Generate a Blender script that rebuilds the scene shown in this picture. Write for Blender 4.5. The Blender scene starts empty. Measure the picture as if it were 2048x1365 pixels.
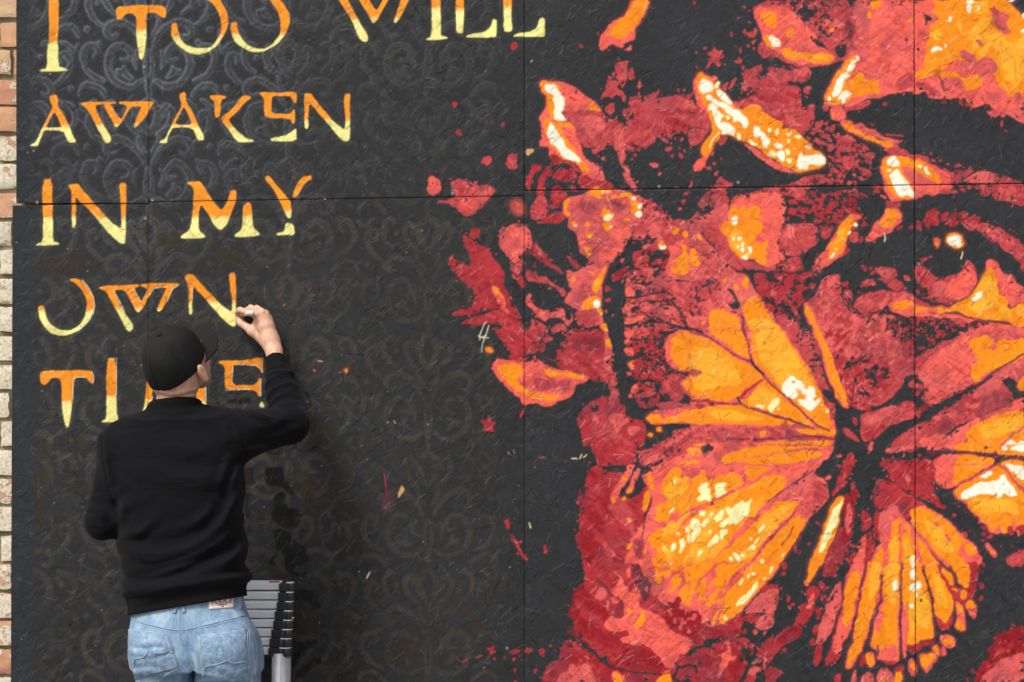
import bpy, bmesh, math, numpy as np
from mathutils import Vector, Matrix

# ------------------------------------------------------------------ camera, sky, sun, exposure
scene = bpy.context.scene
U = 1 / 640.0                     # one board unit in metres
DIST, EYE = 5.5, 1.72             # camera distance from the hoarding and eye height
cam_d = bpy.data.cameras.new('camera'); cam = bpy.data.objects.new('camera', cam_d); scene.collection.objects.link(cam)
cam.location = (0, -DIST, EYE); cam.rotation_euler = (math.pi / 2, 0, 0)
cam_d.sensor_width = 36; cam_d.lens = 36 * DIST / (2048 * U); cam_d.clip_start = .05; cam_d.clip_end = 2000
scene.camera = cam
SUN_EL, SUN_AZ = 50, 34           # soft light from high up, over the photographer's left shoulder
world = bpy.data.worlds.new('World'); scene.world = world; world.use_nodes = True
wn, wl = world.node_tree.nodes, world.node_tree.links
wn.clear()
wo = wn.new('ShaderNodeOutputWorld'); bg = wn.new('ShaderNodeBackground'); sky = wn.new('ShaderNodeTexSky'); hs = wn.new('ShaderNodeHueSaturation')
sky.sky_type = 'NISHITA'; sky.sun_disc = False; sky.sun_elevation = math.radians(SUN_EL); sky.sun_rotation = math.radians(180 + SUN_AZ)
sky.dust_density = 4; sky.air_density = 1.2
hs.inputs['Saturation'].default_value = .35      # thin even cloud
bg.inputs['Strength'].default_value = .10
wl.new(sky.outputs[0], hs.inputs['Color']); wl.new(hs.outputs[0], bg.inputs['Color']); wl.new(bg.outputs[0], wo.inputs['Surface'])
sun_d = bpy.data.lights.new('sun', 'SUN'); sun = bpy.data.objects.new('sun', sun_d); scene.collection.objects.link(sun)
sun_d.energy = 1.5; sun_d.angle = math.radians(15); sun_d.color = (1, .965, .92)
_az, _el = math.radians(SUN_AZ), math.radians(SUN_EL)
_dir = Vector((math.sin(_az) * math.cos(_el), math.cos(_az) * math.cos(_el), -math.sin(_el)))   # light travels this way
sun.rotation_euler = _dir.to_track_quat('-Z', 'Y').to_euler()
scene.view_settings.view_transform = 'Standard'; scene.view_settings.look = 'None'
scene.view_settings.exposure = .80; scene.view_settings.gamma = 1; scene.view_settings.use_curve_mapping = False
C = scene.collection

# ------------------------------------------------------------------ helpers
def W(px, py, d=0.):
    """point of the place seen at board units (px, py), d metres in front of the boards"""
    s = (DIST - d) / DIST
    return np.array([(px - 1024) * U * s, -d, EYE - (py - 682.5) * U * s])

def mesh_np(name, v, q, smooth=True):
    v = np.asarray(v, np.float32); q = np.asarray(q, np.int32)
    me = bpy.data.meshes.new(name)
    me.vertices.add(len(v)); me.vertices.foreach_set('co', v.ravel())
    k = q.shape[1]; me.loops.add(q.size); me.loops.foreach_set('vertex_index', q.ravel())
    me.polygons.add(len(q)); me.polygons.foreach_set('loop_start', np.arange(len(q), dtype=np.int32) * k)
    me.polygons.foreach_set('loop_total', np.full(len(q), k, np.int32))
    me.polygons.foreach_set('use_smooth', np.full(len(q), smooth, bool))
    me.update(calc_edges=True); return me

def obj(name, me, mat=None, parent=None):
    o = bpy.data.objects.new(name, me); C.objects.link(o)
    if mat and me is not None: me.materials.append(mat)
    if parent: o.parent = parent
    return o

def tag(o, label=None, cat=None, group=None, kind=None):
    for k, v in (('label', label), ('category', cat), ('group', group), ('kind', kind)):
        if v: o[k] = v
    return o

def bm_obj(name, bm, mat, parent=None, smooth=False, bevel=0):
    if bevel: bmesh.ops.bevel(bm, geom=bm.edges[:], offset=bevel, segments=2, affect='EDGES', profile=.6)
    me = bpy.data.meshes.new(name); bm.to_mesh(me); bm.free()
    if smooth: me.polygons.foreach_set('use_smooth', np.ones(len(me.polygons), bool))
    return obj(name, me, mat, parent)

def add_box(bm, lo, hi):
    m = Matrix.Translation((Vector(lo) + Vector(hi)) / 2) @ Matrix.Diagonal((*(Vector(hi) - Vector(lo)), 1))
    return bmesh.ops.create_cube(bm, size=1, matrix=m)['verts']

def add_tube(bm, pts, rad, n=10, cap=True):
    pts = [Vector(p) for p in pts]; rings = []
    rad = rad if hasattr(rad, '__len__') else [rad] * len(pts)
    for i, p in enumerate(pts):
        t = (pts[min(i + 1, len(pts) - 1)] - pts[max(i - 1, 0)]).normalized()
        a = t.cross(Vector((0, 1, .01)) if abs(t.y) < .9 else Vector((1, 0, 0))).normalized(); b = t.cross(a)
        rings.append([bm.verts.new(p + (a * math.cos(2 * math.pi * k / n) + b * math.sin(2 * math.pi * k / n)) * rad[i]) for k in range(n)])
    for r0, r1 in zip(rings[:-1], rings[1:]):
        for k in range(n): bm.faces.new((r0[k], r0[(k + 1) % n], r1[(k + 1) % n], r1[k]))
    if cap: bm.faces.new(rings[0][::-1]); bm.faces.new(rings[-1])

def new_mat(name):
    m = bpy.data.materials.new(name); m.use_nodes = True
    n, l = m.node_tree.nodes, m.node_tree.links
    return m, n, l, n['Principled BSDF']

def noise(n, l, scale, detail=4, rough=.6, vec=None, dim='3D'):
    t = n.new('ShaderNodeTexNoise'); t.inputs['Scale'].default_value = scale; t.inputs['Detail'].default_value = detail; t.inputs['Roughness'].default_value = rough
    if vec is not None: l.new(vec, t.inputs['Vector'])
    return t

def ramp(n, l, src, stops):
    r = n.new('ShaderNodeValToRGB'); l.new(src, r.inputs['Fac']); e = r.color_ramp.elements
    while len(e) < len(stops): e.new(.5)
    for el, (p, c) in zip(e, stops): el.position = p; el.color = (*c, 1)
    return r

def mixc(n, l, fac, a, b):
    m = n.new('ShaderNodeMix'); m.data_type = 'RGBA'
    for sock, v in ((m.inputs[0], fac), (m.inputs[6], a), (m.inputs[7], b)):
        if hasattr(v, 'is_output'): l.new(v, sock)
        else: sock.default_value = v if not hasattr(v, '__len__') else (*v, 1)
    return m.outputs[2]

def bump(n, l, bsdf, src, strength, dist):
    b = n.new('ShaderNodeBump'); b.inputs['Strength'].default_value = strength; b.inputs['Distance'].default_value = dist
    l.new(src, b.inputs['Height']); l.new(b.outputs[0], bsdf.inputs['Normal']); return b

def simple_mat(name, col, rough=.5, metal=0., var=.12, scale=30, bmp=0., bscale=200):
    m, n, l, b = new_mat(name)
    t = noise(n, l, scale, 5)
    lo = tuple(max(c * (1 - var), 0) for c in col); hi = tuple(min(c * (1 + var), 1) for c in col)
    l.new(ramp(n, l, t.outputs['Fac'], [(.3, lo), (.7, hi)]).outputs[0], b.inputs['Base Color'])
    b.inputs['Roughness'].default_value = rough; b.inputs['Metallic'].default_value = metal
    if bmp: bump(n, l, b, noise(n, l, bscale, 3).outputs['Fac'], bmp, .002)
    return m

# ------------------------------------------------------------------ paint shapes of the mural and its lettering
MURAL = """
@A1
c 148,0 126,0 122,10 120,18 112,21 104,25 98,32 94,38 90,43 90,52 92,58 98,55 103,49 112,53 117,54 119,48 130,47 131,38 132,34 140,22 142,12
o 147,0 130,0 122,13 119,20 110,25 104,31 101,36 97,42 103,41 107,42 112,46 118,42 124,38 129,36 134,28 139,20 141,12 145,5
s 119,57 126,50 128,55 122,59
r 67,50 72,50 72,55 69,54
m 110,71 121,70 124,70 121,74 122,82 124,84 122,94 117,93 113,97 110,98 116,104 119,109 121,116 118,117 115,110 110,107 106,110 98,109 90,114 95,106 98,100 96,99 100,90 100,86 106,88 108,79
m 125,78 128,77 130,88 127,93 124,87
m 133,93 136,92 138,99 135,101 133,98
m 133,104 136,104 136,110 134,110
m 98,122 103,118 108,117 106,124 107,127 102,129 98,126
m 118,126 122,127 121,136 117,134
m 104,137 106,130 110,128 111,137
m 124,138 125,115 130,111 136,111 140,117 143,117 141,111 148,107 155,104 158,102 157,107 153,111 160,111 170,111 180,109 188,108 196,105 196,111 190,116 193,125 198,127 205,110 205,138
s%.35,14,30,3 140,120 180,112 200,115 200,138 150,138
m 179,103 183,102 181,107
m 185,102 188,102 187,105
r 197,3 200,3 200,6 197,6
r 199,61 203,61 201,63
r 199,75 202,75 201,78
c 23,93 28,91 40,92 52,94 62,98 70,106 78,112 86,117 91,122 95,130 99,134 110,138 22,138 24,130 29,124 29,110 23,104
p/ 52,120 58,118 64,126 74,130 76,138 54,138
~r 3 56,111 64,114
o 24,93 32,92 40,93 45,97 46,102 43,110 38,113 40,118 38,127 40,138 34,138 32,126 30,118 29,108 24,104 22,98
w 30,96 36,95 40,97 43,102 46,106 49,111 50,118 50,126 52,138 41,138 38,128 39,118 36,115 39,110 33,107 29,104 29,99
o 78,117 84,117 91,125 93,128 85,131 79,127
o 24,130 32,133 34,138 26,138
!y 12,68 14,68 13,70 12,71
@A3
c 0,0 206,0 206,132 196,134 190,126 184,128 180,136 172,126 164,122 160,118 150,124 144,122 138,114 132,112 124,114 110,113 96,112 94,106 90,104 82,108 76,103 70,104 62,106 56,107 50,108 46,110 40,113 34,110 26,114 18,117 8,122 0,126
s%.5,20,60,2 0,0 80,0 80,100 40,100 0,90
o 100,0 206,0 206,110 196,104 190,112 184,104 176,96 172,88 168,82 176,74 166,68 158,66 150,70 142,66 136,72 128,66 120,72 116,78 106,84 98,88 88,90 80,88 82,82 90,76 92,68 94,62 92,54 96,46 96,38 98,30 102,26 108,20 100,14 104,8
o 108,80 122,82 140,90 150,84 158,92 150,104 138,104 130,90 118,92 110,88
!s 130,60 138,58 146,64 150,70 146,72 136,70
!s 150,72 162,64 172,70 176,78 168,84 160,86 146,84 148,78
!s 166,16 180,14 188,16 184,28 190,36 184,40 176,34 172,26
!s 148,48 156,46 160,52 156,54
!s 118,88 130,90 138,94 132,100 122,106 112,106 110,98 112,86
!s 98,14 106,16 104,24 96,22
y 140,0 165,0 163,16 150,18 140,10
y 160,40 175,36 190,50 206,55 206,90 190,88 180,78 178,60 165,52
y 104,30 112,40 108,46 100,44
y%.5,18,-50,2 120,20 206,20 206,110 150,60
w 141,0 147,0 147,4 143,6 140,3
w 140,8 142,6 145,7 143,16 140,15
w 151,10 153,6 156,12 152,12
w 119,19 121,22 122,26 118,26
w 186,1 196,0 192,3 188,2
w 201,18 206,14 206,22
w 201,36 206,32 206,38
w 98,58 104,53 112,56 111,59 105,57 100,60
w 114,52 118,50 117,55 115,56
!k 89,20 92,17 97,18 100,21 98,25 94,24 95,28 91,28 93,24
!k/ 164,25 170,22 178,26 179,32 186,36 180,37 176,35 174,30
!m 165,9 169,9 171,4 173,11 177,12 172,20 169,16
!p/ 83,35 90,35 95,38 92,46 89,44 88,40
o 30,2 38,0 44,2 40,10 34,12
o 26,13 30,13 30,21 27,21
o 73,23 77,19 78,24 75,26
o 16,84 22,82 24,90 30,92 36,90 40,96 38,100 42,104 38,109 34,104 28,107 20,108 12,108 6,104 4,96 12,92
!p/ 2,12 8,24 14,30 12,40 4,42 8,50 14,54 10,60 4,54 2,44
!p/ 106,78 112,76 108,84 104,88 100,84
!m 58,98 64,88 74,82 78,84 78,98 70,103 62,104
!m 80,92 92,94 104,100 112,106 114,110 100,112 96,106 88,102 82,100
!~p 4 108,86 112,96 115,106
m 0,122 12,118 22,116 29,115 30,120 22,124 10,126 0,128
r 44,117 50,117 50,121 46,121
r 109,116 116,115 114,119
r 132,112 136,118 136,122 132,118
@A2
m 70,10 80,4 95,0 178,0 184,8 182,20 186,34 184,48 182,60 176,70 168,70 160,73 140,76 120,76 112,72 100,66 84,66 78,60 78,52 84,44 80,34 74,24
c 72,12 78,7 86,8 98,7 110,10 120,16 126,20 132,30 140,38 146,47 154,55 162,62 166,66 160,72 150,74 140,74 136,72 128,74 120,72 110,68 102,62 95,57 88,50 84,44 82,36 76,26 72,20
o 78,17 84,12 92,11 98,17 100,24 98,33 92,32 84,26
o 110,24 113,23 113,27
o 111,36 116,32 118,38 117,44 110,43
o 102,55 114,53 118,58 130,60 142,61 152,60 160,62 164,66 158,71 146,72 134,69 126,66 122,72 116,67 106,65
y 140,62 150,62 160,65 150,69 142,66
o 84,43 88,39 92,41 96,48 100,54 96,57 90,52
w 89,42 93,40 97,43 102,48 102,53 98,55 94,53 93,48 90,46
!p/ 106,46 111,45 110,50 107,50
k%.42,8,0,1 86,0 150,0 172,20 168,34 150,50 140,38 126,20 112,8 92,6
k 140,44 152,48 158,56 148,55
k 164,55 176,50 180,56 176,64 172,68 167,66
k 126,8 134,12 128,20 122,14
k 150,14 166,20 164,28 156,24
p/ 182,20 190,30 188,40 184,48 180,56 178,44 176,34
s%.4,9,40,1.6 146,20 180,22 182,36 166,40 150,34
o 202,13 206,12 206,22 202,20
o 157,33 163,32 164,37 158,37
m 60,6 64,6 63,9 60,8
m 65,12 69,12 67,14
r 4,2 7,3 6,6
m 53,20 57,20 56,22
m 67,24 70,24 69,27
m 60,36 62,31 63,36 68,36 72,37 75,30 77,36 74,42 68,44 65,40
m 45,38 48,36 49,42 46,43
m 71,46 76,45 74,50 72,49
m 65,51 68,50 68,54 66,54
m 71,54 75,54 74,57
m 51,51 54,52 52,53
m 58,55 60,56 59,62 57,60
m 50,69 60,68 59,72 54,73 50,72
m 58,75 62,76 61,80 59,79
m 28,51 30,58 38,58 34,64 33,70 35,76 32,78 29,72 26,71 22,77 19,80 18,77 22,70 23,66 19,60 26,58
m 16,53 20,52 19,56 16,56
m 5,60 9,60 8,63
m 6,75 9,75 8,78
m 37,73 39,74 38,76
c 4,92 8,84 14,82 22,87 28,94 36,103 46,114 52,122 62,126 70,117 82,120 92,130 95,138 14,138 10,120 4,108
o 7,86 10,83 14,83 20,87 26,93 27,100 31,96 33,102 38,108 44,114 48,120 55,124 61,128 62,123 68,119 75,119 82,122 86,128 90,138 22,138 20,126 14,116 11,108 8,108 8,100
w 13,92 16,90 22,95 27,98 26,104 20,107 13,107 10,101
l 28,98 31,93 33,96 31,100 28,101
w 30,103 33,101 38,106 44,113 47,117 46,120 40,117 35,111 30,107
w 17,113 20,109 25,111 32,115 40,118 48,123 56,128 64,138 54,138 44,129 34,121 26,117
w 19,119 25,117 31,121 33,127 38,130 39,138 24,138
m 60,82 70,78 80,73 82,78 78,84 84,84 90,83 88,78 94,76 98,80 106,78 112,76 120,78 134,75 138,82 136,88 132,92 120,94 114,92 108,98 118,98 127,100 126,110 128,118 126,124 134,130 140,132 143,138 90,138 84,124 76,118 68,118 62,122 52,122 48,115 56,112 64,110 72,106 78,98 74,100 66,103 58,104 60,96 62,90
r%.4,12,10,2.5 74,98 100,94 124,100 128,124 90,120 72,110
s 89,84 98,82 100,90 104,95 98,94 90,89
s 120,78 132,76 138,82 134,88 124,86
m 45,100 50,90 54,88 52,94 48,101 44,104
m 36,98 44,94 42,104 38,104
c 22,88 28,85 31,90 27,94 23,92
k 140,78 152,76 165,77 164,84 160,94 152,106 148,112 140,110 136,104 138,96 134,92 138,84
k 104,76 112,76 118,82 110,80
k 76,84 84,80 88,86 82,90
~k 4 76,106 66,109 56,114 48,114
!m 130,100 137,97 138,100 135,104 136,108 130,107
!m 131,110 135,111 134,114
m 134,120 140,117 143,120 142,127 136,127
m 150,120 156,118 160,122 156,127 150,124
m 178,126 190,120 198,117 205,114 205,118 196,124 184,126
c 160,124 166,121 174,120 176,126 172,138 162,138 160,130
o 161,128 165,128 164,132 161,132
s 182,62 190,64 186,78 180,96 184,112 176,120 160,122 152,116 156,104 164,88 172,76
o 189,63 194,64 192,68 188,74 184,82 180,90 178,97 182,102 186,106 183,112 178,117 170,118 160,119 155,117 154,110 158,104 162,96 166,86 172,78 176,72 182,66
w 190,64 193,65 193,69 191,70 189,67
w 187,69 190,70 187,76 184,81 180,81 178,79 182,74
w 175,83 179,82 181,86 177,90 175,96 172,101 168,108 164,111 163,107 165,100 168,94 171,88
w 158,110 161,108 161,115 158,116
w 173,103 177,103 183,107 180,111 177,110 178,116 174,117 172,112 168,114 168,110
o 178,94 190,84 196,82 198,90 195,95 206,92 206,106 196,110 188,112 184,106 186,100
!~k 2 140,113 150,115 166,116
@B1
m 46,0 94,0 98,8 110,12 118,18 124,18 124,0 206,0 206,38 194,41 192,34 188,32 184,27 176,28 170,34 166,37 163,35 157,30 154,32 152,38 145,43 134,43 126,47 120,47 118,55 113,50 108,41 98,40 96,46 88,47 86,52 83,49 80,44 74,43 70,40 66,34 63,28 60,18 52,12
r%.45,12,35,3 126,0 200,0 190,26 160,28 130,40
k 94,0 124,0 124,17 118,18 113,14 106,10 97,7
!m 98,-3 105,-2 106,2 102,4 98,2
!m 117,-2 122,-1 121,10 117,7
~k 3 193,0 195,12 191,24 189,34
~k 2 195,22 206,19
k%.4,5,0,1 160,30 178,26 192,26 192,40 176,40
c 23,7 28,6 36,10 44,15 55,14 62,18 64,28 68,35 70,44 73,52 78,58 80,60 86,61 86,66 93,67 95,73 98,80 102,86 100,92 84,92 76,88 66,84 68,76 72,70 66,64 58,58 50,56 42,58 37,60 33,48 32,43 22,42 22,36 25,33 24,20
r 34,50 44,52 56,60 66,66 72,72 66,76 67,84 74,90 100,92 106,88 98,80 80,78 60,66 48,60 37,62
s 82,62 93,67 98,78 90,80 80,72
o 27,9 33,9 38,12 44,18 50,27 56,37 62,45 68,52 72,60 78,68 80,72 74,70 66,62 56,58 48,54 40,46 33,40 30,30 27,20
w 33,13 36,16 38,20 42,24 46,28 50,34 52,40 57,45 62,50 68,56 70,60 64,60 56,57 50,53 45,47 40,42 35,38 32,33 31,26 33,20
o 40,13 50,14 58,16 62,20 58,22 50,20 44,19
s 66,8 80,6 92,8 98,14 96,24 86,30 84,36 78,30 74,22 68,18
s 105,22 117,20 116,30 118,38 118,46 121,54 116,62 120,64 124,72 129,82 133,92 130,92 124,86 118,76 117,73 122,72 117,65 114,58 110,50 107,40 108,30
m 164,43 172,42 171,48 166,47
m 170,53 174,52 173,57
m 180,48 186,52 184,56 181,53
m 180,42 182,42 182,46
m 176,31 178,32 177,35
m 181,35 187,32 184,37
m 193,43 196,42 195,46
m 170,36 173,37 171,39
m 185,46 188,46 187,50
s 147,62 150,60 156,60 156,64 151,66
s 156,72 158,70 160,75 157,76
p 179,72 182,70 182,75
m 93,54 97,55 96,59 93,58
m 129,49 133,50 132,54 129,53
m 126,56 129,55 128,58
m 88,52 91,53 90,55
m 196,75 198,74 197,78
m 195,80 196,82 193,89 191,89
m 175,88 180,89 178,92 174,91
m 188,94 192,93 190,98 187,97
m 184,103 189,102 187,107 184,108
m 180,111 184,112 182,116 179,115
r 14,63 19,61 24,64 23,69 17,71 15,78 12,86 12,92 9,93 8,84 9,77 12,70
r 26,70 31,66 36,68 36,74 31,78 28,85 26,92 28,98 22,98 19,96 20,88 22,80 25,76
m 20,98 27,98 30,104 32,115 30,122 24,124 16,125 11,121 12,110 16,104
r 39,72 46,66 54,68 60,66 64,70 66,76 62,80 54,81 46,81 41,79
r 37,88 44,86 50,92 55,96 54,101 48,104 44,110 36,113 32,110 34,104 35,98
r 57,85 62,86 66,92 62,93 57,89
r 22,128 30,122 38,117 50,115 54,120 50,124 44,130 36,129 29,130
s 75,95 84,90 104,90 112,91 124,94 130,96 136,98 140,101 148,104 152,108 158,112 160,118 166,118 172,124 180,130 186,132 196,138 58,138 54,130 56,124 50,118 48,110 52,103 58,98 66,97
o 76,94 82,90 90,89 104,90 104,94 96,96 90,98 98,103 102,103 104,98 110,97 118,95 126,95 131,99 134,104 137,110 138,118 136,122 132,122 131,118 126,116 127,108 124,101 116,99 106,100 100,105 96,102 86,101 84,98 78,97
o 54,102 58,100 58,104 53,108 52,113 56,116 58,119 55,121 51,116 49,108
o 95,112 102,114 105,120 102,125 96,128 92,122
l 95,123 100,119 106,120 104,123 100,127 97,126
w 127,99 131,98 132,102 128,102
w 134,108 138,107 139,111 135,112
w 132,116 137,114 139,120 136,124 132,122
l 92,93 95,91 95,95
l 98,93 101,93 101,95
o 117,124 124,122 125,126 119,127
!p/ 98,104 116,101 120,106 116,118 108,116 102,110
!p/ 62,104 80,104 88,112 78,118 68,112
m%.45,7,0,1 139,100 152,106 162,114 180,126 200,138 130,138 138,124
p%.2,6,0,1 139,100 152,106 162,114 180,126 200,138 130,138 138,124
k 126,98 160,90 206,90 206,108 194,122 186,126 176,122 166,116 156,108 146,102 134,96
!m 188,94 192,93 190,98 187,97
!m 184,103 189,102 187,107 184,108
!m 180,111 184,112 182,116 179,115
@B2
o 18,0 90,0 92,8 100,10 106,14 104,22 116,20 124,26 128,32 138,38 140,44 150,48 154,56 154,62 148,66 138,68 130,70 122,71 112,66 104,62 96,56 86,52 78,44 66,38 58,34 50,30 40,28 34,26 32,32 27,38 24,46 20,52 15,55 12,48 14,40 20,34 25,27 26,20 24,12 20,6
c 15,54 20,52 24,48 20,56 18,64 12,70 5,70 4,64 8,58
c 60,38 70,42 84,52 96,58 110,66 122,72 114,71 104,70 92,64 80,55 68,46
w 24,0 32,0 36,5 39,9 36,13 34,16 40,15 47,17 52,21 51,29 48,29 44,27 40,27 36,28 37,23 33,20 30,14 27,8
w 40,0 54,0 60,6 66,9 67,18 64,22 60,19 56,14 50,14 48,8 43,4
l 41,9 44,7 45,10 42,12
l 53,24 56,26 58,33 55,33 53,30
l 66,36 68,32 71,36 77,39 74,41 69,39
w 72,26 74,19 78,20 80,24 84,27 87,31 92,34 91,37 88,42 84,44 82,37 80,28 76,31 73,30
l 88,22 91,21 93,24 90,26
l 98,21 102,20 102,27 98,29
l 109,30 114,24 116,24 113,30
l 118,29 124,28 127,31 122,33
l 110,34 114,33 114,37 111,37
w 96,38 99,35 104,40 106,43 100,44 97,42
l 88,48 93,45 98,48 98,54 92,53
w 98,48 103,45 107,50 108,56 106,60 102,57 98,53
l 108,46 112,44 114,48 110,52
l 109,55 116,54 117,60 112,62
l 118,43 121,43 121,46
w 128,43 134,40 137,40 137,44 133,46 131,44
w 123,55 127,48 130,53 136,54 142,51 150,51 155,56 154,62 148,63 140,62 134,62 133,68 128,67 122,68
!~l 2.5 33,25 27,32 22,42
m 0,0 18,0 22,10 24,20 20,28 14,35 6,40 0,41
~k 2 0,21 6,20 14,21 20,24
m 80,0 140,0 143,8 140,14 134,22 128,28 122,22 110,20 104,12 94,8 88,4
s%.35,9,60,2 90,0 140,0 140,12 120,20 100,10
m 143,14 150,10 152,16 146,22 141,26 138,22
m%.47,6,30,1.4 130,30 145,20 160,10 170,16 175,26 190,36 206,44 206,86 150,86 140,76 158,70 160,60 156,48 140,36
m 160,56 170,52 178,54 186,50 192,56 180,60 168,60
m 168,32 178,30 186,34 184,42 174,46 168,40
c 160,0 176,0 178,8 170,14 174,20 184,26 196,34 206,36 206,24 196,18 192,14 188,18 180,12 164,10 162,4
o 174,17 180,14 186,18 186,22 192,23 198,28 206,30 206,35 198,33 190,28 182,26 176,21
o 161,3 165,3 164,7 161,8
k 42,34 52,36 58,40 70,46 80,54 90,62 98,66 101,72 104,76 110,77 104,82 96,86 84,88 50,88 48,82 36,78 31,70 32,60 38,48
m 30,36 36,30 42,30 40,38 34,41
m 24,46 28,48 26,52 23,52
m 34,54 37,54 37,57
m 26,60 30,59 30,63 27,63
m 20,66 24,63 24,68 20,68
m 27,70 31,68 31,72 29,75 26,74
m 32,78 35,75 38,80 46,83 50,84 48,88 40,90 32,92 24,96 20,102 22,110 20,106 12,112 8,108 12,102 20,94 28,88 30,82
c 16,104 21,104 21,108 14,112 10,110
m 22,100 30,92 42,90 42,100 44,108 34,112 26,114 23,108
k 50,89 96,88 84,92 70,98 58,98 52,94
!k 10,114 18,109 23,111 22,116 15,119 10,118
s 0,124 4,120 10,116 16,120 24,116 30,112 42,106 44,112 42,124 36,130 34,138 0,138
m 44,108 50,98 60,97 80,92 92,89 106,87 118,84 130,76 142,74 150,72 154,80 152,84 120,87 114,88 112,98 124,100 130,96 134,100 126,102 118,98 108,98 96,92 82,94 62,98
m 112,88 130,88 134,92 136,98 130,102 122,102 112,96
c 46,108 52,102 60,98 70,96 84,94 96,92 104,96 107,104 108,116 108,128 104,134 98,138 40,138 42,124 44,114
o 46,112 50,108 53,113 58,110 62,108 64,112 58,116 68,112 74,108 80,112 78,120 84,124 82,134 76,138 34,138 36,130 44,124 45,118
w 47,123 52,120 55,124 54,130 48,130 46,128
r%.42,7,20,1.3 112,98 206,90 206,138 108,138 112,120
r 124,114 130,110 136,112 134,116 128,118
r 126,120 131,119 131,124 127,124
r 140,128 146,120 154,112 160,106 166,104 170,108 162,114 154,120 148,128 142,130
r 180,106 188,104 189,112 184,120 180,118
c 176,124 186,118 194,121 192,124 186,128
o 172,132 176,124 180,121 184,120 188,126 189,130 184,134 180,138 170,138
w 185,130 189,128 189,132 187,133
@B3
s 13,18 18,14 22,15 23,20 28,23 36,22 40,26 44,30 50,31 60,34 66,34 60,40 62,42 56,46 48,44 40,40 50,38 44,34 34,28 26,26 18,23
o 0,16 4,14 8,17 12,22 18,22 22,27 26,32 34,28 38,33 44,36 50,35 56,38 54,42 50,43 44,40 34,37 26,33 20,31 14,26 6,22 0,22
r 46,26 52,26 60,28 68,30 66,31 56,29 48,28
r 28,16 34,16 32,18
s 27,50 33,48 35,54 31,57 27,54
m 44,46 52,42 62,43 70,45 76,50 80,50 88,52 96,54 98,60 106,66 116,68 122,72 130,68 132,76 130,84 120,85 122,76 112,68 100,62 90,58 80,54 66,51 50,50
c 43,56 46,52 54,51 64,52 76,54 84,56 94,60 104,66 114,70 122,74 122,86 126,88 120,90 116,94 104,96 92,98 84,101 78,102 66,103 56,104 50,98 46,92 44,80 42,68
o 44,56 50,52 60,52 72,54 82,57 94,62 102,68 108,74 111,82 110,85 102,82 94,78 86,73 80,68 74,64 66,62 64,66 70,74 76,84 80,92 80,101 72,102 62,100 56,98 50,90 46,80 44,68
!s 66,66 74,64 80,70 90,76 100,84 104,85 80,85 74,80 68,72
w 50,55 54,52 59,54 61,58 62,63 58,66 54,64 50,60
l 49,67 52,66 53,70 50,71
w 57,69 61,68 64,72 66,76 70,80 74,86 78,91 81,98 78,101 72,97 66,98 62,98 59,92 56,86 52,80 50,74 54,73
l 83,63 86,62 89,66 86,67
w 91,66 94,65 98,70 99,73 96,74 93,70
c 48,92 54,98 58,104 54,105 50,100
m 112,88 120,90 126,92 130,94 124,96 116,96 108,96 106,92
m 130,70 136,70 140,68 142,64 144,64 144,68 148,70 140,76 136,82 131,84
s 148,72 156,70 166,70 170,75 173,80 172,84 148,84 136,84 140,80
m 124,63 132,61 134,64 126,66
m 97,49 100,48 100,51 97,51
m 90,48 93,48 92,50
m 107,57 113,57 112,60 108,60
m 98,55 103,55 105,59 101,60
m 115,62 120,62 118,64
m 106,53 109,54 107,55
m 168,72 175,74 172,75
m 175,80 180,76 184,76 192,80 198,80 206,84 206,110 196,108 188,104 180,104 172,102 170,96 168,88 172,86
m 150,86 158,86 166,87 170,92 166,96 158,98 156,92 150,90
r 128,86 136,88 140,95 134,94
m 140,86 145,86 144,90 141,90
s 160,0 206,0 206,16 200,14 194,10 190,6 184,4 182,10 178,6 170,8 164,4
m 177,14 180,13 180,18 177,19
m 182,21 187,24 185,25
r 90,124 94,118 100,114 104,113 108,117 108,130 104,133 98,130 96,136 92,132
r 110,118 116,116 120,114 118,122 116,128 111,127
r 118,128 122,120 128,116 126,128 122,132 119,133
r 129,118 136,116 142,120 141,126 146,120 152,120 154,126 152,134 148,138 138,134 132,128
r 152,132 158,129 166,130 170,134 176,133 180,138 154,138
r 83,126 87,128 89,138 83,138
r 74,132 78,130 77,136 73,136
m 49,104 56,106 64,104 62,112 56,112 48,111 46,106
c 46,112 60,112 66,122 62,130 50,138 28,138 40,126
o 48,112 56,113 60,116 64,122 62,126 58,128 52,132 46,138 32,138 38,132 43,126 46,120
r 8,90 12,88 14,94 12,98
r 32,87 40,85 46,88 40,90 34,91
r 33,93 42,92 42,95 34,95
s 41,97 46,97 48,102 43,101
r 16,132 22,129 28,127 24,132
k 14,102 30,98 42,104 46,114 40,126 28,132 20,124 14,114
@C1
s 0,10 4,12 10,15 14,20 14,28 10,33 4,33 0,30
c 0,14 6,15 11,19 10,26 4,28 0,28
r 8,38 14,30 18,26 22,30 26,36 31,42 34,48 38,50 46,56 49,60 47,62 44,60 38,55 32,54 24,47 16,42
s 17,28 21,30 30,42 28,46 22,40
r 13,51 18,51 18,55 14,55
r 52,43 56,42 62,45 68,54 63,55 57,49
m 7,57 14,60 22,66 30,66 36,70 44,75 50,80 53,84 52,88 47,88 44,82 38,76 32,72 24,71 14,70 9,69 7,63
s 8,88 12,82 14,86 12,90 16,95 20,100 28,104 36,105 43,104 50,101 52,107 50,112 54,115 58,112 59,105 60,110 58,118 55,120 50,116 44,112 38,110 30,112 28,115 22,110 14,103 8,96
c 10,90 16,97 24,104 30,105 28,110 20,105 12,98
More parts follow.
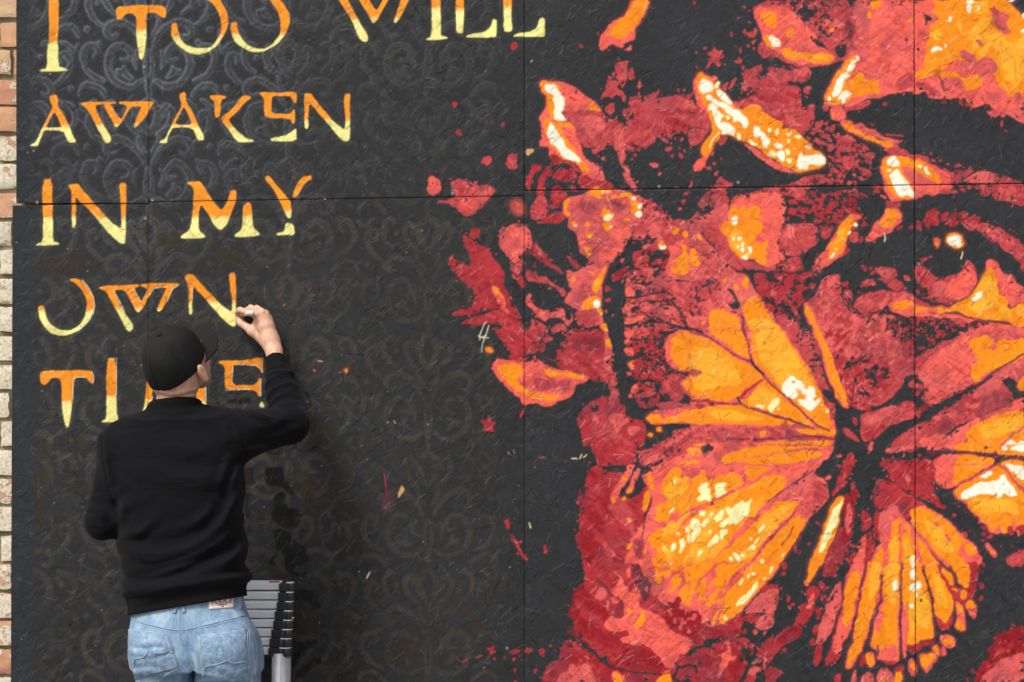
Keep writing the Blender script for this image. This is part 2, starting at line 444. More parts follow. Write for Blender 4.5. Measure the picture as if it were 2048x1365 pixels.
m 12,112 16,114 24,117 32,124 30,130 24,134 20,138 8,138 6,128 10,126 12,118
m 34,124 40,120 48,118 53,120 54,126 48,126 44,128 40,130 36,128
r 0,60 4,64 6,74 5,78 0,76
r 0,111 4,120 6,124 8,138 0,138
s 56,0 100,0 110,4 120,2 127,10 128,18 124,20 122,26 118,30 116,36 110,42 104,48 98,56 96,64 94,74 92,84 92,92 90,102 94,110 96,120 100,126 101,138 94,138 96,126 90,120 84,122 74,122 64,118 60,112 70,110 70,104 62,100 54,96 50,92 55,86 60,80 56,76 54,70 52,62 54,58 64,59 74,56 77,52 78,46 74,40 70,40 67,30 66,22 64,16 60,12 56,8
!m/ 60,88 70,74 80,68 82,78 76,90 66,98 58,94
!m 62,104 84,101 92,112 90,120 76,122 66,118
!~m 3 74,104 84,104 86,114 76,116 74,106
c 100,4 110,6 120,4 127,12 124,20 112,24 104,20 98,16
c 100,36 108,32 116,30 116,36 108,42 102,46 98,42
o 92,56 97,53 96,58 94,64 94,70 92,76 88,82 86,86 82,80 82,72 86,66 90,62
y 84,68 92,66 90,74 84,76
o 58,66 64,64 64,70 59,70
o 82,60 85,58 86,62 82,63
o 73,80 76,78 77,85 72,86
o 72,92 78,88 84,86 90,88 92,92 92,98 82,100 76,104 71,102 70,96
o 87,100 92,100 94,106 92,110 88,107
w 82,94 86,91 90,92 92,96 89,99 84,98
l 91,104 94,108 92,109
o 92,120 96,117 100,120 101,126 96,127 93,124
l 97,122 100,126 98,126
o 74,18 78,15 84,16 83,20 78,22
l 79,19 82,19 81,22
o 58,3 64,2 65,8 60,8
l 62,7 66,7 64,9
o 73,2 80,2 79,8 74,7
o 93,3 102,3 104,8 100,14 95,10
l 101,6 105,8 102,11
w 95,0 103,0 100,2 96,1
o 73,28 80,30 76,38 82,36 78,42 74,36
k 104,84 104,70 114,66 122,62 124,68 123,76 116,80 116,92 114,104 118,110 116,118 118,138 102,138 100,120 96,112 102,108 100,98 94,92 96,84 94,74 98,72
!r 104,64 110,60 118,55 125,52 122,58 120,64 112,67 106,70
!r 96,80 98,74 102,78 106,80 100,82 98,84
!r 96,90 102,89 104,93 98,94
!s 97,103 100,102 99,108
!r 103,107 106,107 105,110
m%.66,8,5,1.8 124,52 150,50 170,60 178,70 176,90 190,108 186,124 170,126 120,138 118,110 120,90 118,80
s%.35,7,5,1.5 124,52 150,50 170,60 178,70 176,90 190,108 186,124 170,126 120,138 118,110 120,90 118,80
c 118,80 122,77 129,79 131,84 126,88 120,87
c 118,96 124,94 131,100 130,106 122,108 116,104
c 119,114 126,111 136,110 146,112 149,116 138,116 126,120 120,120
c 118,128 124,126 130,128 126,134 120,132
s 126,72 136,74 142,77 136,79 128,76
s 124,62 128,57 131,60 128,64
s 129,65 135,64 135,69 130,70
s 156,104 164,98 174,97 177,106 170,109 160,108
s 148,72 158,66 168,72 164,76 150,76
s 163,60 168,58 167,64 163,64
s 147,57 153,57 152,63 147,61
m 130,90 138,86 144,88 146,92 138,93
r 148,82 156,79 161,80 156,85 150,85
r 140,78 148,76 146,82 140,82
!~k 4 116,89 134,88 148,84 166,82
!~k 4 126,71 140,73 150,72
!~k 4 144,92 158,93 168,91
!~k 6 120,121 134,118 150,114 166,117 180,122 206,127
!~k 4 133,102 140,106 148,112
!~k 4 178,98 184,108 190,118
m 126,0 206,0 206,26 190,30 170,32 150,34 136,34 128,22 128,12
s%.45,6,0,1 126,0 206,0 206,16 190,10 176,12 160,18 150,20 140,16 128,12
s 130,16 140,17 146,20 140,22 132,20
s 150,19 158,16 162,20 160,26 152,24
k 122,22 130,22 140,24 150,22 156,22 152,27 144,30 136,36 126,40 118,44 110,52 104,58 100,60 106,52 114,44 120,36 122,28
!r 126,26 132,26 130,28
r%.6,7,-40,2 128,36 150,30 172,34 170,56 150,56 130,52
s 132,46 138,40 140,44 138,50 132,52
s 115,46 119,44 118,50 115,49
s 156,47 161,45 161,48 157,50
s 138,30 146,27 150,28 144,32 140,33
k 154,42 160,40 168,39 168,42 160,44 155,45
k 148,54 154,50 160,50 158,54 150,56
o 158,25 162,23 164,26 166,30 162,32 158,30
w 160,29 164,28 166,31 163,33 160,32
c 168,30 178,26 190,20 206,18 206,70 190,68 176,68 168,64 166,54 170,46 172,38
o 184,28 190,30 188,38 196,42 206,46 206,60 196,54 192,62 180,62 174,60 171,58 174,54 180,52 178,48 173,47 180,42 184,38
o 172,13 180,9 181,13 176,17
o 184,13 190,11 192,16 188,21 184,18
o 200,16 206,20 206,24
m 166,70 206,70 206,126 190,118 180,108 178,96 172,90 168,80
s%.45,7,30,1.5 166,70 206,70 206,126 190,118 180,108 178,96 172,90 168,80
s 190,112 206,108 206,126 196,124 190,120
s 170,132 190,126 206,128 206,138 166,138
o 176,132 186,128 196,128 206,132 206,138 174,138
@C2
s 0,6 6,8 14,18 24,28 32,38 40,46 46,54 56,60 64,62 70,72 76,82 90,102 104,120 114,138 0,138 0,66
c 40,0 108,0 104,6 102,12 104,18 98,24 100,32 106,42 108,46 96,50 90,54 84,52 74,46 66,44 60,46 54,40 48,34 44,28 40,20 34,10 36,4
m 6,4 30,2 38,18 46,32 56,44 64,48 60,58 48,54 38,44 24,26
o 40,0 78,0 82,8 80,16 76,18 74,26 82,26 90,22 88,30 86,36 90,40 84,42 88,50 82,50 76,48 70,42 62,46 54,42 48,34 44,26 42,18 36,14 35,8
y 50,8 58,12 62,20 64,28 70,36 68,42 60,44 54,38 48,28 44,20 46,12
w 47,1 52,0 54,3 50,5 47,4
w 40,12 42,11 42,13
w 48,20 50,18 51,23 48,23
w 54,20 58,18 60,21 57,24 54,23
w 58,27 60,25 62,28 60,31 58,30
w 53,29 55,28 56,31 54,32
w 57,33 60,31 61,35 58,36
w 66,33 68,30 70,33 70,37 67,38
w 58,42 62,38 65,37 64,41 66,44 63,46 60,43
m 102,10 108,6 114,4 124,4 132,4 140,5 145,9 146,18 144,26 138,32 130,38 124,41 114,42 106,40 100,32 98,26 104,20
s 108,10 116,6 122,10 116,20 110,24 108,32 102,28
!~k 3 108,0 118,3 130,1 140,4 147,8 146,16 148,26 150,32 144,36 134,40 128,42
m 148,10 156,5 162,9 160,16 154,22 148,18
o 6,16 10,16 15,22 12,24 7,21
o 0,30 6,34 6,42 12,50 8,53 0,50
o 0,54 6,55 0,58
!p/ 12,38 18,33 24,36 26,44 20,46 14,44
!p/ 24,50 30,46 36,54 28,52
m 0,68 8,70 14,70 20,64 30,66 36,74 34,84 38,94 30,100 20,88 16,96 14,110 0,112
p%.4,7,0,1 0,68 8,70 14,70 20,64 30,66 36,74 34,84 20,88 16,96 14,110 0,112
k 42,78 48,78 52,86 55,92 57,98 54,102 46,101 42,96 48,94 50,90 46,84
s 40,88 46,88 47,91 42,92
o 36,68 40,67 41,71 38,72
o 50,74 54,73 57,78 54,82 51,78
o 61,66 64,64 68,70 66,72 68,78 66,81 62,77 60,72
o 57,90 60,87 62,92 58,94
o 60,98 64,93 70,87 74,86 78,90 82,96 88,104 94,112 100,120 106,128 112,138 70,138 68,128 64,118 62,110 60,104
y 64,112 96,114 112,138 72,138
o 21,110 26,102 34,102 42,104 50,108 54,112 56,118 58,126 62,138 28,138 22,130 20,126 24,120 22,116
o 0,129 10,131 20,138 0,138
o 11,116 16,115 15,119 12,119
!~p 4 0,125 10,128 20,133 30,138
!~p 5 48,104 56,108 60,112 60,122 62,130 65,138
r%.62,9,15,1.3 70,66 80,58 130,58 146,60 140,80 128,94 120,104 130,116 112,130 100,116 84,96
r 76,74 84,70 92,74 95,77 88,80 80,80
r 90,84 98,80 106,84 112,90 108,94 100,92 92,88
r 116,84 124,81 128,86 124,92 116,94
r 104,80 112,78 116,82 110,84
s 94,80 99,83 96,88 92,87
s 98,65 106,65 104,69 99,68
r 118,66 126,64 134,60 140,58 139,62 130,67 122,69
r 108,66 116,66 118,74 112,77 108,72
m 98,108 112,108 124,120 130,137 114,138 104,122
!~k 4 78,60 100,60 116,61 132,58
!~k 3 104,100 116,106 124,114
m 60,46 72,48 84,54 96,52 108,48 118,43 126,42 126,50 129,55 122,58 108,58 80,58 66,58 60,52
m 108,46 118,43 126,42 126,50 129,55 122,58 112,52
s 104,52 114,50 122,54 118,57 108,55
c 140,50 150,38 158,30 162,18 170,10 176,0 190,0 184,8 180,16 176,24 180,34 172,42 162,48 150,56 143,56
o 173,0 186,0 188,4 183,9 181,16 178,20 176,28 174,36 168,42 160,45 156,42 158,34 160,28 166,20 168,12
y 168,12 178,8 172,24 164,30
w 186,5 189,4 189,8 187,7
w 178,16 182,14 183,16 180,17
w 172,22 174,21 174,24
w 165,32 168,31 168,34
w 160,41 163,37 164,41 162,44 160,43
k 150,60 162,56 170,46 178,40 184,28 192,20 206,14 206,64 196,68 190,78 182,88 176,80 172,70 168,62 158,64
!m 180,20 184,16 190,16 191,24 184,26
m 130,96 146,80 150,66 164,62 170,64 172,80 176,96 190,104 206,108 206,138 150,138 140,120 134,104
s%.5,5,-45,1.6 130,96 146,80 150,66 164,62 170,64 172,80 176,96 190,104 206,108 206,138 150,138 140,120 134,104
c%.18,5,-45,2 140,96 170,84 206,110 206,138 150,138
m 186,94 190,88 198,84 206,82 206,104 196,106 190,102
!~k 3 170,86 178,92 184,98 190,104 200,110
!~k 5 184,98 188,88 196,78 206,76
!r 196,52 200,51 200,57 197,56
!r 172,72 180,70 180,76 173,76
!r 190,78 193,82 190,85
!r 194,72 206,66 206,72 198,77
!s 138,52 142,51 142,55 139,55
!s 144,57 148,55 148,59 145,59
!p/ 130,86 144,84 146,94 136,96
s 128,96 133,92 137,96 140,102 144,112 148,124 152,138 142,138 138,124 134,112 130,104
o 129,103 134,97 138,104 142,112 145,120 148,130 150,138 144,138 141,128 138,116 134,108
@C3
r 90,0 106,0 106,5 98,7 92,6
r 118,0 130,0 128,6 120,8
m 131,0 152,0 152,8 150,13 140,11 134,6
m 152,6 158,2 166,4 172,8 180,12 188,16 196,22 202,28 206,34 206,56 202,50 196,46 192,40 186,38 180,32 176,26 168,26 164,20 158,16 152,13
s 158,8 164,8 168,12 160,14
s 166,16 174,16 176,22 170,26
s 184,24 192,22 194,28 186,32
s 196,36 204,38 204,46 198,44
r 201,53 206,50 206,60 202,59
c 66,0 60,6 54,12 46,17 38,20 30,24 25,24 24,21 28,17 34,11 40,5 44,0
o 40,4 44,0 60,0 58,4 50,8 44,8
r 59,8 66,6 66,10 60,12
r 73,8 78,5 79,10 75,11
r 17,20 20,18 20,22 17,28
r 2,30 8,33 4,38 0,42
m 6,18 14,14 16,18 15,25 8,26
!~w 1.6 45,16 47,20 46,24
c 101,21 105,19 109,23 108,31 105,33 102,28
o 102,25 106,24 108,29 105,32
o 115,20 118,15 126,15 132,17 136,22 137,28 134,31 128,32 120,30 115,26
w 117,23 120,19 126,18 131,19 133,24 134,29 131,31 126,27 122,30 118,27
r 137,27 140,26 140,29
!~l 2 135,37 134,44
m 80,56 86,52 92,54 98,60 105,66 110,65 114,68 120,64 128,62 134,56 138,50 138,46 142,46 148,51 151,58 152,66 150,76 146,82 140,88 132,93 124,96 116,96 108,95 100,92 98,86 90,78 84,72 79,64
s 98,74 106,68 118,72 116,84 112,90 104,88 100,82
c 120,70 128,64 136,56 142,52 148,56 151,66 148,76 140,86 130,92 122,92 114,88 116,78
r%.5,5,30,1.5 82,56 94,56 104,66 98,72 96,84 88,76
!~p 3 79,62 83,71 90,79 98,87 108,95 120,97 132,93 142,87 150,77 153,64 149,51
!~m 2.5 86,52 92,46 100,42
r 85,45 94,43 92,47 87,48
c 161,52 164,46 170,46 176,50 178,56 184,62 192,64 194,70 200,74 206,78 206,94 196,96 190,102 186,94 184,88 178,84 176,76 174,68 172,60 168,54 162,56
c 50,100 60,104 76,104 80,108 92,106 104,108 120,108 134,110 150,114 164,117 180,118 192,122 206,126 206,138 136,138 130,128 120,112 100,112 84,116 70,108 54,106
c 48,98 58,88 70,88 78,94 96,98 118,99 128,95 112,106 96,106 78,110 60,106
o 164,54 169,54 172,60 174,70 176,80 180,88 184,86 186,92 184,100 190,104 196,98 206,94 206,120 196,124 190,116 180,115 170,114 160,114 150,112 140,110 132,106 124,104 116,106 110,108 106,108 107,101 96,102 88,104 82,108 80,104 78,98 70,101 60,101 54,99 60,92 70,90 77,92 78,97 84,99 94,100 106,100 118,101 127,96 136,90 144,84 150,76 156,68 160,60
y 150,80 160,66 168,60 174,76 178,90 170,100 150,104 140,100 144,90
y%.4,12,60,2 140,100 180,90 206,100 206,118 160,112
w 144,90 150,84 156,82 157,86 152,90 148,94 145,92
m 18,86 26,82 40,81 52,80 62,82 72,82 78,84 82,90 96,94 98,98 84,98 76,90 64,88 56,92 46,98 40,104 30,107 20,104 12,98 10,94 16,90
s%.4,8,-40,2.5 40,84 76,84 80,92 50,96 30,106
m 34,54 44,54 52,55 60,56 60,64 58,68 66,70 70,76 73,79 66,80 56,80 50,76 44,70 38,68 46,66 40,62 36,58
s 36,56 54,58 56,62 50,70 42,64
m 68,62 74,64 77,70 70,69
m 18,76 22,72 28,69 34,66 34,70 36,72 38,76 34,77 30,74 26,78 20,78
m 28,60 32,57 35,58 34,62 28,61
r 19,52 25,52 24,58 21,55
r 27,54 34,52 30,56
r 80,78 85,80 86,86 82,84
r 88,84 98,86 97,90 90,88
m 0,80 6,80 8,86 8,94 6,99 0,96
!~k 3 0,97 8,100 16,106 26,110 34,114
m 0,100 30,108 50,108 60,112 48,120 40,130 44,138 0,138
s%.55,6,-48,2.6 0,100 30,108 50,108 60,112 48,120 40,130 44,138 0,138
c%.2,6,-48,2.6 0,100 30,108 50,108 44,138 0,138
k 46,118 56,112 70,114 76,108 84,112 96,110 106,112 120,114 126,112 142,116 142,126 132,128 120,130 106,134 98,138 60,138 52,128
!r%.25,5,20,1 50,114 76,110 100,112 130,116 120,130 98,138 60,138 52,128
!r 50,118 57,117 56,124 50,123
!r 60,120 65,120 64,125
!r 66,123 71,124 70,128
!r 95,118 100,117 100,121
!r 102,120 107,122 104,125
!r 117,119 123,118 122,123
!r 124,125 129,126 126,128
!r 81,111 88,112 86,116 82,115
m 120,112 140,115 136,122 128,120
p 143,114 170,117 150,124 142,122
c 136,138 142,128 154,122 170,120 190,120 206,124 206,138
o 138,130 150,124 148,132 140,138
o 168,132 176,128 178,134 172,138
@D1
r 0,8 8,10 14,16 14,24 24,28 30,32 40,36 48,46 60,48 72,52 82,58 92,60 100,62 102,58 110,62 108,56 104,46 104,36 96,34 95,18 96,8 92,0 56,0 52,6 54,14 53,20 48,24 42,24 42,32 38,34 28,30 20,26 10,28 0,30
r%.6,7,20,1 4,0 26,0 30,20 24,28 8,26
p/ 56,8 92,6 94,26 84,30 60,22
m%.35,14,40,3 44,24 96,24 104,46 110,60 90,58 50,44
!k 26,6 34,2 37,5 44,3 50,6 52,12 46,14 44,17 48,22 42,22 41,32 35,33 28,28 33,25 31,18 26,12
!k 17,19 21,19 21,27 18,27
!m 25,9 36,6 38,11 30,14 25,13
!m 44,15 52,14 53,20 48,21
s 94,4 100,0 100,8 104,12 105,24 103,34 104,42 106,50 100,48 94,42 96,34 96,22 97,14
o 97,12 101,10 104,14 103,19 98,19
c 0,36 10,36 20,34 30,40 44,46 60,48 72,51 80,54 72,60 64,64 62,69 58,76 50,80 42,82 36,86 28,88 20,84 10,85 4,86 0,78
m 14,56 24,54 34,58 56,56 60,62 40,64 30,70 20,70
o 0,39 4,40 4,58 0,60
o 26,44 32,45 40,48 50,50 56,48 66,50 73,53 70,56 62,55 54,54 44,53 34,54 29,50
o 0,66 6,67 12,71 22,71 30,74 42,74 46,76 40,80 32,82 24,80 14,78 6,75 0,73
!p/ 38,66 56,62 62,66 56,70 40,71
y 34,48 44,50 40,52
y 14,73 26,75 20,78
r 78,83 84,79 92,76 100,76 104,78 100,86 96,92 90,92 88,86 84,88 80,86
r 68,94 76,86 82,90 80,94 86,94 96,90 102,84 108,80 112,78 116,84 121,90 118,94 124,100 132,102 140,106 146,114 142,122 141,130 138,138 82,138 79,131 72,133 70,124 69,114 66,104
m%.35,14,50,3 70,100 110,96 140,108 138,138 84,138
s 101,60 108,58 110,62 106,66 110,70 113,75 110,78 108,86 100,86 102,78 104,72 100,66
c 100,97 104,94 114,94 120,98 126,104 120,108 114,112 110,120 108,116 104,106 100,102
s 124,110 132,108 138,112 132,120 126,121 123,116
s 82,98 88,96 90,106 84,106
!k 82,92 88,85 90,88 88,92 84,95
!~k 3 76,84 82,89
!~k 3 84,78 88,87
k 100,0 118,0 119,10 118,20 120,36 118,40 122,50 126,56 122,66 124,76 128,82 134,88 142,94 150,88 146,96 140,102 128,101 120,96 121,90 116,84 112,78 114,70 110,58 106,48 104,36 105,24
c 119,3 126,0 128,6 124,9
c 120,10 126,9 128,14 124,19 120,16
c 119,22 127,20 130,26 126,31 120,29
c 123,38 128,34 132,38 134,44 126,46
o 125,38 129,37 130,41 126,41
c 128,62 134,60 135,66 132,74 126,72
c 124,74 128,73 128,78 124,77
s 120,48 125,47 127,52 122,51
s 138,47 148,46 150,50 140,50
s 155,43 164,42 166,46 162,50 156,46
r%.55,6,0,2 128,0 174,0 168,10 166,40 180,48 170,54 160,60 150,60 160,78 150,88 140,90 130,80 134,64 128,50
m 128,76 140,72 150,70 156,70 150,76 134,78
m 160,62 166,52 180,50 188,52 184,60 186,70 184,78 178,84 170,78 160,72
c 164,28 166,12 178,2 196,0 206,2 206,50 190,50 176,46 168,38
o 172,12 178,6 184,3 196,3 206,4 206,46 196,47 188,46 182,46 180,42 176,36 170,30 172,22
y 192,20 206,14 206,44 196,36
c 182,60 192,52 206,51 206,82 196,78 186,72
o 185,58 194,54 206,53 206,78 198,74 190,70
!~p 5 166,40 178,47 190,49 206,48
m 150,84 170,82 190,86 196,84 206,86 206,92 190,92 176,96 162,92
c 141,102 150,92 170,92 190,88 206,86 206,108 184,106 168,110 158,108 150,108
o 142,100 148,94 152,98 158,96 162,104 166,100 176,98 184,94 192,90 206,88 206,107 192,106 184,104 176,107 166,108 160,104 152,108 146,104
k 142,106 150,108 164,107 180,107 206,109 206,111 190,111 178,112 168,118 160,122 150,124 146,130 142,138 140,128 146,122 142,112
!o 155,110 160,109 162,114 157,116
!o 145,119 149,117 151,122 146,122
m 172,118 182,112 194,110 206,112 206,138 150,138 156,130 166,124 172,122
s%.4,7,0,1.5 172,118 194,112 206,114 206,138 156,138
o 196,130 206,128 206,135 197,135
@D2
c 0,0 112,0 122,20 140,50 156,80 165,110 164,126 160,138 0,138
o 70,0 106,0 110,8 116,16 122,26 130,36 136,46 142,58 148,70 152,80 157,88 158,96 160,106 158,111 150,110 144,106 138,100 130,94 122,88 114,80 104,70 96,60 86,50 76,40 71,32 70,20
y 74,0 104,0 118,24 134,50 142,66 120,78 100,60 80,36
o 20,0 58,0 62,10 66,20 67,30 62,32 54,26 44,18 34,10 24,5
o 0,4 10,6 20,11 30,16 36,22 44,26 52,32 60,36 68,38 74,44 80,50 82,56 76,60 68,64 60,70 54,78 46,80 40,82 32,80 20,78 8,78 2,76 0,70 0,56 10,53 14,50 10,46 0,44
y 0,20 26,20 32,28 48,34 52,44 60,56 54,66 40,62 28,66 20,70 0,66
!c 0,46 8,45 13,50 8,52 0,52
!p/ 2,47 8,46 12,50 4,50
o 58,80 64,78 72,70 80,60 84,56 92,62 100,70 108,78 116,86 126,94 134,102 140,106 140,109 130,107 120,104 112,102 104,99 96,96 88,92 78,88 68,86 60,84
y 64,80 80,64 96,72 104,84 90,90 74,86
o 0,91 10,90 24,88 40,86 54,85 66,88 78,92 90,96 100,100 112,103 124,107 118,108 104,108 90,110 76,107 60,108 46,108 30,106 16,108 0,106
y 20,92 40,90 60,96 90,102 60,104 30,102
o 118,112 130,113 142,112 158,112 166,114 166,120 158,120 148,118 136,118 124,116
w 104,63 108,57 113,54 118,53 120,56 124,57 128,60 130,66 133,68 134,64 139,64 143,67 142,72 144,76 140,78 140,82 146,79 149,79 148,83 142,88 138,92 136,94 132,90 126,85 122,80 124,78 128,80 132,76 127,70 124,70 121,76 117,80 112,76 108,72 105,68
!o 116,58 120,59 119,62 116,61
!o 121,68 124,68 122,74
!o 130,73 133,72 132,78
l 88,88 92,83 96,79 102,78 102,82 98,87 94,90 94,94 90,92
l 76,84 82,85 85,87 80,89 76,87
l 85,79 88,78 88,80
l 98,89 102,88 101,91
l 149,86 152,85 152,88
l 154,92 157,91 157,94 154,95
!~c 6 0,3 20,9 36,19 50,28 62,35 70,38
!~p 4 0,2 20,8 36,18 50,27 62,34 70,37
!~c 6 63,0 66,14 67,26 70,34
!~p 4 62,0 66,14 67,26 70,34
!~k 5 69,34 74,42 82,50
!~p 4 82,50 92,62 104,72 116,82 130,96 140,104 148,110 158,114
!~r 5 82,57 74,63 64,70 58,77
!~k 5 54,78 57,84
!~p 5 0,81 20,81 36,84 46,84 56,84 64,87 80,92 96,98 112,102 130,109 140,112
!r%.5,6,0,1.5 0,79 20,79 30,82 30,88 0,90
m 0,108 20,108 40,110 60,109 80,112 110,112 118,116 130,118 148,120 164,122 160,126 130,126 100,126 60,128 30,128 0,132
s%.45,6,0,1.5 0,108 20,108 60,109 110,112 130,118 160,126 60,128 0,130
o 78,115 86,114 87,119 82,121 79,119
o 20,121 24,121 24,125
o 2,130 10,128 20,129 14,132 4,134
o 66,134 80,129 96,127 110,127 130,127 150,126 163,127 160,132 150,135 137,138 64,138
!~p 4 40,124 70,125 100,124 130,120 150,122 164,125
!k 72,123 76,124 75,127
m 108,0 140,0 146,20 152,50 162,80 165,90 164,100 160,104 156,88 146,64 134,40 120,20
s%.35,6,0,1 112,0 140,0 146,20 152,50 158,80 146,64 134,40
k%.25,6,0,1 114,0 140,0 146,20 152,50 162,80 150,64 134,40
k 147,38 151,42 150,46
k 150,68 158,68 164,78 164,84 158,82 152,76
k 163,86 170,92 178,94 186,90 190,100 192,116 190,124 184,118 176,116 170,108 166,100
k 166,116 174,122 168,118
k 178,126 206,128 206,138 170,138 168,130
c 138,0 150,0 158,20 166,44 176,66 182,84 179,91 170,84 160,64 150,30
o 140,0 148,0 152,8 156,18 160,30 164,42 170,54 174,64 178,76 180,84 178,88 172,82 166,72 162,62 158,50 154,36 150,26 146,12
r 150,0 206,0 206,92 196,92 186,90 181,86 176,70 168,46 160,24
s%.42,6,-45,1.8 150,0 206,0 206,40 166,40 160,24
s%.25,6,0,1 164,40 206,40 206,92 186,90 176,70
k%.24,6,-50,1.6 160,26 206,20 206,86 186,86 176,70
!~k 4 190,37 200,29
!~k 2 184,82 186,60
!r 185,100 188,104 190,108 186,108 184,103
m 194,98 206,94 206,126 196,128 194,116
@D3
m 0,0 50,0 60,8 66,14 78,12 80,20 82,30 78,44 70,52 68,60 60,70 50,80 40,86 30,86 20,84 10,80 0,70
s%.5,6,-55,2 0,0 50,0 62,12 70,30 60,40 30,30 0,34
r%.6,10,0,1 0,32 50,32 60,60 30,84 0,70
k%.3,7,-40,1.4 0,30 50,30 54,60 20,84 0,60
s%.2,5,0,1 0,50 30,56 50,74 30,84 0,74
r 66,12 72,11 79,14 78,30 70,34 64,28 66,20
k 62,0 130,0 118,10 108,12 104,16 96,16 90,19 80,17 80,8 70,6 64,8
!r 83,20 92,18 92,21 84,23
!r 96,14 98,18 95,18
!r 100,10 103,9 103,15 100,16
!r 104,6 107,4 108,8 105,10
!r%.3,4,0,1 104,0 124,0 116,10 106,12
s 80,44 92,38 96,30 104,24 116,18 124,12 132,6 142,0 206,0 206,70 190,52 180,56 170,64 160,70 150,66 140,66 130,72 120,76 108,84 98,86 90,80 92,70 90,60 86,58 84,50 70,52 74,48
c 92,42 104,30 116,22 128,14 142,6 150,4 150,30 140,60 128,62 112,58 96,52
m 80,34 90,26 100,20 112,14 124,10 132,6 120,16 104,26 96,34 84,44 80,42
m%.4,9,0,1.5 78,54 96,56 98,72 90,84 72,64
o%.62,14,-30,1.6 140,12 150,8 166,6 182,12 206,10 206,30 190,38 170,50 150,60 144,54 146,36 134,30
o 150,28 160,20 172,22 178,12 190,14 206,8 206,28 188,36 172,46 156,50 150,44 158,38
o 196,62 206,50 206,70 200,70 197,66
o 108,32 112,33 109,36
o 122,18 126,18 124,21
!~p 5 206,26 190,36 178,44 168,50 158,58 146,64
k 34,124 44,116 52,112 60,106 68,104 76,102 84,96 94,90 104,86 112,82 118,76 128,72 140,66 146,64 150,62 160,56 170,50 172,52 160,60 148,68 138,76 128,80 122,84 112,90 104,94 96,100 88,104 80,110 70,114 60,120 54,126 50,134 44,138 30,138 32,130
m 60,122 72,114 84,108 96,102 108,96 122,86 134,78 146,70 156,64 170,56 180,58 186,66 192,74 188,86 176,92 160,96 150,100 140,104 130,108 120,114 112,122 100,126 90,132 82,138 50,138
s 146,72 158,62 176,54 182,60 170,72 158,78 148,80
c 140,84 150,84 156,83 154,88 144,90 136,88
s 100,100 112,96 112,104 104,106
p/ 140,90 156,88 150,92 136,94
p/ 116,104 130,108 124,112 108,118 104,112
p/ 170,78 188,80 184,84 172,82
p/ 164,72 176,70 174,78
c 86,124 96,122 108,118 114,118 116,124 128,114 140,106 152,100 170,94 188,86 196,80 206,76 206,92 190,94 176,98 164,104 150,110 142,118 136,128 128,138 84,138 84,130
o 128,132 140,128 138,120 144,112 152,106 164,102 174,96 186,93 198,92 206,93 206,138 126,138
y 150,112 170,104 190,98 206,98 206,112 190,116 176,122 160,124
w 181,134 186,128 190,124 194,126 196,130 200,126 206,128 206,138 182,138
!~s 4 206,112 190,118 186,126 178,132
!k 158,134 161,132 163,134 160,138
!k 200,82 206,77 206,85
m 18,98 24,94 40,90 54,86 62,86 68,80 80,82 82,96 78,102 66,104 56,108 46,114 40,120 32,124 24,128 20,122 20,110
s 20,100 30,96 46,88 56,84 62,88 50,98 40,106 30,108 22,108
r 22,112 40,110 50,108 36,120 26,128
r 82,90 92,84 100,84 94,90 84,98
k 0,96 10,104 16,110 18,118 14,118 8,112 0,106
!r 8,98 12,98 15,104 13,109 10,106
k 0,126 20,128 28,130 30,138 0,138
m 0,112 8,114 14,120 18,126 10,126 0,118
!s 27,132 31,126 33,130 31,138 28,138
@E1
r 80,0 140,0 134,4 132,12 130,24 128,28 120,30 124,26 120,24 96,24 90,24 88,18 86,12 82,8
r 80,25 92,24 96,28 100,30 112,30 120,32 116,38 110,44 106,56 104,64 112,66 120,62 130,60 138,54 140,48 146,44 150,52 150,64 144,74 140,80 142,90 140,100 144,108 142,120 140,130 136,138 72,138 70,126 70,120 66,112 64,106 65,99 72,98 71,92 68,88 66,82 68,74 70,71 72,64 74,54 74,44 76,36 80,31
d%.45,18,50,2.5 66,30 110,30 110,60 130,100 130,138 66,138
m%.3,16,50,3 76,40 130,66 130,120 90,130
m 106,82 116,82 122,84 126,92 132,98 130,104 126,100 124,92 116,88
!k 91,24 120,24 122,28 120,31 110,30 98,29 94,27
~k 5 134,2 132,14 131,22 130,30 126,38 120,48 118,54
k 133,4 142,2 150,3 146,7 138,8 134,10
c 150,24 160,22 166,14 180,12 190,8 196,0 206,0 206,138 118,138 120,126 126,118 124,106 130,104 134,98 140,90 144,78 150,66 148,50 140,42 138,34 146,34
m 134,10 142,6 154,2 172,0 206,0 206,24 180,22 170,20 160,16 150,22 146,30 140,24 134,20
s 140,20 150,12 156,4 160,10 152,20 146,24
p%.4,7,0,1 156,4 180,0 186,8 172,14 160,14
c 166,20 180,12 200,8 206,10 206,26 180,24
k 136,25 142,24 150,26 153,30 146,32 142,28
c 122,24 128,22 131,22 128,30 124,38 118,46 114,50 112,58 110,64 105,67 103,60 107,52 110,46 116,38
o 104,60 109,60 109,66 106,68
o 117,36 122,35 121,40 117,40
c 128,36 134,26 138,28 136,34 132,40 130,46 128,52 122,56 119,52 122,48 126,42
o 120,50 126,48 127,53 122,55
o 115,62 118,58 121,62 117,65
o 144,34 149,33 152,38 152,46 156,50 150,52 148,44 145,40
o 141,58 144,51 148,52 149,60 146,66 144,72 140,77 138,72 140,66
o 120,82 126,82 127,86 122,87
o 121,112 128,112 126,118 121,118
o 141,118 145,118 144,124 140,122
o 190,6 196,2 206,4 206,14 198,14 192,12
o 180,20 190,17 206,19 206,22 184,22
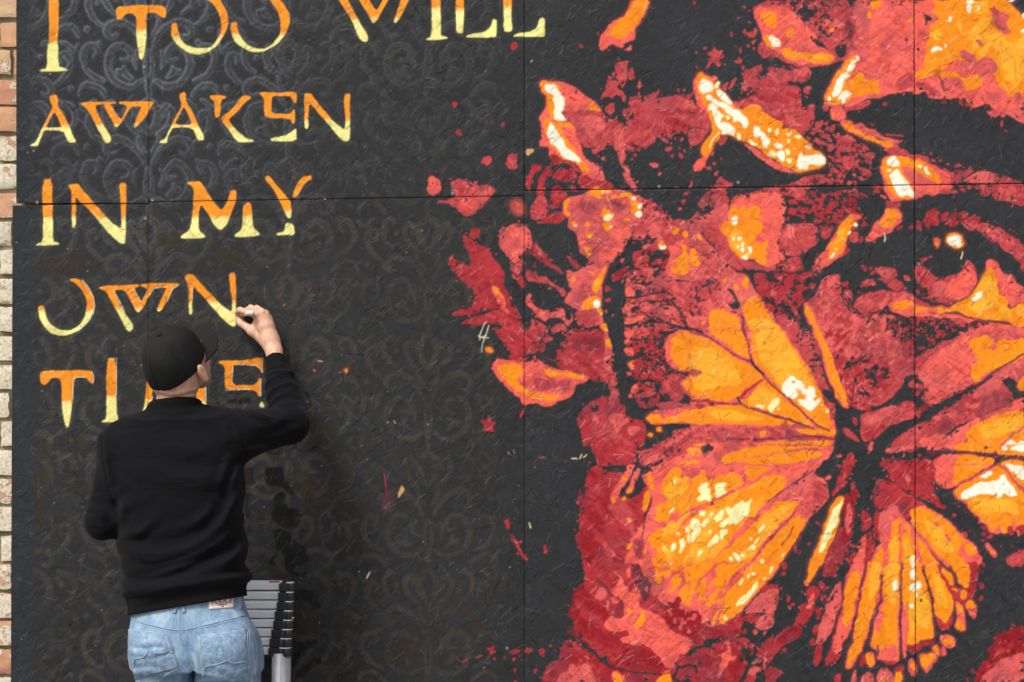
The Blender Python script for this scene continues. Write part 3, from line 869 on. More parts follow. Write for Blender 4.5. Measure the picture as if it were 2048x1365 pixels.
o 160,56 162,46 166,38 170,30 176,25 184,26 184,34 182,40 192,42 198,36 206,30 206,138 150,138 150,130 158,124 154,116 146,112 144,104 156,100 166,92 174,88 176,90 170,98 160,104 164,112 170,110 176,104 182,96 188,88 194,84 206,78 206,70 196,72 186,78 180,84 178,90 184,80 176,74 168,86 158,88 152,84 156,76 152,72 158,66 164,64 168,58 172,56 176,46 170,50 164,56
o%.6,10,-50,2 146,100 200,80 206,138 146,138
y%.4,12,-50,2 166,30 206,40 206,138 160,138
l 174,42 176,38 178,40 176,44
l 169,76 172,71 175,71 172,77
l 200,52 206,50 206,58
l 202,60 206,58 206,64
l 186,94 194,88 200,84 206,84 206,100 200,104 196,110 192,113 188,108 190,103 194,98 190,100 187,97
l 178,101 181,100 181,104
l 181,108 184,106 188,112 186,120 182,126 183,116
l 172,115 176,111 178,114 177,120 173,123
l 163,117 166,114 166,118 164,119
l 170,134 173,131 172,135
!~s 3 206,70 190,76 178,86
!~p 4 150,60 146,72 142,84 140,96 139,104
!m 128,108 140,104 142,118 140,128 132,132 130,120
!p/ 131,112 139,106 140,124 133,130
!~w 1.4 58,15 65,16
!~l 1.4 68,15 70,11
!~l 1.4 72,14 76,11
!s 22,15 29,15 28,16 22,16
!r 49,17 53,16 52,19
r 26,115 29,114 30,124 27,124
!o 16,24 19,25 18,26
!~l 2 10,89 12,94
r 77,18 80,18 80,21
@E2
c 0,0 165,0 160,12 150,22 140,34 144,36 152,40 158,52 156,62 150,70 140,78 134,86 128,96 122,106 116,114 108,126 100,138 0,138
s%.5,14,20,2 0,0 60,0 40,16 20,30 0,40
o 36,14 44,9 56,6 70,3 84,1 100,1 120,2 140,2 155,2 150,4 138,4 124,4 112,6 100,9 88,11 76,13 66,16 54,19 44,21 34,20
o 52,18 66,16 80,13 96,11 112,8 126,7 140,7 150,8 150,13 140,16 128,19 116,21 104,22 90,21 76,22 62,21
o 60,26 70,23 84,24 96,24 90,27 84,30 78,36 72,40 66,41 64,34
!p/ 98,27 106,24 114,24 113,29 108,27
o 0,40 8,34 16,28 18,34 22,40 28,36 40,34 54,32 58,38 60,44 56,48 46,52 34,58 26,62 20,66 10,70 0,74
o 0,82 10,76 20,70 30,64 44,58 58,50 70,46 82,38 88,34 104,34 109,40 108,46 104,52 96,58 90,62 84,68 78,74 74,80 64,86 56,94 50,104 44,114 36,120 28,126 10,132 0,138
o 0,138 20,130 40,120 52,110 60,100 72,88 84,78 94,70 100,62 108,64 118,64 127,62 126,68 118,74 112,82 104,88 98,94 90,104 84,112 76,122 68,132 64,138
o 70,138 80,124 88,114 96,104 104,96 112,88 120,80 126,78 124,84 132,84 128,94 122,106 116,116 108,128 102,138
y%.5,18,-45,2.5 0,80 60,50 84,40 84,70 60,90 30,126 0,138
y%.5,18,-45,2.5 20,132 60,104 96,72 124,64 96,96 70,130
!c 76,80 80,72 86,70 84,76 78,80
!~p 3 140,30 124,40 112,48 100,56 92,62 86,68
!~s 4 126,68 112,84 100,96 92,106 84,116 74,128 66,138
!~p 2 126,68 112,84 100,96 92,106 84,116
!~r 3 118,92 112,104 104,114
!~c 3.5 0,72 16,68 30,62 44,56 58,48 72,43 84,34 98,28
!~c 3 70,82 62,88 56,96 50,106 44,116
s 104,52 118,44 130,34 138,32 144,36 142,46 138,56 140,70 130,72 124,66 112,64 100,62 96,60
o 114,55 118,54 117,58
m 140,40 148,42 154,48 157,56 153,64 144,70 138,70 140,60 142,50
s 128,74 140,68 150,67 150,70 142,76 134,84 126,82
~k 3 134,30 126,38 116,46
s 152,38 157,34 160,36 158,40 154,41
r 166,12 172,10 172,13 167,14
r 178,14 182,10 186,13 187,20 184,22 182,28 178,34 175,40 175,46 170,50 166,54 163,58 160,56 163,52 166,46 165,40 170,32 174,26 168,24 164,22 172,22 176,22
s 176,30 182,26 178,33 174,38 172,36
r 176,58 184,57 186,50 184,44 187,42 188,50 191,53 189,60 186,66 186,76 186,84 184,94 182,104 180,112 178,118 181,122 176,128 170,138 152,138 158,124 164,110 168,104 170,95 180,92 176,84 176,76
s 179,66 182,64 184,76 184,86 181,92 182,98 181,104 178,98 177,90 176,82
o 178,79 182,79 181,82
d 172,96 184,94 182,108 176,116 168,110
o 175,58 168,58 162,68 158,78 154,86 151,94 148,104 144,116 140,126 136,138 150,138 154,128 158,118 164,106 168,96 170,86 173,74 176,62
l 175,59 172,66 166,72 160,80 156,92 152,100 150,108 148,116 147,122 152,123 155,116 156,109 162,100 166,94 168,88 171,78 174,68
r 195,74 199,74 206,84 206,92 200,96 195,94
r 184,120 190,112 196,104 206,96 206,138 178,138
c 194,108 198,102 201,108 200,120 198,138 184,138 188,124
r 142,88 146,88 150,96
r 132,112 137,110 136,114 133,114
r 118,116 122,112 122,124 117,122
r 124,120 127,119 126,124
r 123,104 127,104 126,110
l 8,49 14,46 20,41 22,45 20,48 24,49 24,56 25,62 22,65 18,62 14,62 10,64 8,61 13,58 9,54
l 28,46 32,43 43,42 42,45 38,49 40,53 43,54 39,57 33,59 29,58 30,52
l 10,75 15,73 18,76 15,81 11,80
l 0,86 6,84 12,86 12,92 10,96 6,98 0,95
l 12,90 16,86 20,82 22,85 20,90 15,94
l 23,78 27,75 27,80 24,82
l 28,82 33,75 38,74 39,79 36,84 32,87 29,85
l 40,74 44,70 46,73 50,68 56,66 60,62 62,66 66,65 69,61 70,62 67,68 68,74 66,80 62,83 58,78 60,84 56,86 52,91 48,88 46,92 42,90 38,94 34,92 36,88 40,84 46,80 42,78
l 0,104 4,98 8,92 12,92 11,102 6,106 2,112 0,110
l 21,99 24,96 25,101 22,102
l 21,112 24,108 28,101 32,103 33,109 28,112 24,115 20,116
l 34,98 38,95 42,96 42,101 38,103 37,108 34,106
l 57,90 61,88 61,91 58,92
l 78,98 82,93 87,90 85,95 80,101 78,101
l 65,106 70,105 68,108
l 73,110 76,105 78,108 74,113
l 66,116 72,112 75,115 74,119 70,117 67,120
l 11,121 14,118 16,122 12,126 9,128
l 44,129 48,128 47,133
l 49,126 52,122 57,128 55,133 52,132
l 57,124 60,121 62,126 58,128
l 62,122 65,121 64,124
l 83,124 86,123 85,126
l 79,130 82,129 84,134 80,134
l 103,126 108,123 107,126 104,128
@E3
r 3,12 8,10 11,14 10,20 12,24 8,26 6,32 0,36 0,22 6,18
s 47,6 52,4 60,2 70,0 112,0 112,4 100,2 88,3 76,4 66,6 56,9 50,11
c 112,0 130,0 128,4 114,5
k 44,12 56,8 64,9 60,13 66,16 60,17 52,16
k 68,11 78,8 86,3 94,5 96,10 90,12 82,14 74,14
r 39,20 50,18 56,16 66,18 72,18 80,16 92,14 100,18 104,24 106,30 104,38 104,44 102,50 106,58 108,64 114,68 116,72 112,74 104,68 94,64 82,60 72,54 62,47 56,42 50,36 48,28 42,24
s 67,34 72,33 76,38 74,44 69,40
s 93,18 98,17 100,20 96,23
p 94,8 104,6 112,10 106,20 98,16
k 58,44 64,49 72,55 80,58 90,62 98,66 106,70 116,76 108,75 98,70 88,65 78,61 68,56 60,49
r 36,38 44,39 50,41 58,44 64,50 72,56 80,60 88,65 94,68 86,70 78,72 76,78 74,84 66,82 60,74 58,66 50,70 44,72 36,74 34,66 35,52
p/ 60,66 70,62 74,72 72,80 64,76
s 38,78 48,72 54,66 60,70 62,76 68,82 74,88 78,92 70,92 62,88 56,92 52,98 50,110 44,114 40,108 38,98 36,88
r 34,74 40,76 38,90 40,106 36,110 32,104 33,88
c 102,16 112,11 124,11 150,12 170,14 172,20 164,26 150,34 140,40 130,46 120,49 112,49 106,44 104,34 103,24
o 126,24 132,12 150,12 168,14 172,18 170,21 164,24 150,33 138,40 124,46 122,40 125,34
!~s 2 126,23 145,23 165,22
o 126,0 180,0 172,8 164,10 150,9 136,6 126,4
o 172,8 182,0 206,0 206,12 190,12 176,12
w 181,2 186,0 187,8 182,8
w 190,6 196,0 206,2 206,9 196,8
!~p 5 112,5 130,7 150,10 168,12 180,13 206,14
!p 170,10 176,14 174,20 171,18
o 178,20 190,17 206,18 206,56 196,44 188,34 180,26
w 184,22 190,23 200,23 206,24 206,40 198,36 194,28 192,32 186,26
c 124,52 136,43 156,33 174,22 190,36 206,56 206,96 190,100 170,102 150,80 136,66 126,60
o 128,50 136,44 146,40 156,34 166,28 174,23 180,26 186,34 194,44 202,54 206,58 206,90 196,91 192,86 190,80 182,78 176,82 176,90 174,96 170,98 164,92 156,84 148,76 142,70 138,64 130,60 127,56
y 144,62 170,60 196,64 200,80 180,76 160,80 148,72
w 134,54 140,50 146,46 154,44 162,41 170,42 176,38 176,34 182,34 186,40 190,46 194,52 196,59 190,59 184,54 180,56 178,60 174,60 174,54 168,56 158,56 150,58 142,61 136,62 133,58
w 152,36 160,31 164,30 170,33 164,36 156,38
!~s 3 206,52 194,40 184,28 176,22 160,32 144,40 128,47
o 177,82 184,78 190,81 191,88 188,96 184,103 180,100 176,90
o 194,84 206,86 206,91 196,90
r 186,94 190,90 194,96 192,104 186,102
r 196,92 206,91 206,100 200,104 196,100
c 196,96 200,98 200,104 197,104
r 123,67 128,67 126,69
r 129,70 132,70 131,72
r 138,75 141,76 139,78
r 124,78 129,79 128,82 124,82
r 133,99 138,98 141,104 138,106 134,103
r 142,97 145,97 143,99
r 155,100 160,99 161,103 157,104
r 155,108 159,107 158,111
r 161,104 166,104 168,108 163,107
r 178,115 181,116 179,119
r 190,113 193,115 191,117
r%.4,5,-50,2 146,80 152,82 172,104 166,108
c 161,112 166,112 170,118 174,124 172,129 167,125 162,119
o 163,115 168,120 171,126 167,122
m 184,130 190,124 198,122 206,120 206,138 190,138 185,134
c 74,74 90,68 100,73 114,83 130,97 142,109 150,114 154,122 158,130 156,138 116,138 84,100 76,88
o 76,73 82,71 90,70 98,74 104,78 112,84 120,90 128,98 136,106 140,110 134,112 130,118 128,124 136,130 142,138 116,138 108,128 100,118 92,108 84,100 82,96 80,90 76,82 75,76
y 90,80 104,92 120,104 126,124 110,120 96,102
o 136,114 144,112 150,115 152,121 146,126 140,124 136,118
!s 103,87 107,86 108,92 104,92
!s 114,102 118,100 123,106 122,110 118,107
!~s 5 84,100 92,108 100,118 108,128 118,138
c 28,138 36,116 44,112 50,108 52,96 56,86 64,80 70,86 78,92 82,100 90,106 100,122 110,138
o 84,104 90,112 98,122 106,132 110,138 90,138 88,124 84,114
o 58,84 64,83 66,86 64,90 60,92 62,100 64,112 62,128 63,138 50,138 50,120 52,106 54,94
o 67,92 72,90 75,94 74,98 76,106 80,112 82,118 82,138 66,138 66,124 65,112 66,102 70,98
o 30,138 34,128 38,120 42,116 44,124 44,138
y 52,110 60,100 62,120 60,138 52,138
y 68,106 74,108 78,120 76,138 68,138
l 76,128 79,126 82,128 81,138 75,138
d 0,56 8,56 10,52 16,53 15,60 13,68 12,80 10,92 8,104 4,118 4,124 0,124
s 5,66 7,64 9,76 9,86 6,92 7,98 5,104 2,96 1,86 3,76
r 9,42 13,42 13,48 11,54 8,56
r 20,76 24,74 30,86 29,92 26,97 20,98
r 26,112 34,108 36,116 30,126 26,138 4,138 10,126 16,116 20,106 22,100
c 20,104 24,101 25,112 24,124 22,138 10,138 14,124
!s 28,2 32,0 32,6 29,8
@F1
r 72,0 140,0 138,14 146,22 150,30 150,36 160,46 168,52 178,62 188,74 196,84 206,90 206,138 24,138 26,126 30,120 36,114 44,108 50,96 56,92 62,90 70,90 64,84 62,76 64,68 66,62 63,58 66,54 62,50 62,40 64,34 70,30 73,26 73,18 74,10
d%.5,20,45,2.5 62,20 120,20 120,100 206,100 206,138 24,138 50,100
c 104,34 108,30 112,22 112,16 116,18 120,28 124,34 130,28 128,20 122,14 120,6 124,4 126,10 126,20 134,30 138,40 134,50 146,56 156,58 164,64 166,72 172,78 180,82 190,85 196,88 198,92 196,98 188,104 180,104 178,112 178,118 172,121 166,118 160,110 154,104 148,98 144,94 138,92 134,96 126,94 118,93 113,88 116,86 124,84 122,76 112,78 104,78 98,76 96,70 100,66 104,61 112,64 118,62 118,54 118,46 116,40 108,40
s 88,28 96,28 98,36 94,44 86,40
s 97,44 101,44 100,55 98,54
s 102,40 110,40 112,46 106,48
~p 6 88,18 96,28 104,38
p/ 112,40 120,48 118,56 110,62 104,60 106,52 112,48
c 134,0 206,0 206,52 196,56 188,54 180,50 182,42 178,38 174,46 168,50 160,46 156,40 150,36 150,28 146,20 138,10
o 123,53 127,54 128,60 124,61
o 133,66 136,60 140,55 142,56 142,70 138,74 134,75 131,73
o 129,36 132,36 132,40 130,41
o 137,14 141,12 142,20 138,20
o 128,49 131,48 131,52
p 127,2 136,0 138,12 144,20 147,24 148,30 146,40 142,46 139,44 138,34 132,26 128,16
!c 142,28 146,26 145,34 142,32
o%.5,9,-50,2 150,0 206,0 206,30 196,50 160,30
o 150,0 206,0 206,20 200,30 198,44 192,50 186,48 190,42 186,34 192,24 186,16 188,6 180,4 172,8 166,4 160,6 154,4
l 154,20 157,18 158,22 156,24
l 169,0 172,0 170,3
o 152,18 156,14 161,16 162,22 156,26 153,22
o 183,42 187,42 186,47 183,46
!d 160,58 170,50 176,44 180,38 183,44 180,50 190,54 206,54 206,92 194,86 184,80 174,74 166,68
!s%.25,7,0,1 164,56 186,50 206,56 206,88 184,76
!s 174,66 178,66 178,70 175,70
!s 180,74 184,72 186,76 182,78
!k 190,104 196,98 206,94 206,97 198,104 194,108
!~k 6 66,92 78,98 88,106 96,112 102,118
!k 88,106 98,112 102,118 98,118 92,114
!~k 4 102,118 114,122 130,125 146,126 160,127
!~k 6 178,118 186,120 192,117 200,118 200,124
!~k 6 180,118 178,126 174,132 186,138
s 46,128 54,124 54,116 60,116 64,120 68,116 76,115 80,120 84,130 88,138 40,138
!k 57,127 60,130 58,135
!s 72,106 76,106 80,109 75,110
d 108,104 128,94 138,94 150,104 162,116 160,126 140,124 120,120 106,112
c 103,123 110,124 116,128 122,138 106,138
o 104,126 110,126 114,130 117,138 108,138
o 155,133 160,128 168,126 172,128 172,138 155,138
c 160,124 172,120 172,126
!r 4,100 12,97 16,101 10,103 4,103
!r 20,99 26,97 29,102 25,106 21,103
!r 38,100 42,99 42,103
!r 33,94 37,94 35,97
!r 42,96 48,96 48,100
!r 15,122 19,121 19,126 16,127
@F2
r 0,58 10,60 14,70 26,73 38,68 50,62 58,56 60,64 60,72 56,84 50,88 44,88 40,84 36,86 40,90 28,91 16,92 12,96 6,98 0,104
d%.5,14,30,2 0,60 30,74 60,64 56,84 30,90 0,100
c 0,0 103,0 98,10 90,20 82,28 74,38 66,48 58,56 50,62 40,68 30,70 24,74 16,70 12,72 10,60 0,58
o 36,0 102,0 97,9 90,18 82,26 74,36 66,46 58,55 50,61 40,67 33,68 36,58 40,50 34,56 28,70 24,72 24,66 28,60 34,54 38,44 42,34 48,26 54,18 60,8 68,0 64,0 54,8 46,16 40,26 34,30 30,22 32,14 28,8
o 0,0 30,0 24,8 14,14 8,22 4,32 0,42
o%.5,9,-50,2 0,0 40,0 40,44 20,50 0,40
o 20,46 24,47 24,52 19,50
!~s 3 66,2 58,14 50,24 46,30
l 52,48 58,42 64,36 70,28 75,22 78,21 77,26 72,34 66,42 60,48 56,50 52,52
l 54,24 57,19 60,19 57,25
l 64,19 67,13 69,16 66,19
l 70,13 73,11 75,15 71,16
l 89,12 92,5 95,4 93,10 90,13
l 82,18 86,16 84,20
l 37,64 41,59 43,64
!k 14,90 20,86 30,86 36,82 41,86 36,90 26,93 18,94 12,97
!~k 5 12,96 6,100 0,106
r 24,98 30,92 40,90 46,88 54,88 62,86 66,88 64,92 58,96 56,104 62,106 62,112 66,114 62,120 60,130 50,138 34,138 26,130 22,122 20,114 14,108 8,112 4,108 0,110 0,106 10,98 18,96
d%.45,14,40,2 0,98 60,90 60,138 26,138
r 0,120 8,119 14,118 20,120 26,130 36,134 34,138 0,138
c 33,105 42,100 42,92 44,89 46,92 46,104 50,108 44,112 40,118 36,124 34,132 30,130 34,120 36,112
s 0,86 4,90 2,96 0,96
s 48,106 52,106 52,110 48,112
s 62,54 72,44 80,36 90,28 100,28 101,34 100,44 98,54 94,62 88,60 84,58 74,58 64,58
r 78,34 86,24 94,24 100,24 100,30 90,30 84,36
!k 89,20 96,18 100,16 100,22 94,24 90,23
s 74,66 80,62 90,60 95,64 94,72 86,78 80,78 74,72
r 60,60 74,58 80,62 74,68 66,68
s 71,78 75,76 77,80 73,83
s 83,80 87,78 85,83
r 60,78 65,77 65,82 60,82
r 133,30 138,28 144,28 148,34 144,42 142,54 138,60 134,66 130,70 127,72 122,70 126,74 124,82 120,86 116,90 110,93 104,98 98,102 94,110 90,116 88,121 84,122 84,108 78,112 72,114 70,116 76,108 80,98 82,92 88,86 98,84 100,80 108,76 116,72 120,68 121,62 126,58 124,52 130,46 134,40 131,36
c 132,46 138,36 142,34 141,44 138,54 132,54
s 70,114 76,110 78,112 72,116
s 84,106 87,108 88,120 85,121
s 66,124 72,120 80,118 82,120 76,126 70,130 67,128
d 98,82 112,74 124,72 126,80 116,90 104,94 98,88
~k 3 121,68 128,73
r 86,124 96,118 103,122 103,128 98,133 96,138 84,138 86,130
r 66,130 76,128 72,136 60,138
r 62,94 70,92 73,97 72,104 68,106 70,98 66,96 62,98
r 108,44 111,37 114,38 111,46
r 110,50 116,44 119,47 114,50 112,54
r 126,32 128,33 127,36
r 103,4 107,0 110,2 112,6 108,8
r 104,11 110,10 110,14 105,14
r 105,100 110,98 111,102 106,103
o 136,0 149,0 146,8 142,14 138,20 135,24 132,20 134,12
c 129,20 132,20 136,26 132,28
r 150,14 154,4 162,2 168,4 170,8 166,14 160,16 152,16
r 146,24 150,20 156,30 150,36
r 148,38 154,36 156,42 150,48 148,44
r 142,54 146,50 149,56 148,64 144,66
r 139,76 144,70 148,72 144,80 140,82
r 137,88 141,84 142,90 138,98
s 170,20 172,28 172,40 170,52 166,62 162,76 158,84 152,92 144,94 144,88 146,78 150,66 153,54 156,42 160,34 164,28
r 144,94 152,93 150,102 148,114 145,120 142,118 141,110
r 183,0 206,0 202,10 198,24 192,40 188,56 184,70 180,84 174,94 172,106 168,112 160,114 154,118 153,112 158,102 162,92 164,80 168,66 172,54 174,40 176,26 178,14
c 184,0 200,0 196,16 192,34 188,52 184,68 180,80 174,90 171,104 166,104 162,100 164,88 168,74 172,60 175,44 178,24
o 188,12 192,9 195,14 193,30 188,46 184,62 181,74 176,76 173,68 176,54 178,38
o 200,0 206,0 206,70 198,88 194,98 188,110 184,118 180,119 180,112 184,100 186,88 188,74 190,60 193,46 197,30 201,14
c 177,110 184,100 188,112 182,120 178,119
r 194,104 200,106 198,116 194,120
r 165,130 169,126 173,128 172,138 166,138
@F3
c 8,2 20,0 24,6 20,18 18,34 14,52 10,66 8,74 4,84 0,90 0,70 2,20
o 8,12 12,10 16,12 18,20 16,34 12,48 9,62 7,70 0,74 0,40 4,24
c 2,112 12,84 18,44 28,4 30,0 46,0 46,14 42,40 36,56 30,76 20,100 6,121 2,120
o 30,0 44,0 43,12 40,26 37,40 36,50 32,58 30,68 26,80 22,92 16,104 10,112 5,119 3,117 4,110 9,96 12,84 13,72 15,60 18,46 22,30 26,14
y 32,0 42,0 40,20 34,40 28,44 28,16
!~p 5 25,0 22,14 18,34 14,52 11,70 8,84
c 44,0 66,0 65,50 63,80 64,110 56,115 44,113 38,110 36,100 30,96 32,80 40,56
o 46,0 64,0 64,20 64,40 62,50 60,60 62,70 60,84 62,96 63,106 56,112 44,112 39,108 40,98 38,94 36,98 32,94 32,86 34,76 38,66 42,54 45,44 45,30 44,14
y 48,0 62,0 62,36 58,50 48,40
!c 36,66 42,54 44,60 42,72 38,82
!c 40,98 60,92 62,108 48,112 40,110
r 44,112 60,110 58,116 48,116
!~k 3 38,94 38,106
!~p 5 43,14 42,30 42,44 36,52 33,60 31,72 28,82
c 66,46 70,54 72,70 72,90 71,104 68,112 67,100 66,84 66,66
o 66,0 88,0 90,10 94,22 96,34 98,48 100,62 101,76 102,86 96,88 88,88 84,92 76,92 72,94 73,80 72,66 70,54 66,46 65,30
y 74,30 92,30 98,60 98,80 84,70 76,86 73,60
!~p 5 65,0 65,20 65,40 64,56 64,70 65,84 65,104
!~s 2 72,44 72,70 72,94
r 72,94 86,92 96,88 103,84 104,90 100,94 92,94 88,100 80,104 74,100
w 75,0 81,0 80,6 76,7
w 75,10 81,8 81,20 78,19 75,15
w 75,24 80,23 86,20 90,26 86,30 80,33 75,30
w 81,37 83,35 85,38 84,40 81,40
w 73,49 76,47 78,50 76,54 74,52
w 54,24 60,20 62,29 56,32
r 103,60 108,66 114,70 120,64 124,62 122,72 116,76 110,78 106,72
o 90,2 104,0 110,4 112,14 116,24 120,34 124,44 124,52 122,60 118,64 114,70 108,64 104,58 103,48 104,44 100,34 96,22
y 100,10 108,14 118,40 116,56 106,46
!~p 5 88,6 95,20 98,32 101,44 101,54 103,62
r 140,0 153,0 153,16 150,30 148,38 146,44 140,44 136,38 138,30 144,20 144,8
r 106,4 112,4 122,20 134,34 138,48 134,50 124,40 118,30
o 110,4 116,8 122,14 126,24 122,26 116,18
o 120,0 140,0 144,8 144,18 142,28 138,31 132,24 128,16 124,8
o 131,34 136,32 140,34 139,40 135,42
o 122,30 127,29 128,33
s 138,48 150,48 151,56 149,64 146,64 142,56
o 138,46 143,43 148,46 150,52 146,54 140,52
c 126,42 134,46 138,56 139,66 139,78 135,80 128,78 125,74 128,66 128,56
o 128,48 132,46 135,52 136,57 130,58
o 126,72 130,67 136,70 138,78 130,79
c 108,81 116,82 124,84 126,90 124,97 118,98 112,94
o 113,88 120,85 124,90 120,95 114,93
c 111,96 116,98 116,106 110,108
c 100,95 108,94 110,104 106,108 102,104
o 101,96 106,94 109,102 106,106 102,102
c 88,104 104,103 106,112 98,120 94,127 90,122
o 87,107 94,104 102,104 104,110 98,114 94,118 92,122 90,118 88,112
c 73,110 78,108 82,114 83,124 82,130 77,130 73,122
o 75,114 79,113 82,120 79,123 76,120
c 24,104 34,102 36,112 32,120 26,120
o 25,106 30,104 34,108 34,116 28,119 25,114
s 37,126 42,120 48,120 54,126 56,132 55,138 36,138
o 40,131 44,132 44,138
o 47,131 50,134 49,138
o 57,132 60,124 64,119 66,120 66,138 55,138
r 56,122 64,116 68,118 67,122 60,126
s 20,131 26,125 32,127 33,138 18,138
s 10,130 13,122 15,124 14,138 8,138
r 18,110 22,106 21,116 18,120
r 157,0 161,2 160,6 157,4
r 156,10 160,11 158,13
r 154,24 158,23 160,28 157,31 154,28
r 152,39 158,38 157,44 154,45
r 190,70 194,70 193,73
m 186,0 206,0 198,4 190,3
r 140,138 140,130 142,130 142,138
r 144,121 149,122 147,125
d 148,138 152,128 152,122 156,116 162,110 168,104 162,100 168,96 174,90 171,86 178,80 186,80 196,74 206,71 206,138
m 168,106 180,98 190,100 180,106
s 158,130 162,124 170,120 176,112 186,108 196,104 206,102 206,138 156,138
@L4
c 114,7 118,4 122,9 123,14 120,18 116,19 113,15
s 117,8 120,12 119,16 116,15
m 129,9 136,7 142,9 150,11 158,11 162,14 160,18 156,21 150,28 146,33 140,34 136,30 132,26 126,23 120,25 122,23 130,20 133,15
c/ 138,20 146,17 152,15 158,14 156,20 150,26 146,30 140,30 136,24
c/ 172,22 178,20 182,26 183,32 178,33 173,28
s 165,41 174,40 180,39 187,43 189,50 186,56 181,60 181,70 179,76 174,73 172,70 174,66 170,62 166,57 164,50
c 170,46 178,43 186,48 184,54 176,54 171,52
c 171,58 178,56 180,64 176,66
r 143,47 146,41 151,45 148,50
r 138,46 144,49 150,54 156,54 160,62 166,70 169,78 168,84 172,92 174,100 176,96 180,108 183,114 183,132 176,134 170,128 165,120 161,116 168,113 160,110 152,112 142,111 136,110 146,107 147,104 132,105 131,102 145,100 148,92 146,86 138,80 132,73 129,68 130,60 134,66 138,66 144,70 143,62 140,56
!k 144,104 150,102 158,100 165,99 164,100 156,103 147,105
c 158,84 164,83 168,92 172,102 170,104 164,96
o 160,84 164,84 166,88 162,90
r 175,77 180,74 183,80 184,85 178,82
o 155,127 160,128 161,131 157,131
r 158,114 163,113 162,116
r 171,133 184,131 184,138 174,138
!~w 1.2 156,109 153,113 151,119 151,122
!~w 1.2 150,119 154,121 157,121
!~w 1.6 152,120 155,119
!~w 1.1 157,112 155,119 153,124 152,131
@L2
r 173,32 176,31 178,34 175,37 172,35
r 131,74 134,73 135,76 132,79
r 132,95 136,93 137,98 134,99
r 165,89 168,88 168,91 166,92
m 153,113 158,112 160,116 156,120 152,117
m 170,116 174,110 178,112 178,118 175,122 171,121
s 172,117 176,113 176,118
r 132,22 134,23 134,25
!b 183,108 189,107 189,110 185,112
@L6
r 157,54 159,58 164,59 160,62 162,67 157,65 153,67 154,62 151,59 156,58
c 159,19 163,14 172,15 183,16 183,42 178,40 172,36 166,30 161,24
o 162,19 170,17 182,18 182,26 176,28 184,36 182,40 176,36 168,29
o 53,21 56,21 55,24
!~b 2 34,15 38,16
o 31,21 33,22 32,24
!p/ 80,110 88,108 87,124 80,122
!~r 1.3 82,96 83,104 84,112
!b 94,104 96,108 95,111 91,114 92,110
r 180,52 184,48 183,53 180,56
r 169,129 171,129 172,136 170,136
!~w 1 84,59 85,59
!~w 1 89,58 90,60
!~b 1.2 171,80 172,82
!~b 1.2 175,79 176,82
@L8
r 169,20 171,20 171,25 169,24
r 173,29 176,33 180,40 183,45 186,49 183,49 179,43 175,36
r 155,112 161,110 160,113 156,114
r 157,115 162,114 161,117 156,117
r 147,120 153,117 152,119 148,120
r 137,121 142,120 143,121 138,122
r 172,115 176,112 181,113 176,116
r 167,119 169,118 168,121
r 174,119 177,118 176,121
r 159,119 162,119 161,121
r 175,127 178,128 176,130
r 175,135 177,135 176,138
!~w 1.3 72,57 70,62
!k 43,49 48,50 60,57 56,58 48,54
"""
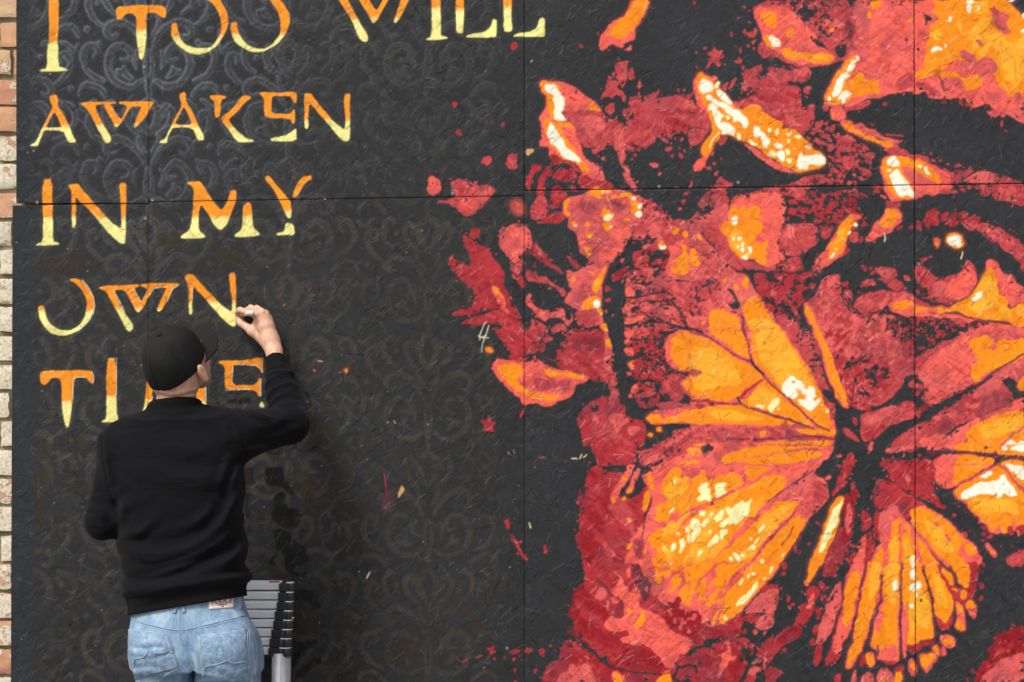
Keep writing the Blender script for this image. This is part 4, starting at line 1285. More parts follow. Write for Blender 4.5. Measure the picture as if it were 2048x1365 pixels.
LETTERS = """
# letter|split|tile|polys ; '^' marks a hole
I|310|L1|348,-80 424,-80 424,60 416,300 424,480 445,488 490,505 480,514 280,516 300,500 340,490 345,330 356,310 356,100
T|225|L1|835,70 860,48 1000,42 1160,38 1190,60 1197,95 1190,130 1165,125 1130,98 1060,92 1055,130 1052,220 1050,310 1030,437 1005,420 990,340 980,220 985,130 960,100 900,100 875,145 840,140
O|265|L1|1235,165 1270,170 1280,220 1290,270 1330,320 1400,350 1480,350 1520,340 1560,290 1590,230 1590,150 1570,90 1540,40 1495,0 1450,-40 1520,-60 1560,-20 1600,30 1630,90 1642,150 1630,210 1600,270 1560,330 1500,375 1420,393 1350,380 1280,330 1240,280 1230,210
O|250|L1|1660,165 1705,160 1705,210 1730,270 1780,330 1850,355 1920,350 1960,320 2000,270 2020,210 2018,140 1990,70 1940,0 1890,-50 1980,-60 2010,0 2040,30 2078,100 2084,160 2065,220 2030,280 1990,320 1945,350 1880,375 1800,375 1720,330 1680,290 1658,220
W|140|L2|495,0 470,-40 540,-40 560,0 630,140 700,255 704,285 690,305 665,300 640,270 590,150;640,0 620,-40 700,-40 715,0 765,85 800,20 830,-30 870,-30 850,0 800,90 770,145 745,168 735,160 700,90;940,0 960,-40 1020,-40 1000,0 960,80 915,160 900,166 890,158 900,130 925,50
I|62|L2|1165,-60 1225,-60 1225,250 1240,262 1270,272 1278,284 1116,290 1130,275 1160,262 1165,90 1160,40
L|70|L2|1335,-60 1395,-60 1392,240 1340,236 1335,150;1405,262 1440,250 1510,240 1560,220 1590,190 1595,150 1610,140 1628,150 1628,260 1610,273 1500,272 1415,270
L|55|L2|1675,-60 1738,-60 1735,130 1742,225 1710,232 1680,225 1680,80;1745,258 1790,240 1860,235 1920,205 1935,140 1955,130 1975,140 1975,255 1960,264 1750,265
A|915|L1|355,700 390,683 412,690 418,720 415,760 440,800 480,870 500,910 520,970 552,1028 500,1030 478,990 455,940 340,935 320,940 305,980 280,1030 275,1052 215,1050 235,1035 255,1032 300,940 340,860 385,770 365,740;^395,800 430,880 445,918 330,920 350,880
W|905|L1|575,748 610,735 840,735 835,750 690,755 690,790 740,890 800,995 798,1020 770,1035 755,1020 700,920 650,820 610,765;740,752 800,750 850,850 880,860 920,765 900,755 860,750 860,733 1110,731 1105,745 1085,770 1050,840 1000,900 975,918 962,912 980,860 1005,800 1020,770 940,765 900,850 850,915 830,918 815,880
A|905|L1|1285,675 1325,660 1335,680 1335,720 1360,770 1400,840 1425,900 1475,1008 1425,1012 1385,915 1250,915 1235,930 1200,1000 1205,1028 1145,1028 1160,1010 1190,1000 1230,910 1265,840 1310,760;^1320,760 1370,860 1380,900 1255,898 1290,830
K|910|L1|1507,695 1520,688 1610,690 1628,705 1590,720 1585,830 1555,848 1545,835 1545,730 1520,715;1630,820 1690,760 1735,700 1760,688 1800,692 1800,710 1760,740 1680,830 1640,865 1690,930 1770,1000 1815,1005 1828,1022 1720,1025 1690,1000 1640,930 1590,860 1605,835
E|925|L1|1855,670 1885,665 2010,668 2130,660 2133,720 2122,752 2105,720 2085,690 1955,690 1950,740 1950,820 2085,822 2105,795 2118,785 2118,880 2110,893 2095,880 2090,852 1905,848 1898,780 1900,710;1938,1000 2080,968 2120,930 2132,930 2130,1018 1960,1018
N|870|L2|245,680 260,670 300,675 340,740 410,820 450,870 520,925 540,935 545,860 535,800 535,680 578,672 572,760 575,870 572,990 560,1015 530,1015 500,990 410,880 330,790 280,740 275,850 275,920 260,930 248,915 250,850
I|345|L3|310,70 375,65 378,300 380,520 410,520 435,538 260,546 270,532 310,520 315,330 305,290
N|340|L3|487,105 560,100 600,150 660,220 740,310 800,380 870,430 875,360 870,300 865,190 860,100 885,92 912,100 908,200 903,340 903,525 870,530 830,500 760,430 690,340 620,270 560,210 545,190 545,390 530,425 515,390 518,160
M|340|L3|1342,95 1360,87 1440,85 1470,130 1530,220 1590,300 1640,220 1655,150 1690,145 1700,160 1695,230 1660,310 1630,390 1590,432 1560,420 1530,380 1500,320 1440,245 1425,310 1428,440 1470,470 1475,490 1300,495 1300,475 1340,450 1370,420 1385,300 1395,170 1385,120;1745,260 1765,235 1790,235 1808,255 1812,350 1820,420 1860,455 1872,468 1830,480 1690,482 1685,465 1740,430 1745,360
Y|300|L4|-40,60 -20,40 10,60 80,150 140,220 150,250 155,300 150,340 145,350 120,335 105,300 85,250 20,130;160,190 175,150 210,80 245,45 290,42 300,55 295,70 265,80 225,140 185,200 165,195;115,378 170,395 178,468 110,466 50,470 48,456 105,442
O|1010|L3|497,790 530,782 580,788 630,840 665,900 680,970 665,1040 630,1100 570,1150 500,1185 430,1190 370,1175 320,1130 285,1070 272,1000 285,978 310,978 318,1000 330,1060 370,1120 430,1150 500,1155 570,1120 610,1060 625,990 620,920 590,860 550,820
W|1000|L3|705,850 730,838 850,830 985,825 1005,835 960,855 1000,930 1015,950 1050,890 1060,850 1005,835 1020,820 1130,815 1285,815 1285,825 1240,850 1200,940 1170,1000 1140,1022 1130,1010 1145,960 1190,870 1200,840 1110,845 1070,910 1030,990 995,1028 975,1010 950,960 900,860 810,862 860,960 900,1040 955,1110 955,1140 935,1162 910,1150 870,1070 820,980 765,870
N|950|L3|1325,765 1350,750 1390,752 1440,810 1520,900 1600,980 1670,1030 1668,940 1650,800 1650,745 1690,738 1695,850 1695,1100 1690,1125 1660,1120 1600,1070 1520,980 1440,890 1385,830 1380,960 1385,1030 1370,1043 1358,1030 1360,960 1350,820
T|445|L5|287,240 310,225 400,222 560,218 630,222 655,228 675,265 665,318 640,300 620,270 545,268 528,290 522,420 510,540 488,640 465,600 445,480 445,300 425,275 370,275 350,300 315,325 290,305
I|405|L5|773,135 835,130 835,380 840,570 870,590 725,592 740,578 765,568 768,420 765,300
M|440|L5|1007,180 1025,172 1105,170 1135,215 1195,305 1255,385 1305,305 1320,235 1355,230 1365,245 1360,315 1325,395 1295,475 1255,517 1225,505 1195,465 1165,405 1105,330 1090,395 1093,525 1135,555 1140,575 965,580 965,560 1005,535 1035,505 1050,385 1060,255 1050,205;1410,345 1430,320 1455,320 1473,340 1477,435 1485,505 1525,540 1537,553 1495,565 1355,567 1350,550 1405,515 1410,445
E|430|L5|1562,160 1600,148 1800,148 1840,130 1882,128 1886,230 1880,238 1860,200 1840,182 1690,175 1670,190 1665,325 1820,328 1845,310 1858,275 1872,278 1870,405 1855,405 1845,370 1800,355 1620,360 1615,280 1618,190;1862,478 1880,440 1898,470 1895,490
"""
SCROLLS = """
16 20,330 60,350 110,330 135,280 120,230 85,215 60,235 65,262 88,262
15 15,215 40,170 80,140 120,140 140,165 125,188 105,180
14 150,330 190,310 215,265 205,225 180,215 165,235 178,250
18 0,120 20,90 30,50 15,20 0,8
14 30,120 60,95 75,55 60,30 45,45 52,62
14 150,150 185,120 200,80 185,50 165,60 170,80
9 2,385 3,340 10,290 5,230
13 110,110 140,80 145,40 125,15 108,22
12 229,380 215,350 180,345 150,365 140,383
11 229,20 210,40 190,20 172,12
14 92,298 97,302
12 200,160 204,163
11 100,60 104,63
11 160,205 164,208
10 10,180 30,150 34,130
12 60,320 80,300 78,285
9 40,290 48,262 40,236
"""
LETTER_EDGES = """
L3 w 1.1 590,790 640,850 672,920 680,980 668,1040
L3 w 1 560,1160 620,1110 650,1070
L3 w 1.1 815,865 860,945 895,1020
L3 w 1 965,858 1005,935 1018,955
L3 w 1 1060,910 1110,850 1200,843
L3 w 1 1285,828 1240,855 1200,945
L3 w 1 1378,840 1380,950
L3 k 1.2 1668,1030 1698,1030
L3 k 1.2 850,828 852,850
L3 k 1.2 1132,812 1136,838
L3 k 1.2 1350,820 1385,822
L3 k 1.2 1010,955 1030,975
L3 k 1.2 575,1120 600,1140
L3 k 1.2 870,428 905,430
L3 k 1.2 515,180 548,182
L5 w 1.1 655,228 677,265 666,318
L5 w 1.1 620,270 545,268 530,292 523,430
L5 w 1.1 836,130 837,400
L5 w 1 1672,190 1667,325
L5 w 1 1690,177 1840,184 1862,204
L5 w 1.1 1886,130 1887,235
L5 w 1.1 1873,280 1871,405
L5 w 1 1620,361 1800,357
L5 w 1 1478,340 1480,440
L5 w 1 1095,410 1088,480
L5 k 1.2 1612,272 1668,274
L1 k 1.2 375,785 395,800
L1 k 1.2 380,918 382,940
L1 k 1.3 1275,790 1300,805
L1 k 1.2 1305,895 1308,918
L1 k 1.2 1515,330 1530,355
L1 k 1.2 845,732 848,755
L1 k 1.2 985,728 988,752
L1 k 1.2 865,845 885,860
L1 k 1.2 1590,830 1610,838
L2 k 1.2 760,85 795,105
L2 k 1.2 245,740 280,742
"""
FRESH = """
@L6
!K 15,74 17,69 21,67 24,70 23,74 20,75 22,71 19,70 18,74 20,79 26,80 32,76 36,77 30,80 22,81 17,79
!K 24,37 29,38 27,43
!N 27,62 32,58 36,54 40,56 40,68 36,72 30,70 28,66
!K -4,92 8,92 10,97 14,104 20,112 14,112 6,104 -4,103
!N 14,98 18,94 24,93 30,96 34,104 30,110 40,118 36,126 28,118 20,110 16,104
!K 2,112 8,108 12,112 8,116 12,120 20,122 24,127 16,127 8,126 3,122
!N 42,60 48,58 50,66 46,72 42,70
!N 44,96 50,92 52,104 46,114 42,106
@L8
!K 2,12 10,10 18,14 24,20 22,24 14,26 6,24 2,20
!K 2,28 8,26 14,30 18,36 24,38 28,44 26,50 20,54 14,56 22,58 28,56 26,60 16,60 10,54 10,46 8,40 4,44 0,50 0,54 6,52 2,50 6,46 4,38
!K 18,70 28,70 34,76 36,84 32,84 26,78 18,78
!N 18,84 30,86 32,100 24,104 18,96
!K 16,110 30,104 36,106 24,116 16,128
!K 16,132 24,124 34,118 38,120 24,134
!K -18,0 -14,2 -17,8 -13,14 -18,20 -14,26 -18,34
!N 58,32 64,30 66,42 60,48 54,44
!N 56,12 66,10 66,18 58,22
!N 100,62 104,56 112,50 117,52 114,58 104,62
!N 128,78 136,76 146,82 144,88 134,86
!N 142,92 152,88 158,94 154,102 144,100
!N 116,98 124,88 126,100 118,108 112,106
!N 88,112 96,104 106,106 104,118 96,124 88,120
!N 48,88 60,90 64,98 54,102
!N 40,128 56,122 66,126 60,136 44,138
@L5
!N 26,80 34,72 40,78 36,86 28,86
!N 52,72 58,66 62,74 58,82
!N 22,94 32,92 36,102 28,108
!N 40,96 56,94 60,106 50,112 42,104
!N 26,112 34,108 34,128 26,132
@L3
!N 28,66 44,60 60,62 64,70 48,76 32,74
!N 110,46 130,44 136,56 120,60
!N 150,60 170,54 176,66 160,72
"""
# ------------------------------------------------------------------ paint engine
# The mural is kept in millimetre-scale paint shapes on the hoarding; units: 640 per metre of board.
OX, OY, RW, RH = -14, -14, 2080, 1396          # painted window, in board units
rs = np.random.RandomState(7)
LAT = rs.rand(8, 256, 256).astype(np.float32)

def vnoise(x, y, scale, seed=0):
    x = x / scale + seed * 37.17; y = y / scale + seed * 11.31
    xi = np.floor(x); yi = np.floor(y)
    fx = (x - xi).astype(np.float32); fy = (y - yi).astype(np.float32)
    fx = fx * fx * (3 - 2 * fx); fy = fy * fy * (3 - 2 * fy)
    xi = xi.astype(np.int64) & 255; yi = yi.astype(np.int64) & 255
    x1 = (xi + 1) & 255; y1 = (yi + 1) & 255
    L = LAT[seed % 8]
    a = L[yi, xi]; b = L[yi, x1]; c = L[y1, xi]; d = L[y1, x1]
    return (a + (b - a) * fx) * (1 - fy) + (c + (d - c) * fx) * fy

def srgb(r, g, b):
    v = np.array([r, g, b], np.float64) / 255
    return np.where(v <= .04045, v / 12.92, ((v + .055) / 1.055) ** 2.4)

PAL = {'k': (54, 55, 57), 'd': (162, 38, 46), 'r': (182, 56, 61), 'm': (197, 76, 79), 's': (226, 99, 96),
       'c': (249, 105, 91), 'o': (253, 146, 30), 'y': (254, 174, 50), 'l': (253, 245, 178), 'w': (255, 250, 226),
       'p': (100, 54, 64), 'b': (212, 168, 108), 'g': (112, 117, 126), 'n': (75, 69, 59), 'K': (28, 28, 29), 'N': (58, 52, 42), 'O': (252, 156, 44), 'Y': (250, 241, 152)}
PAL = {k: np.maximum(srgb(*v) * .82 - .006, .004) for k, v in PAL.items()}
RANK = {c: i for i, c in enumerate('kdrmscoylw')}

YY, XX = np.mgrid[0:RH, 0:RW].astype(np.float32)
GX = XX + OX + .5; GY = YY + OY + .5
WX = (vnoise(GX, GY, 15, 1) - .5) * 5 + (vnoise(GX, GY, 5, 2) - .5) * 2.6
WY = (vnoise(GX, GY, 15, 3) - .5) * 5 + (vnoise(GX, GY, 5, 4) - .5) * 2.6
IMG = np.empty((RH, RW, 3), np.float32)
CLS = np.zeros((RH, RW), np.int8)
COV = np.zeros((RH, RW), np.float32)            # how much coloured paint covers the black

def chaikin(p, n=1):
    p = np.asarray(p, float)
    for _ in range(n):
        q = np.roll(p, -1, 0)
        p = np.stack([.8 * p + .2 * q, .2 * p + .8 * q], 1).reshape(-1, 2)
    return p

def blur(a, r):
    if r < .3: return a
    k = np.exp(-.5 * (np.arange(-int(3 * r) - 1, int(3 * r) + 2) / r) ** 2); k /= k.sum(); h = len(k) // 2
    b = np.pad(a, ((h, h), (0, 0))); a = sum(k[i] * b[i:i + a.shape[0]] for i in range(len(k)))
    b = np.pad(a, ((0, 0), (h, h))); return sum(k[i] * b[:, i:i + a.shape[1]] for i in range(len(k)))

def box(p, m):
    x0 = max(int(p[:, 0].min() - OX - m), 0); x1 = min(int(p[:, 0].max() - OX + m) + 1, RW)
    y0 = max(int(p[:, 1].min() - OY - m), 0); y1 = min(int(p[:, 1].max() - OY + m) + 1, RH)
    return (slice(y0, y1), slice(x0, x1)) if x1 > x0 and y1 > y0 else None

def polymask(p, sl, warp=1.):
    h = sl[0].stop - sl[0].start; w = sl[1].stop - sl[1].start
    ys = (np.arange(h * 2) * .5 + .25 + sl[0].start + OY)[:, None]; xs = (np.arange(w * 2) * .5 + .25 + sl[1].start + OX)[None]
    X = xs + np.repeat(np.repeat(WX[sl] * warp, 2, 0), 2, 1); Y = ys + np.repeat(np.repeat(WY[sl] * warp, 2, 0), 2, 1)
    m = np.zeros(X.shape, bool); q = np.roll(p, -1, 0)
    for (ax, ay), (bx, by) in zip(p, q):
        if ay == by: continue
        m ^= ((ay > Y) != (by > Y)) & (X < (bx - ax) * (Y - ay) / (by - ay) + ax)
    return m.reshape(h, 2, w, 2).mean((1, 3)).astype(np.float32)

def strokemask(p, wd, sl, warp=.6):
    X = GX[sl] + WX[sl] * warp; Y = GY[sl] + WY[sl] * warp
    d = np.full(X.shape, 1e9, np.float32)
    for (ax, ay), (bx, by) in zip(p[:-1], p[1:]):
        vx, vy = bx - ax, by - ay; t = np.clip(((X - ax) * vx + (Y - ay) * vy) / (vx * vx + vy * vy + 1e-6), 0, 1)
        d = np.minimum(d, np.hypot(X - ax - t * vx, Y - ay - t * vy))
    return np.clip(wd * .5 + .5 - d, 0, 1)

def lay(sl, a, col, black=False):
    IMG[sl] = IMG[sl] * (1 - a[..., None]) + PAL[col] * a[..., None]
    COV[sl] = COV[sl] * (1 - a) + (0 if black else 1) * a
    if col in RANK: CLS[sl][a > .5] = RANK[col]

TS = 360 / 2048 * 10; LS = 560 / 2012 * 10
TILES = {r + str(c + 1): ((1040, 1380, 1688)[c], y, TS) for r, y in zip('ABCDEF', (0, 220, 440, 660, 890, 1125)) for c in range(3)}
TILES.update({'L1': (0, 0, LS), 'L2': (540, 0, LS), 'L3': (0, 340, LS), 'L4': (540, 340, LS), 'L5': (0, 680, LS), 'L6': (540, 680, LS), 'L8': (540, 985, LS)})

def pts_of(s, tile, k=1.):
    x0, y0, sc = TILES[tile]
    return np.array([[x0 + float(u.split(',')[0]) * sc * k, y0 + float(u.split(',')[1]) * sc * k] for u in s.split()])

def pspline(p, n_=5):
    q = np.vstack([2 * p[0] - p[1], p, 2 * p[-1] - p[-2]]); o = []
    for i in range(1, len(q) - 2):
        for t in np.arange(n_) / n_:
            o.append(.5 * (2 * q[i] + (q[i + 1] - q[i - 1]) * t + (2 * q[i - 1] - 5 * q[i] + 4 * q[i + 1] - q[i + 2]) * t * t + (3 * q[i] - q[i - 1] - 3 * q[i + 1] + q[i + 2]) * t ** 3))
    return np.array(o + [q[-2]])

# --- the black ground coat with the ghost of an older damask pattern under it
IMG[:] = PAL['k']
def damask():
    """one half of the ornament is drawn as scrolls, mirrored and repeated in half-drop"""
    P, Q = 229, 385; S_ = np.zeros((Q, P), np.float32); gy, gx = np.mgrid[0:Q, 0:P].astype(np.float32)
    for ln in SCROLLS.strip().split('\n'):
        wd, rest = ln.split(' ', 1); p = pspline(np.array([[float(t) for t in u.split(',')] for u in rest.split()]))
        n_ = len(p); d = np.full(S_.shape, -1e9, np.float32)
        for k, ((ax, ay), (bx, by)) in enumerate(zip(p[:-1], p[1:])):
            w_ = float(wd) * .66 * (.35 + .65 * math.sin(math.pi * min(1, .12 + .9 * k / n_)))
            for oy in (-Q, 0, Q):
                vx, vy = bx - ax, by - ay; t = np.clip(((gx - ax) * vx + (gy - ay - oy) * vy) / (vx * vx + vy * vy + 1e-6), 0, 1)
                d = np.maximum(d, w_ - np.hypot(gx - ax - t * vx, gy - ay - oy - t * vy))
        S_ = np.maximum(S_, np.clip(d / 2.5 + .5, 0, 1))
    x = (GX - 298 + WX * .8) / .61; y = (GY + 40 + WY * .8) / .61; k = np.floor(x / 458. + .5); u = np.abs(x - k * 458.); y = y + (k % 2) * 192
    return S_[(y.astype(int)) % Q, np.clip(u.astype(int), 0, P - 1)]
PAT = blur(damask(), .8)
EMB = np.roll(PAT, (-2, -2), (0, 1)) - np.roll(PAT, (2, 2), (0, 1))        # emboss put into the colour: highlight on one flank, shade on the other
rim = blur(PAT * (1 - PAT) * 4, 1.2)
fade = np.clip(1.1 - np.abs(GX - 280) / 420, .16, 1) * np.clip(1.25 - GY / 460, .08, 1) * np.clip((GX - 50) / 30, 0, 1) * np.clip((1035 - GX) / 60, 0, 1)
low = np.clip((GY - 200) / 300, .4, 1) * np.clip((GX - 55) / 30, 0, 1) * np.clip((1030 - GX) / 60, 0, 1)
left = np.clip((GX - 40) / 40, 0, 1); pat_n = .35 + 1.0 * vnoise(GX, GY, 70, 2)
IMG *= (.90 + .2 * vnoise(GX, GY, 160, 7))[..., None] * np.where((GX < 1046)[..., None], np.array([.93, .91, .90]), 1.)
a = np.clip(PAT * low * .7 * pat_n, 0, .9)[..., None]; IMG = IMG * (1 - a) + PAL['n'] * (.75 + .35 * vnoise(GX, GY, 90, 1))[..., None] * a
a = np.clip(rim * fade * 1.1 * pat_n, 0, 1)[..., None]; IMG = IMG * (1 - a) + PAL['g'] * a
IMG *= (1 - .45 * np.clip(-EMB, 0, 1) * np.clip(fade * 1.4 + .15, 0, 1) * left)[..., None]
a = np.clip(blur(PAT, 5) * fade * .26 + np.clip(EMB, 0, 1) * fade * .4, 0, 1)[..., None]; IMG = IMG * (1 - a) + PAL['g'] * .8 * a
a = ((1 - left) * .6)[..., None]; IMG = IMG * (1 - a) + (PAL['k'] * np.array([.9, 1.05, 1.25])) * a  # bluish sky sheen painted into the colour along the left board edge
GLOSS = .22 + .30 * vnoise(GX, GY, 120, 3) + .24 * PAT * low                    # the bare ornament shines a little more
for bx0, by0, bx1, by1 in ((455, 798, 474, 806), (476, 795, 502, 807), (535, 885, 566, 910), (489, 935, 507, 971), (532, 935, 566, 972)):
    sl = box(np.array([[bx0, by0], [bx1, by1]], float), 3)
    a = polymask(np.array([[bx0, by0], [bx1, by0], [bx1, by1], [bx0, by1]], float), sl, .15) * .55
    IMG[sl] *= (1 - a)[..., None]

def paint(lines, late):
    tile = None
    for ln in lines:
        ln = ln.strip()
        if not ln: continue
        if ln[0] == '@': tile = ln[1:]; continue
        if (ln[0] == '!') != late: continue
        ln = ln.lstrip('!')
        head, rest = ln.split(' ', 1)
        if head[0] == '~':
            wd, rest = rest.split(' ', 1); col = head[1]
            p = pts_of(rest, tile); sl = box(p, 6 + float(wd))
            if sl is None: continue
            a = strokemask(p, float(wd), sl) * (.82 if col == 'p' else 1)
            lay(sl, blur(a, .6), col, col in 'kKN'); continue
        col = head[0]; p = chaikin(pts_of(rest, tile), 1)
        sl = box(p, 14)
        if sl is None: continue
        a = polymask(p, sl)
        if '%' in head:
            den, sc, an, asp = [float(t) for t in head.split('%')[1].split(',')]
            t = math.radians(an); X = GX[sl]; Y = GY[sl]
            U = (X * math.cos(t) + Y * math.sin(t)) / asp; V = -X * math.sin(t) + Y * math.cos(t)
            n = vnoise(U, V, sc, int(sc) % 8) * .72 + vnoise(U, V, sc * .45, 3) * .28
            inside = n[a > .5]
            if inside.size == 0: continue
            th = np.quantile(inside, 1 - den)
            a = a * np.clip((n - th) * 14 / max(1, sc / 6) + .5, 0, 1)
            lay(sl, blur(a, .5), col, col in 'kKN'); continue
        if col in 'KN': lay(sl, blur(a, 1.) * .85 * (.6 + .5 * vnoise(GX[sl], GY[sl], 12, 3)), col, True); continue
        if '/' in head:
            lay(sl, blur(a, 4) * .62, col, col in 'kKN'); continue
        if col == 'o': lay(sl, blur(a, 4.) * .6, 'c')
        elif col in 'wl' : lay(sl, blur(a, 2.6) * .65, 'y')
        elif col in 'cs': lay(sl, blur(a, 4.5) * .30, 'p')
        lay(sl, blur(a, .75), col, col in 'kKN')

paint(FRESH.split('\n'), True)
paint(MURAL.split('\n'), False); paint(MURAL.split('\n'), True)

# --- the stencil's fine break-up: flecks one tone lighter or darker, dark stipple along the shadow edges
def flow(sc, asp, sd):
    th = vnoise(GX, GY, 150, 5) * 5.; c, s = np.cos(th), np.sin(th)
    th = np.round(th / .7) * .7; c, s = np.cos(th), np.sin(th)
    return vnoise((GX * c + GY * s) / asp, -GX * s + GY * c, sc, sd)
PALR = [PAL[c] for c in 'kdrmscoylw']
right = (GX > 845)
clu = vnoise(GX, GY, 48, 3)
f1, f2 = flow(6, 2., 1), flow(4, 1.4, 6)
for c_, up, dn in (('m', 's', 'r'), ('s', 'c', 'm'), ('r', 'm', 'd'), ('d', 'r', 'd'), ('c', 'c', 's')):
    k_ = (CLS == RANK[c_]) & right & (COV > .5)
    a = k_ * np.clip((f1 - .74 + .28 * (clu - .5)) * 7, 0, 1) * .7; IMG = IMG * (1 - a[..., None]) + PAL[up] * a[..., None]
    a = k_ * np.clip((.27 + .3 * (clu - .5) - f1) * 7, 0, 1) * .7; IMG = IMG * (1 - a[..., None]) + PAL[dn] * a[..., None]
warm = (CLS >= RANK['o'])
soft = blur(np.clip(COV, 0, 1) * (CLS > 0), 7.)
near = np.clip(1.25 - np.abs(soft - .5) * 2.6, 0, 1) * right * ~blur(warm * 1., 4.).astype(bool)
hole = np.clip((f2 * .6 + .4 * vnoise(GX, GY, 7, 2) - .74 + .20 * near * clu * 1.6) * 12, 0, 1) * (near > .1) * (COV > .5) * np.clip(blur(COV, 12.) * 3 - 1, 0, 1)
IMG = IMG * (1 - hole[..., None]) + PAL['k'] * hole[..., None]
fleck = np.clip((f2 * .5 + .5 * vnoise(GX, GY, 6, 4) - .83 + .16 * near * clu * 1.6) * 14, 0, 1) * (near > .15) * (COV < .3) * right
IMG = IMG * (1 - fleck[..., None]) + PAL['m'] * fleck[..., None]; COV = np.maximum(COV * (1 - hole), fleck)
dots = np.clip((vnoise(GX, GY, 4.2, 5) - .86 + .2 * (clu - .5)) * 12, 0, 1) * (CLS >= 2) * (CLS <= 5) * right * .45
IMG = IMG * (1 - dots[..., None]) + PAL['p'] * dots[..., None]

# --- lettering
LETTER_MASKS = []
for ln in LETTERS.strip().split('\n'):
    if ln[0] == '#': continue
    ch, split, tile, polys = ln.split('|')
    tot = None; allp = np.concatenate([pts_of(s.lstrip('^'), tile, .1) for s in polys.split(';')]); sl = box(allp, 16)
    tot = np.zeros((sl[0].stop - sl[0].start, sl[1].stop - sl[1].start), np.float32)
    for s in polys.split(';'):
        a = polymask(chaikin(pts_of(s.lstrip('^'), tile, .1), 1), sl, .28)
        tot = tot * (1 - a) if s[0] == '^' else np.maximum(tot, a)
    x0, y0, sc = TILES[tile]; ysp = y0 + float(split) * sc * .1
    t = np.clip((GY[sl] + (vnoise(GX[sl], GY[sl], 4, 2) - .5) * 7 - ysp) / 10 + .5, 0, 1)
    hz = blur(tot, 5.) * np.clip((GY[sl] - ysp) / 30 + .4, .15, 1) * (.10 + .14 * vnoise(GX[sl], GY[sl], 30, 1))
    IMG[sl] = IMG[sl] * (1 - hz[..., None]) + srgb(150, 175, 110) * .8 * hz[..., None]
    a = blur(tot, .55)[..., None]
    IMG[sl] = IMG[sl] * (1 - a) + (PAL['O'] * (1 - t[..., None]) + PAL['Y'] * t[..., None]) * a
    COV[sl] = np.maximum(COV[sl], tot); LETTER_MASKS.append((ch, sl, tot > .5, allp))
for ln in LETTER_EDGES.strip().split('\n'):
    tile, col, wd, rest = ln.split(' ', 3); p = pts_of(rest, tile, .1); sl = box(p, 4)
    lay(sl, strokemask(p, float(wd), sl, .15) * .85, col, col in 'kKN')

# --- loose flecks of paint everywhere on the black
for _ in range(520):
    x, y = rs.rand() * 1030 + 30, rs.rand() * 1365
    sl = box(np.array([[x, y]]), 3)
    if sl is None or COV[sl].max() > .1: continue
    a = np.clip(1.1 * rs.rand() + .25 - np.hypot(GX[sl] - x, GY[sl] - y), 0, 1) * rs.uniform(.2, .9)
    lay(sl, a, 'lwbwg'[rs.randint(5)], True)

# --- oriented strand board: thousands of flat chips pressed on top of each other
HGT = np.zeros((RH, RW), np.float32); TINT = np.ones((RH, RW), np.float32)
for i in range(15000):
    cx, cy = rs.rand() * RW, rs.rand() * RH; L = rs.uniform(9, 48) * rs.uniform(.5, 1); Wd = rs.uniform(1.5, 6.5); an = rs.uniform(0, math.pi)
    c, s = math.cos(an), math.sin(an); ex = abs(c) * L + abs(s) * Wd; ey = abs(s) * L + abs(c) * Wd
    x0, x1, y0, y1 = int(max(cx - ex, 0)), int(min(cx + ex + 1, RW)), int(max(cy - ey, 0)), int(min(cy + ey + 1, RH))
    if x1 <= x0 or y1 <= y0: continue
    X = XX[y0:y1, x0:x1] - cx; Y = YY[y0:y1, x0:x1] - cy
    u = X * c + Y * s; v = -X * s + Y * c
    e = L * (.9 + .1 * np.sin(v * 1.7 + i)) 
    m = (np.abs(u) < e) & (np.abs(v) < Wd * (1 - .25 * u / L))
    h = rs.uniform(-.5, .5) * (1 if rs.rand() < .4 else .35); g = rs.uniform(-.22, .22); g2 = rs.uniform(-.12, .12)
    HGT[y0:y1, x0:x1][m] = (h + g * v / Wd + g2 * u / L + .10 * np.sin(v * rs.uniform(1.5, 3) + i))[m]
    TINT[y0:y1, x0:x1][m] = rs.uniform(.84, 1.10)
CLU = vnoise(GX, GY, 55, 2) * .6 + PAT * .5 * np.clip(1.2 - COV, 0, 1)        # splinters gather where the paint is thin
LITE = np.zeros((RH, RW), np.float32)
for i in range(30000):
    cx, cy = rs.rand() * RW, rs.rand() * RH
    if rs.rand() > CLU[int(cy), int(cx)] * 1.5: continue
    L = rs.uniform(1.5, 11) * (1.6 if rs.rand() < .1 else 1); an = rs.uniform(0, math.pi) if rs.rand() < .5 else -.75 + rs.uniform(-.35, .35)
    dx, dy = math.cos(an) * L, math.sin(an) * L; pp = np.array([[cx - dx + OX, cy - dy + OY], [cx + dx + OX, cy + dy + OY]]); sl = box(pp, 2)
    if sl is None: continue
    a = strokemask(pp, rs.uniform(.7, 1.7), sl, .3)
    if rs.rand() < .5: HGT[sl] -= 1.1 * a; TINT[sl] *= 1 - a * rs.uniform(.1, .65)
    else: HGT[sl] += .8 * a; LITE[sl] = np.maximum(LITE[sl], a * rs.uniform(.1, 1) ** 1.6)
IMG = IMG + (LITE * (.05 + .13 * COV))[..., None] * np.array([1, .95, .86])  # bright scratches: glints on raised splinters lightened in the colour
IMG *= TINT[..., None]
for an, sd in ((-.8, 1), (.5, 4)):                          # dry-brushed streaks and dusty overspray in the colours
    U_ = GX * math.cos(an) + GY * math.sin(an); V_2 = -GX * math.sin(an) + GY * math.cos(an)
    st = vnoise(U_, V_2 * 7, 26, sd); pt = np.clip(vnoise(GX, GY, 38, sd + 2) * 3 - 1.3, 0, 1)
    IMG *= 1 - (np.clip(COV, 0, 1) * np.where(IMG[..., 1] > .18, .35, 1.) * pt * np.clip((st - .45) * 2.2, 0, 1) * .34)[..., None] * np.array([.75, 1.1, 1.05])
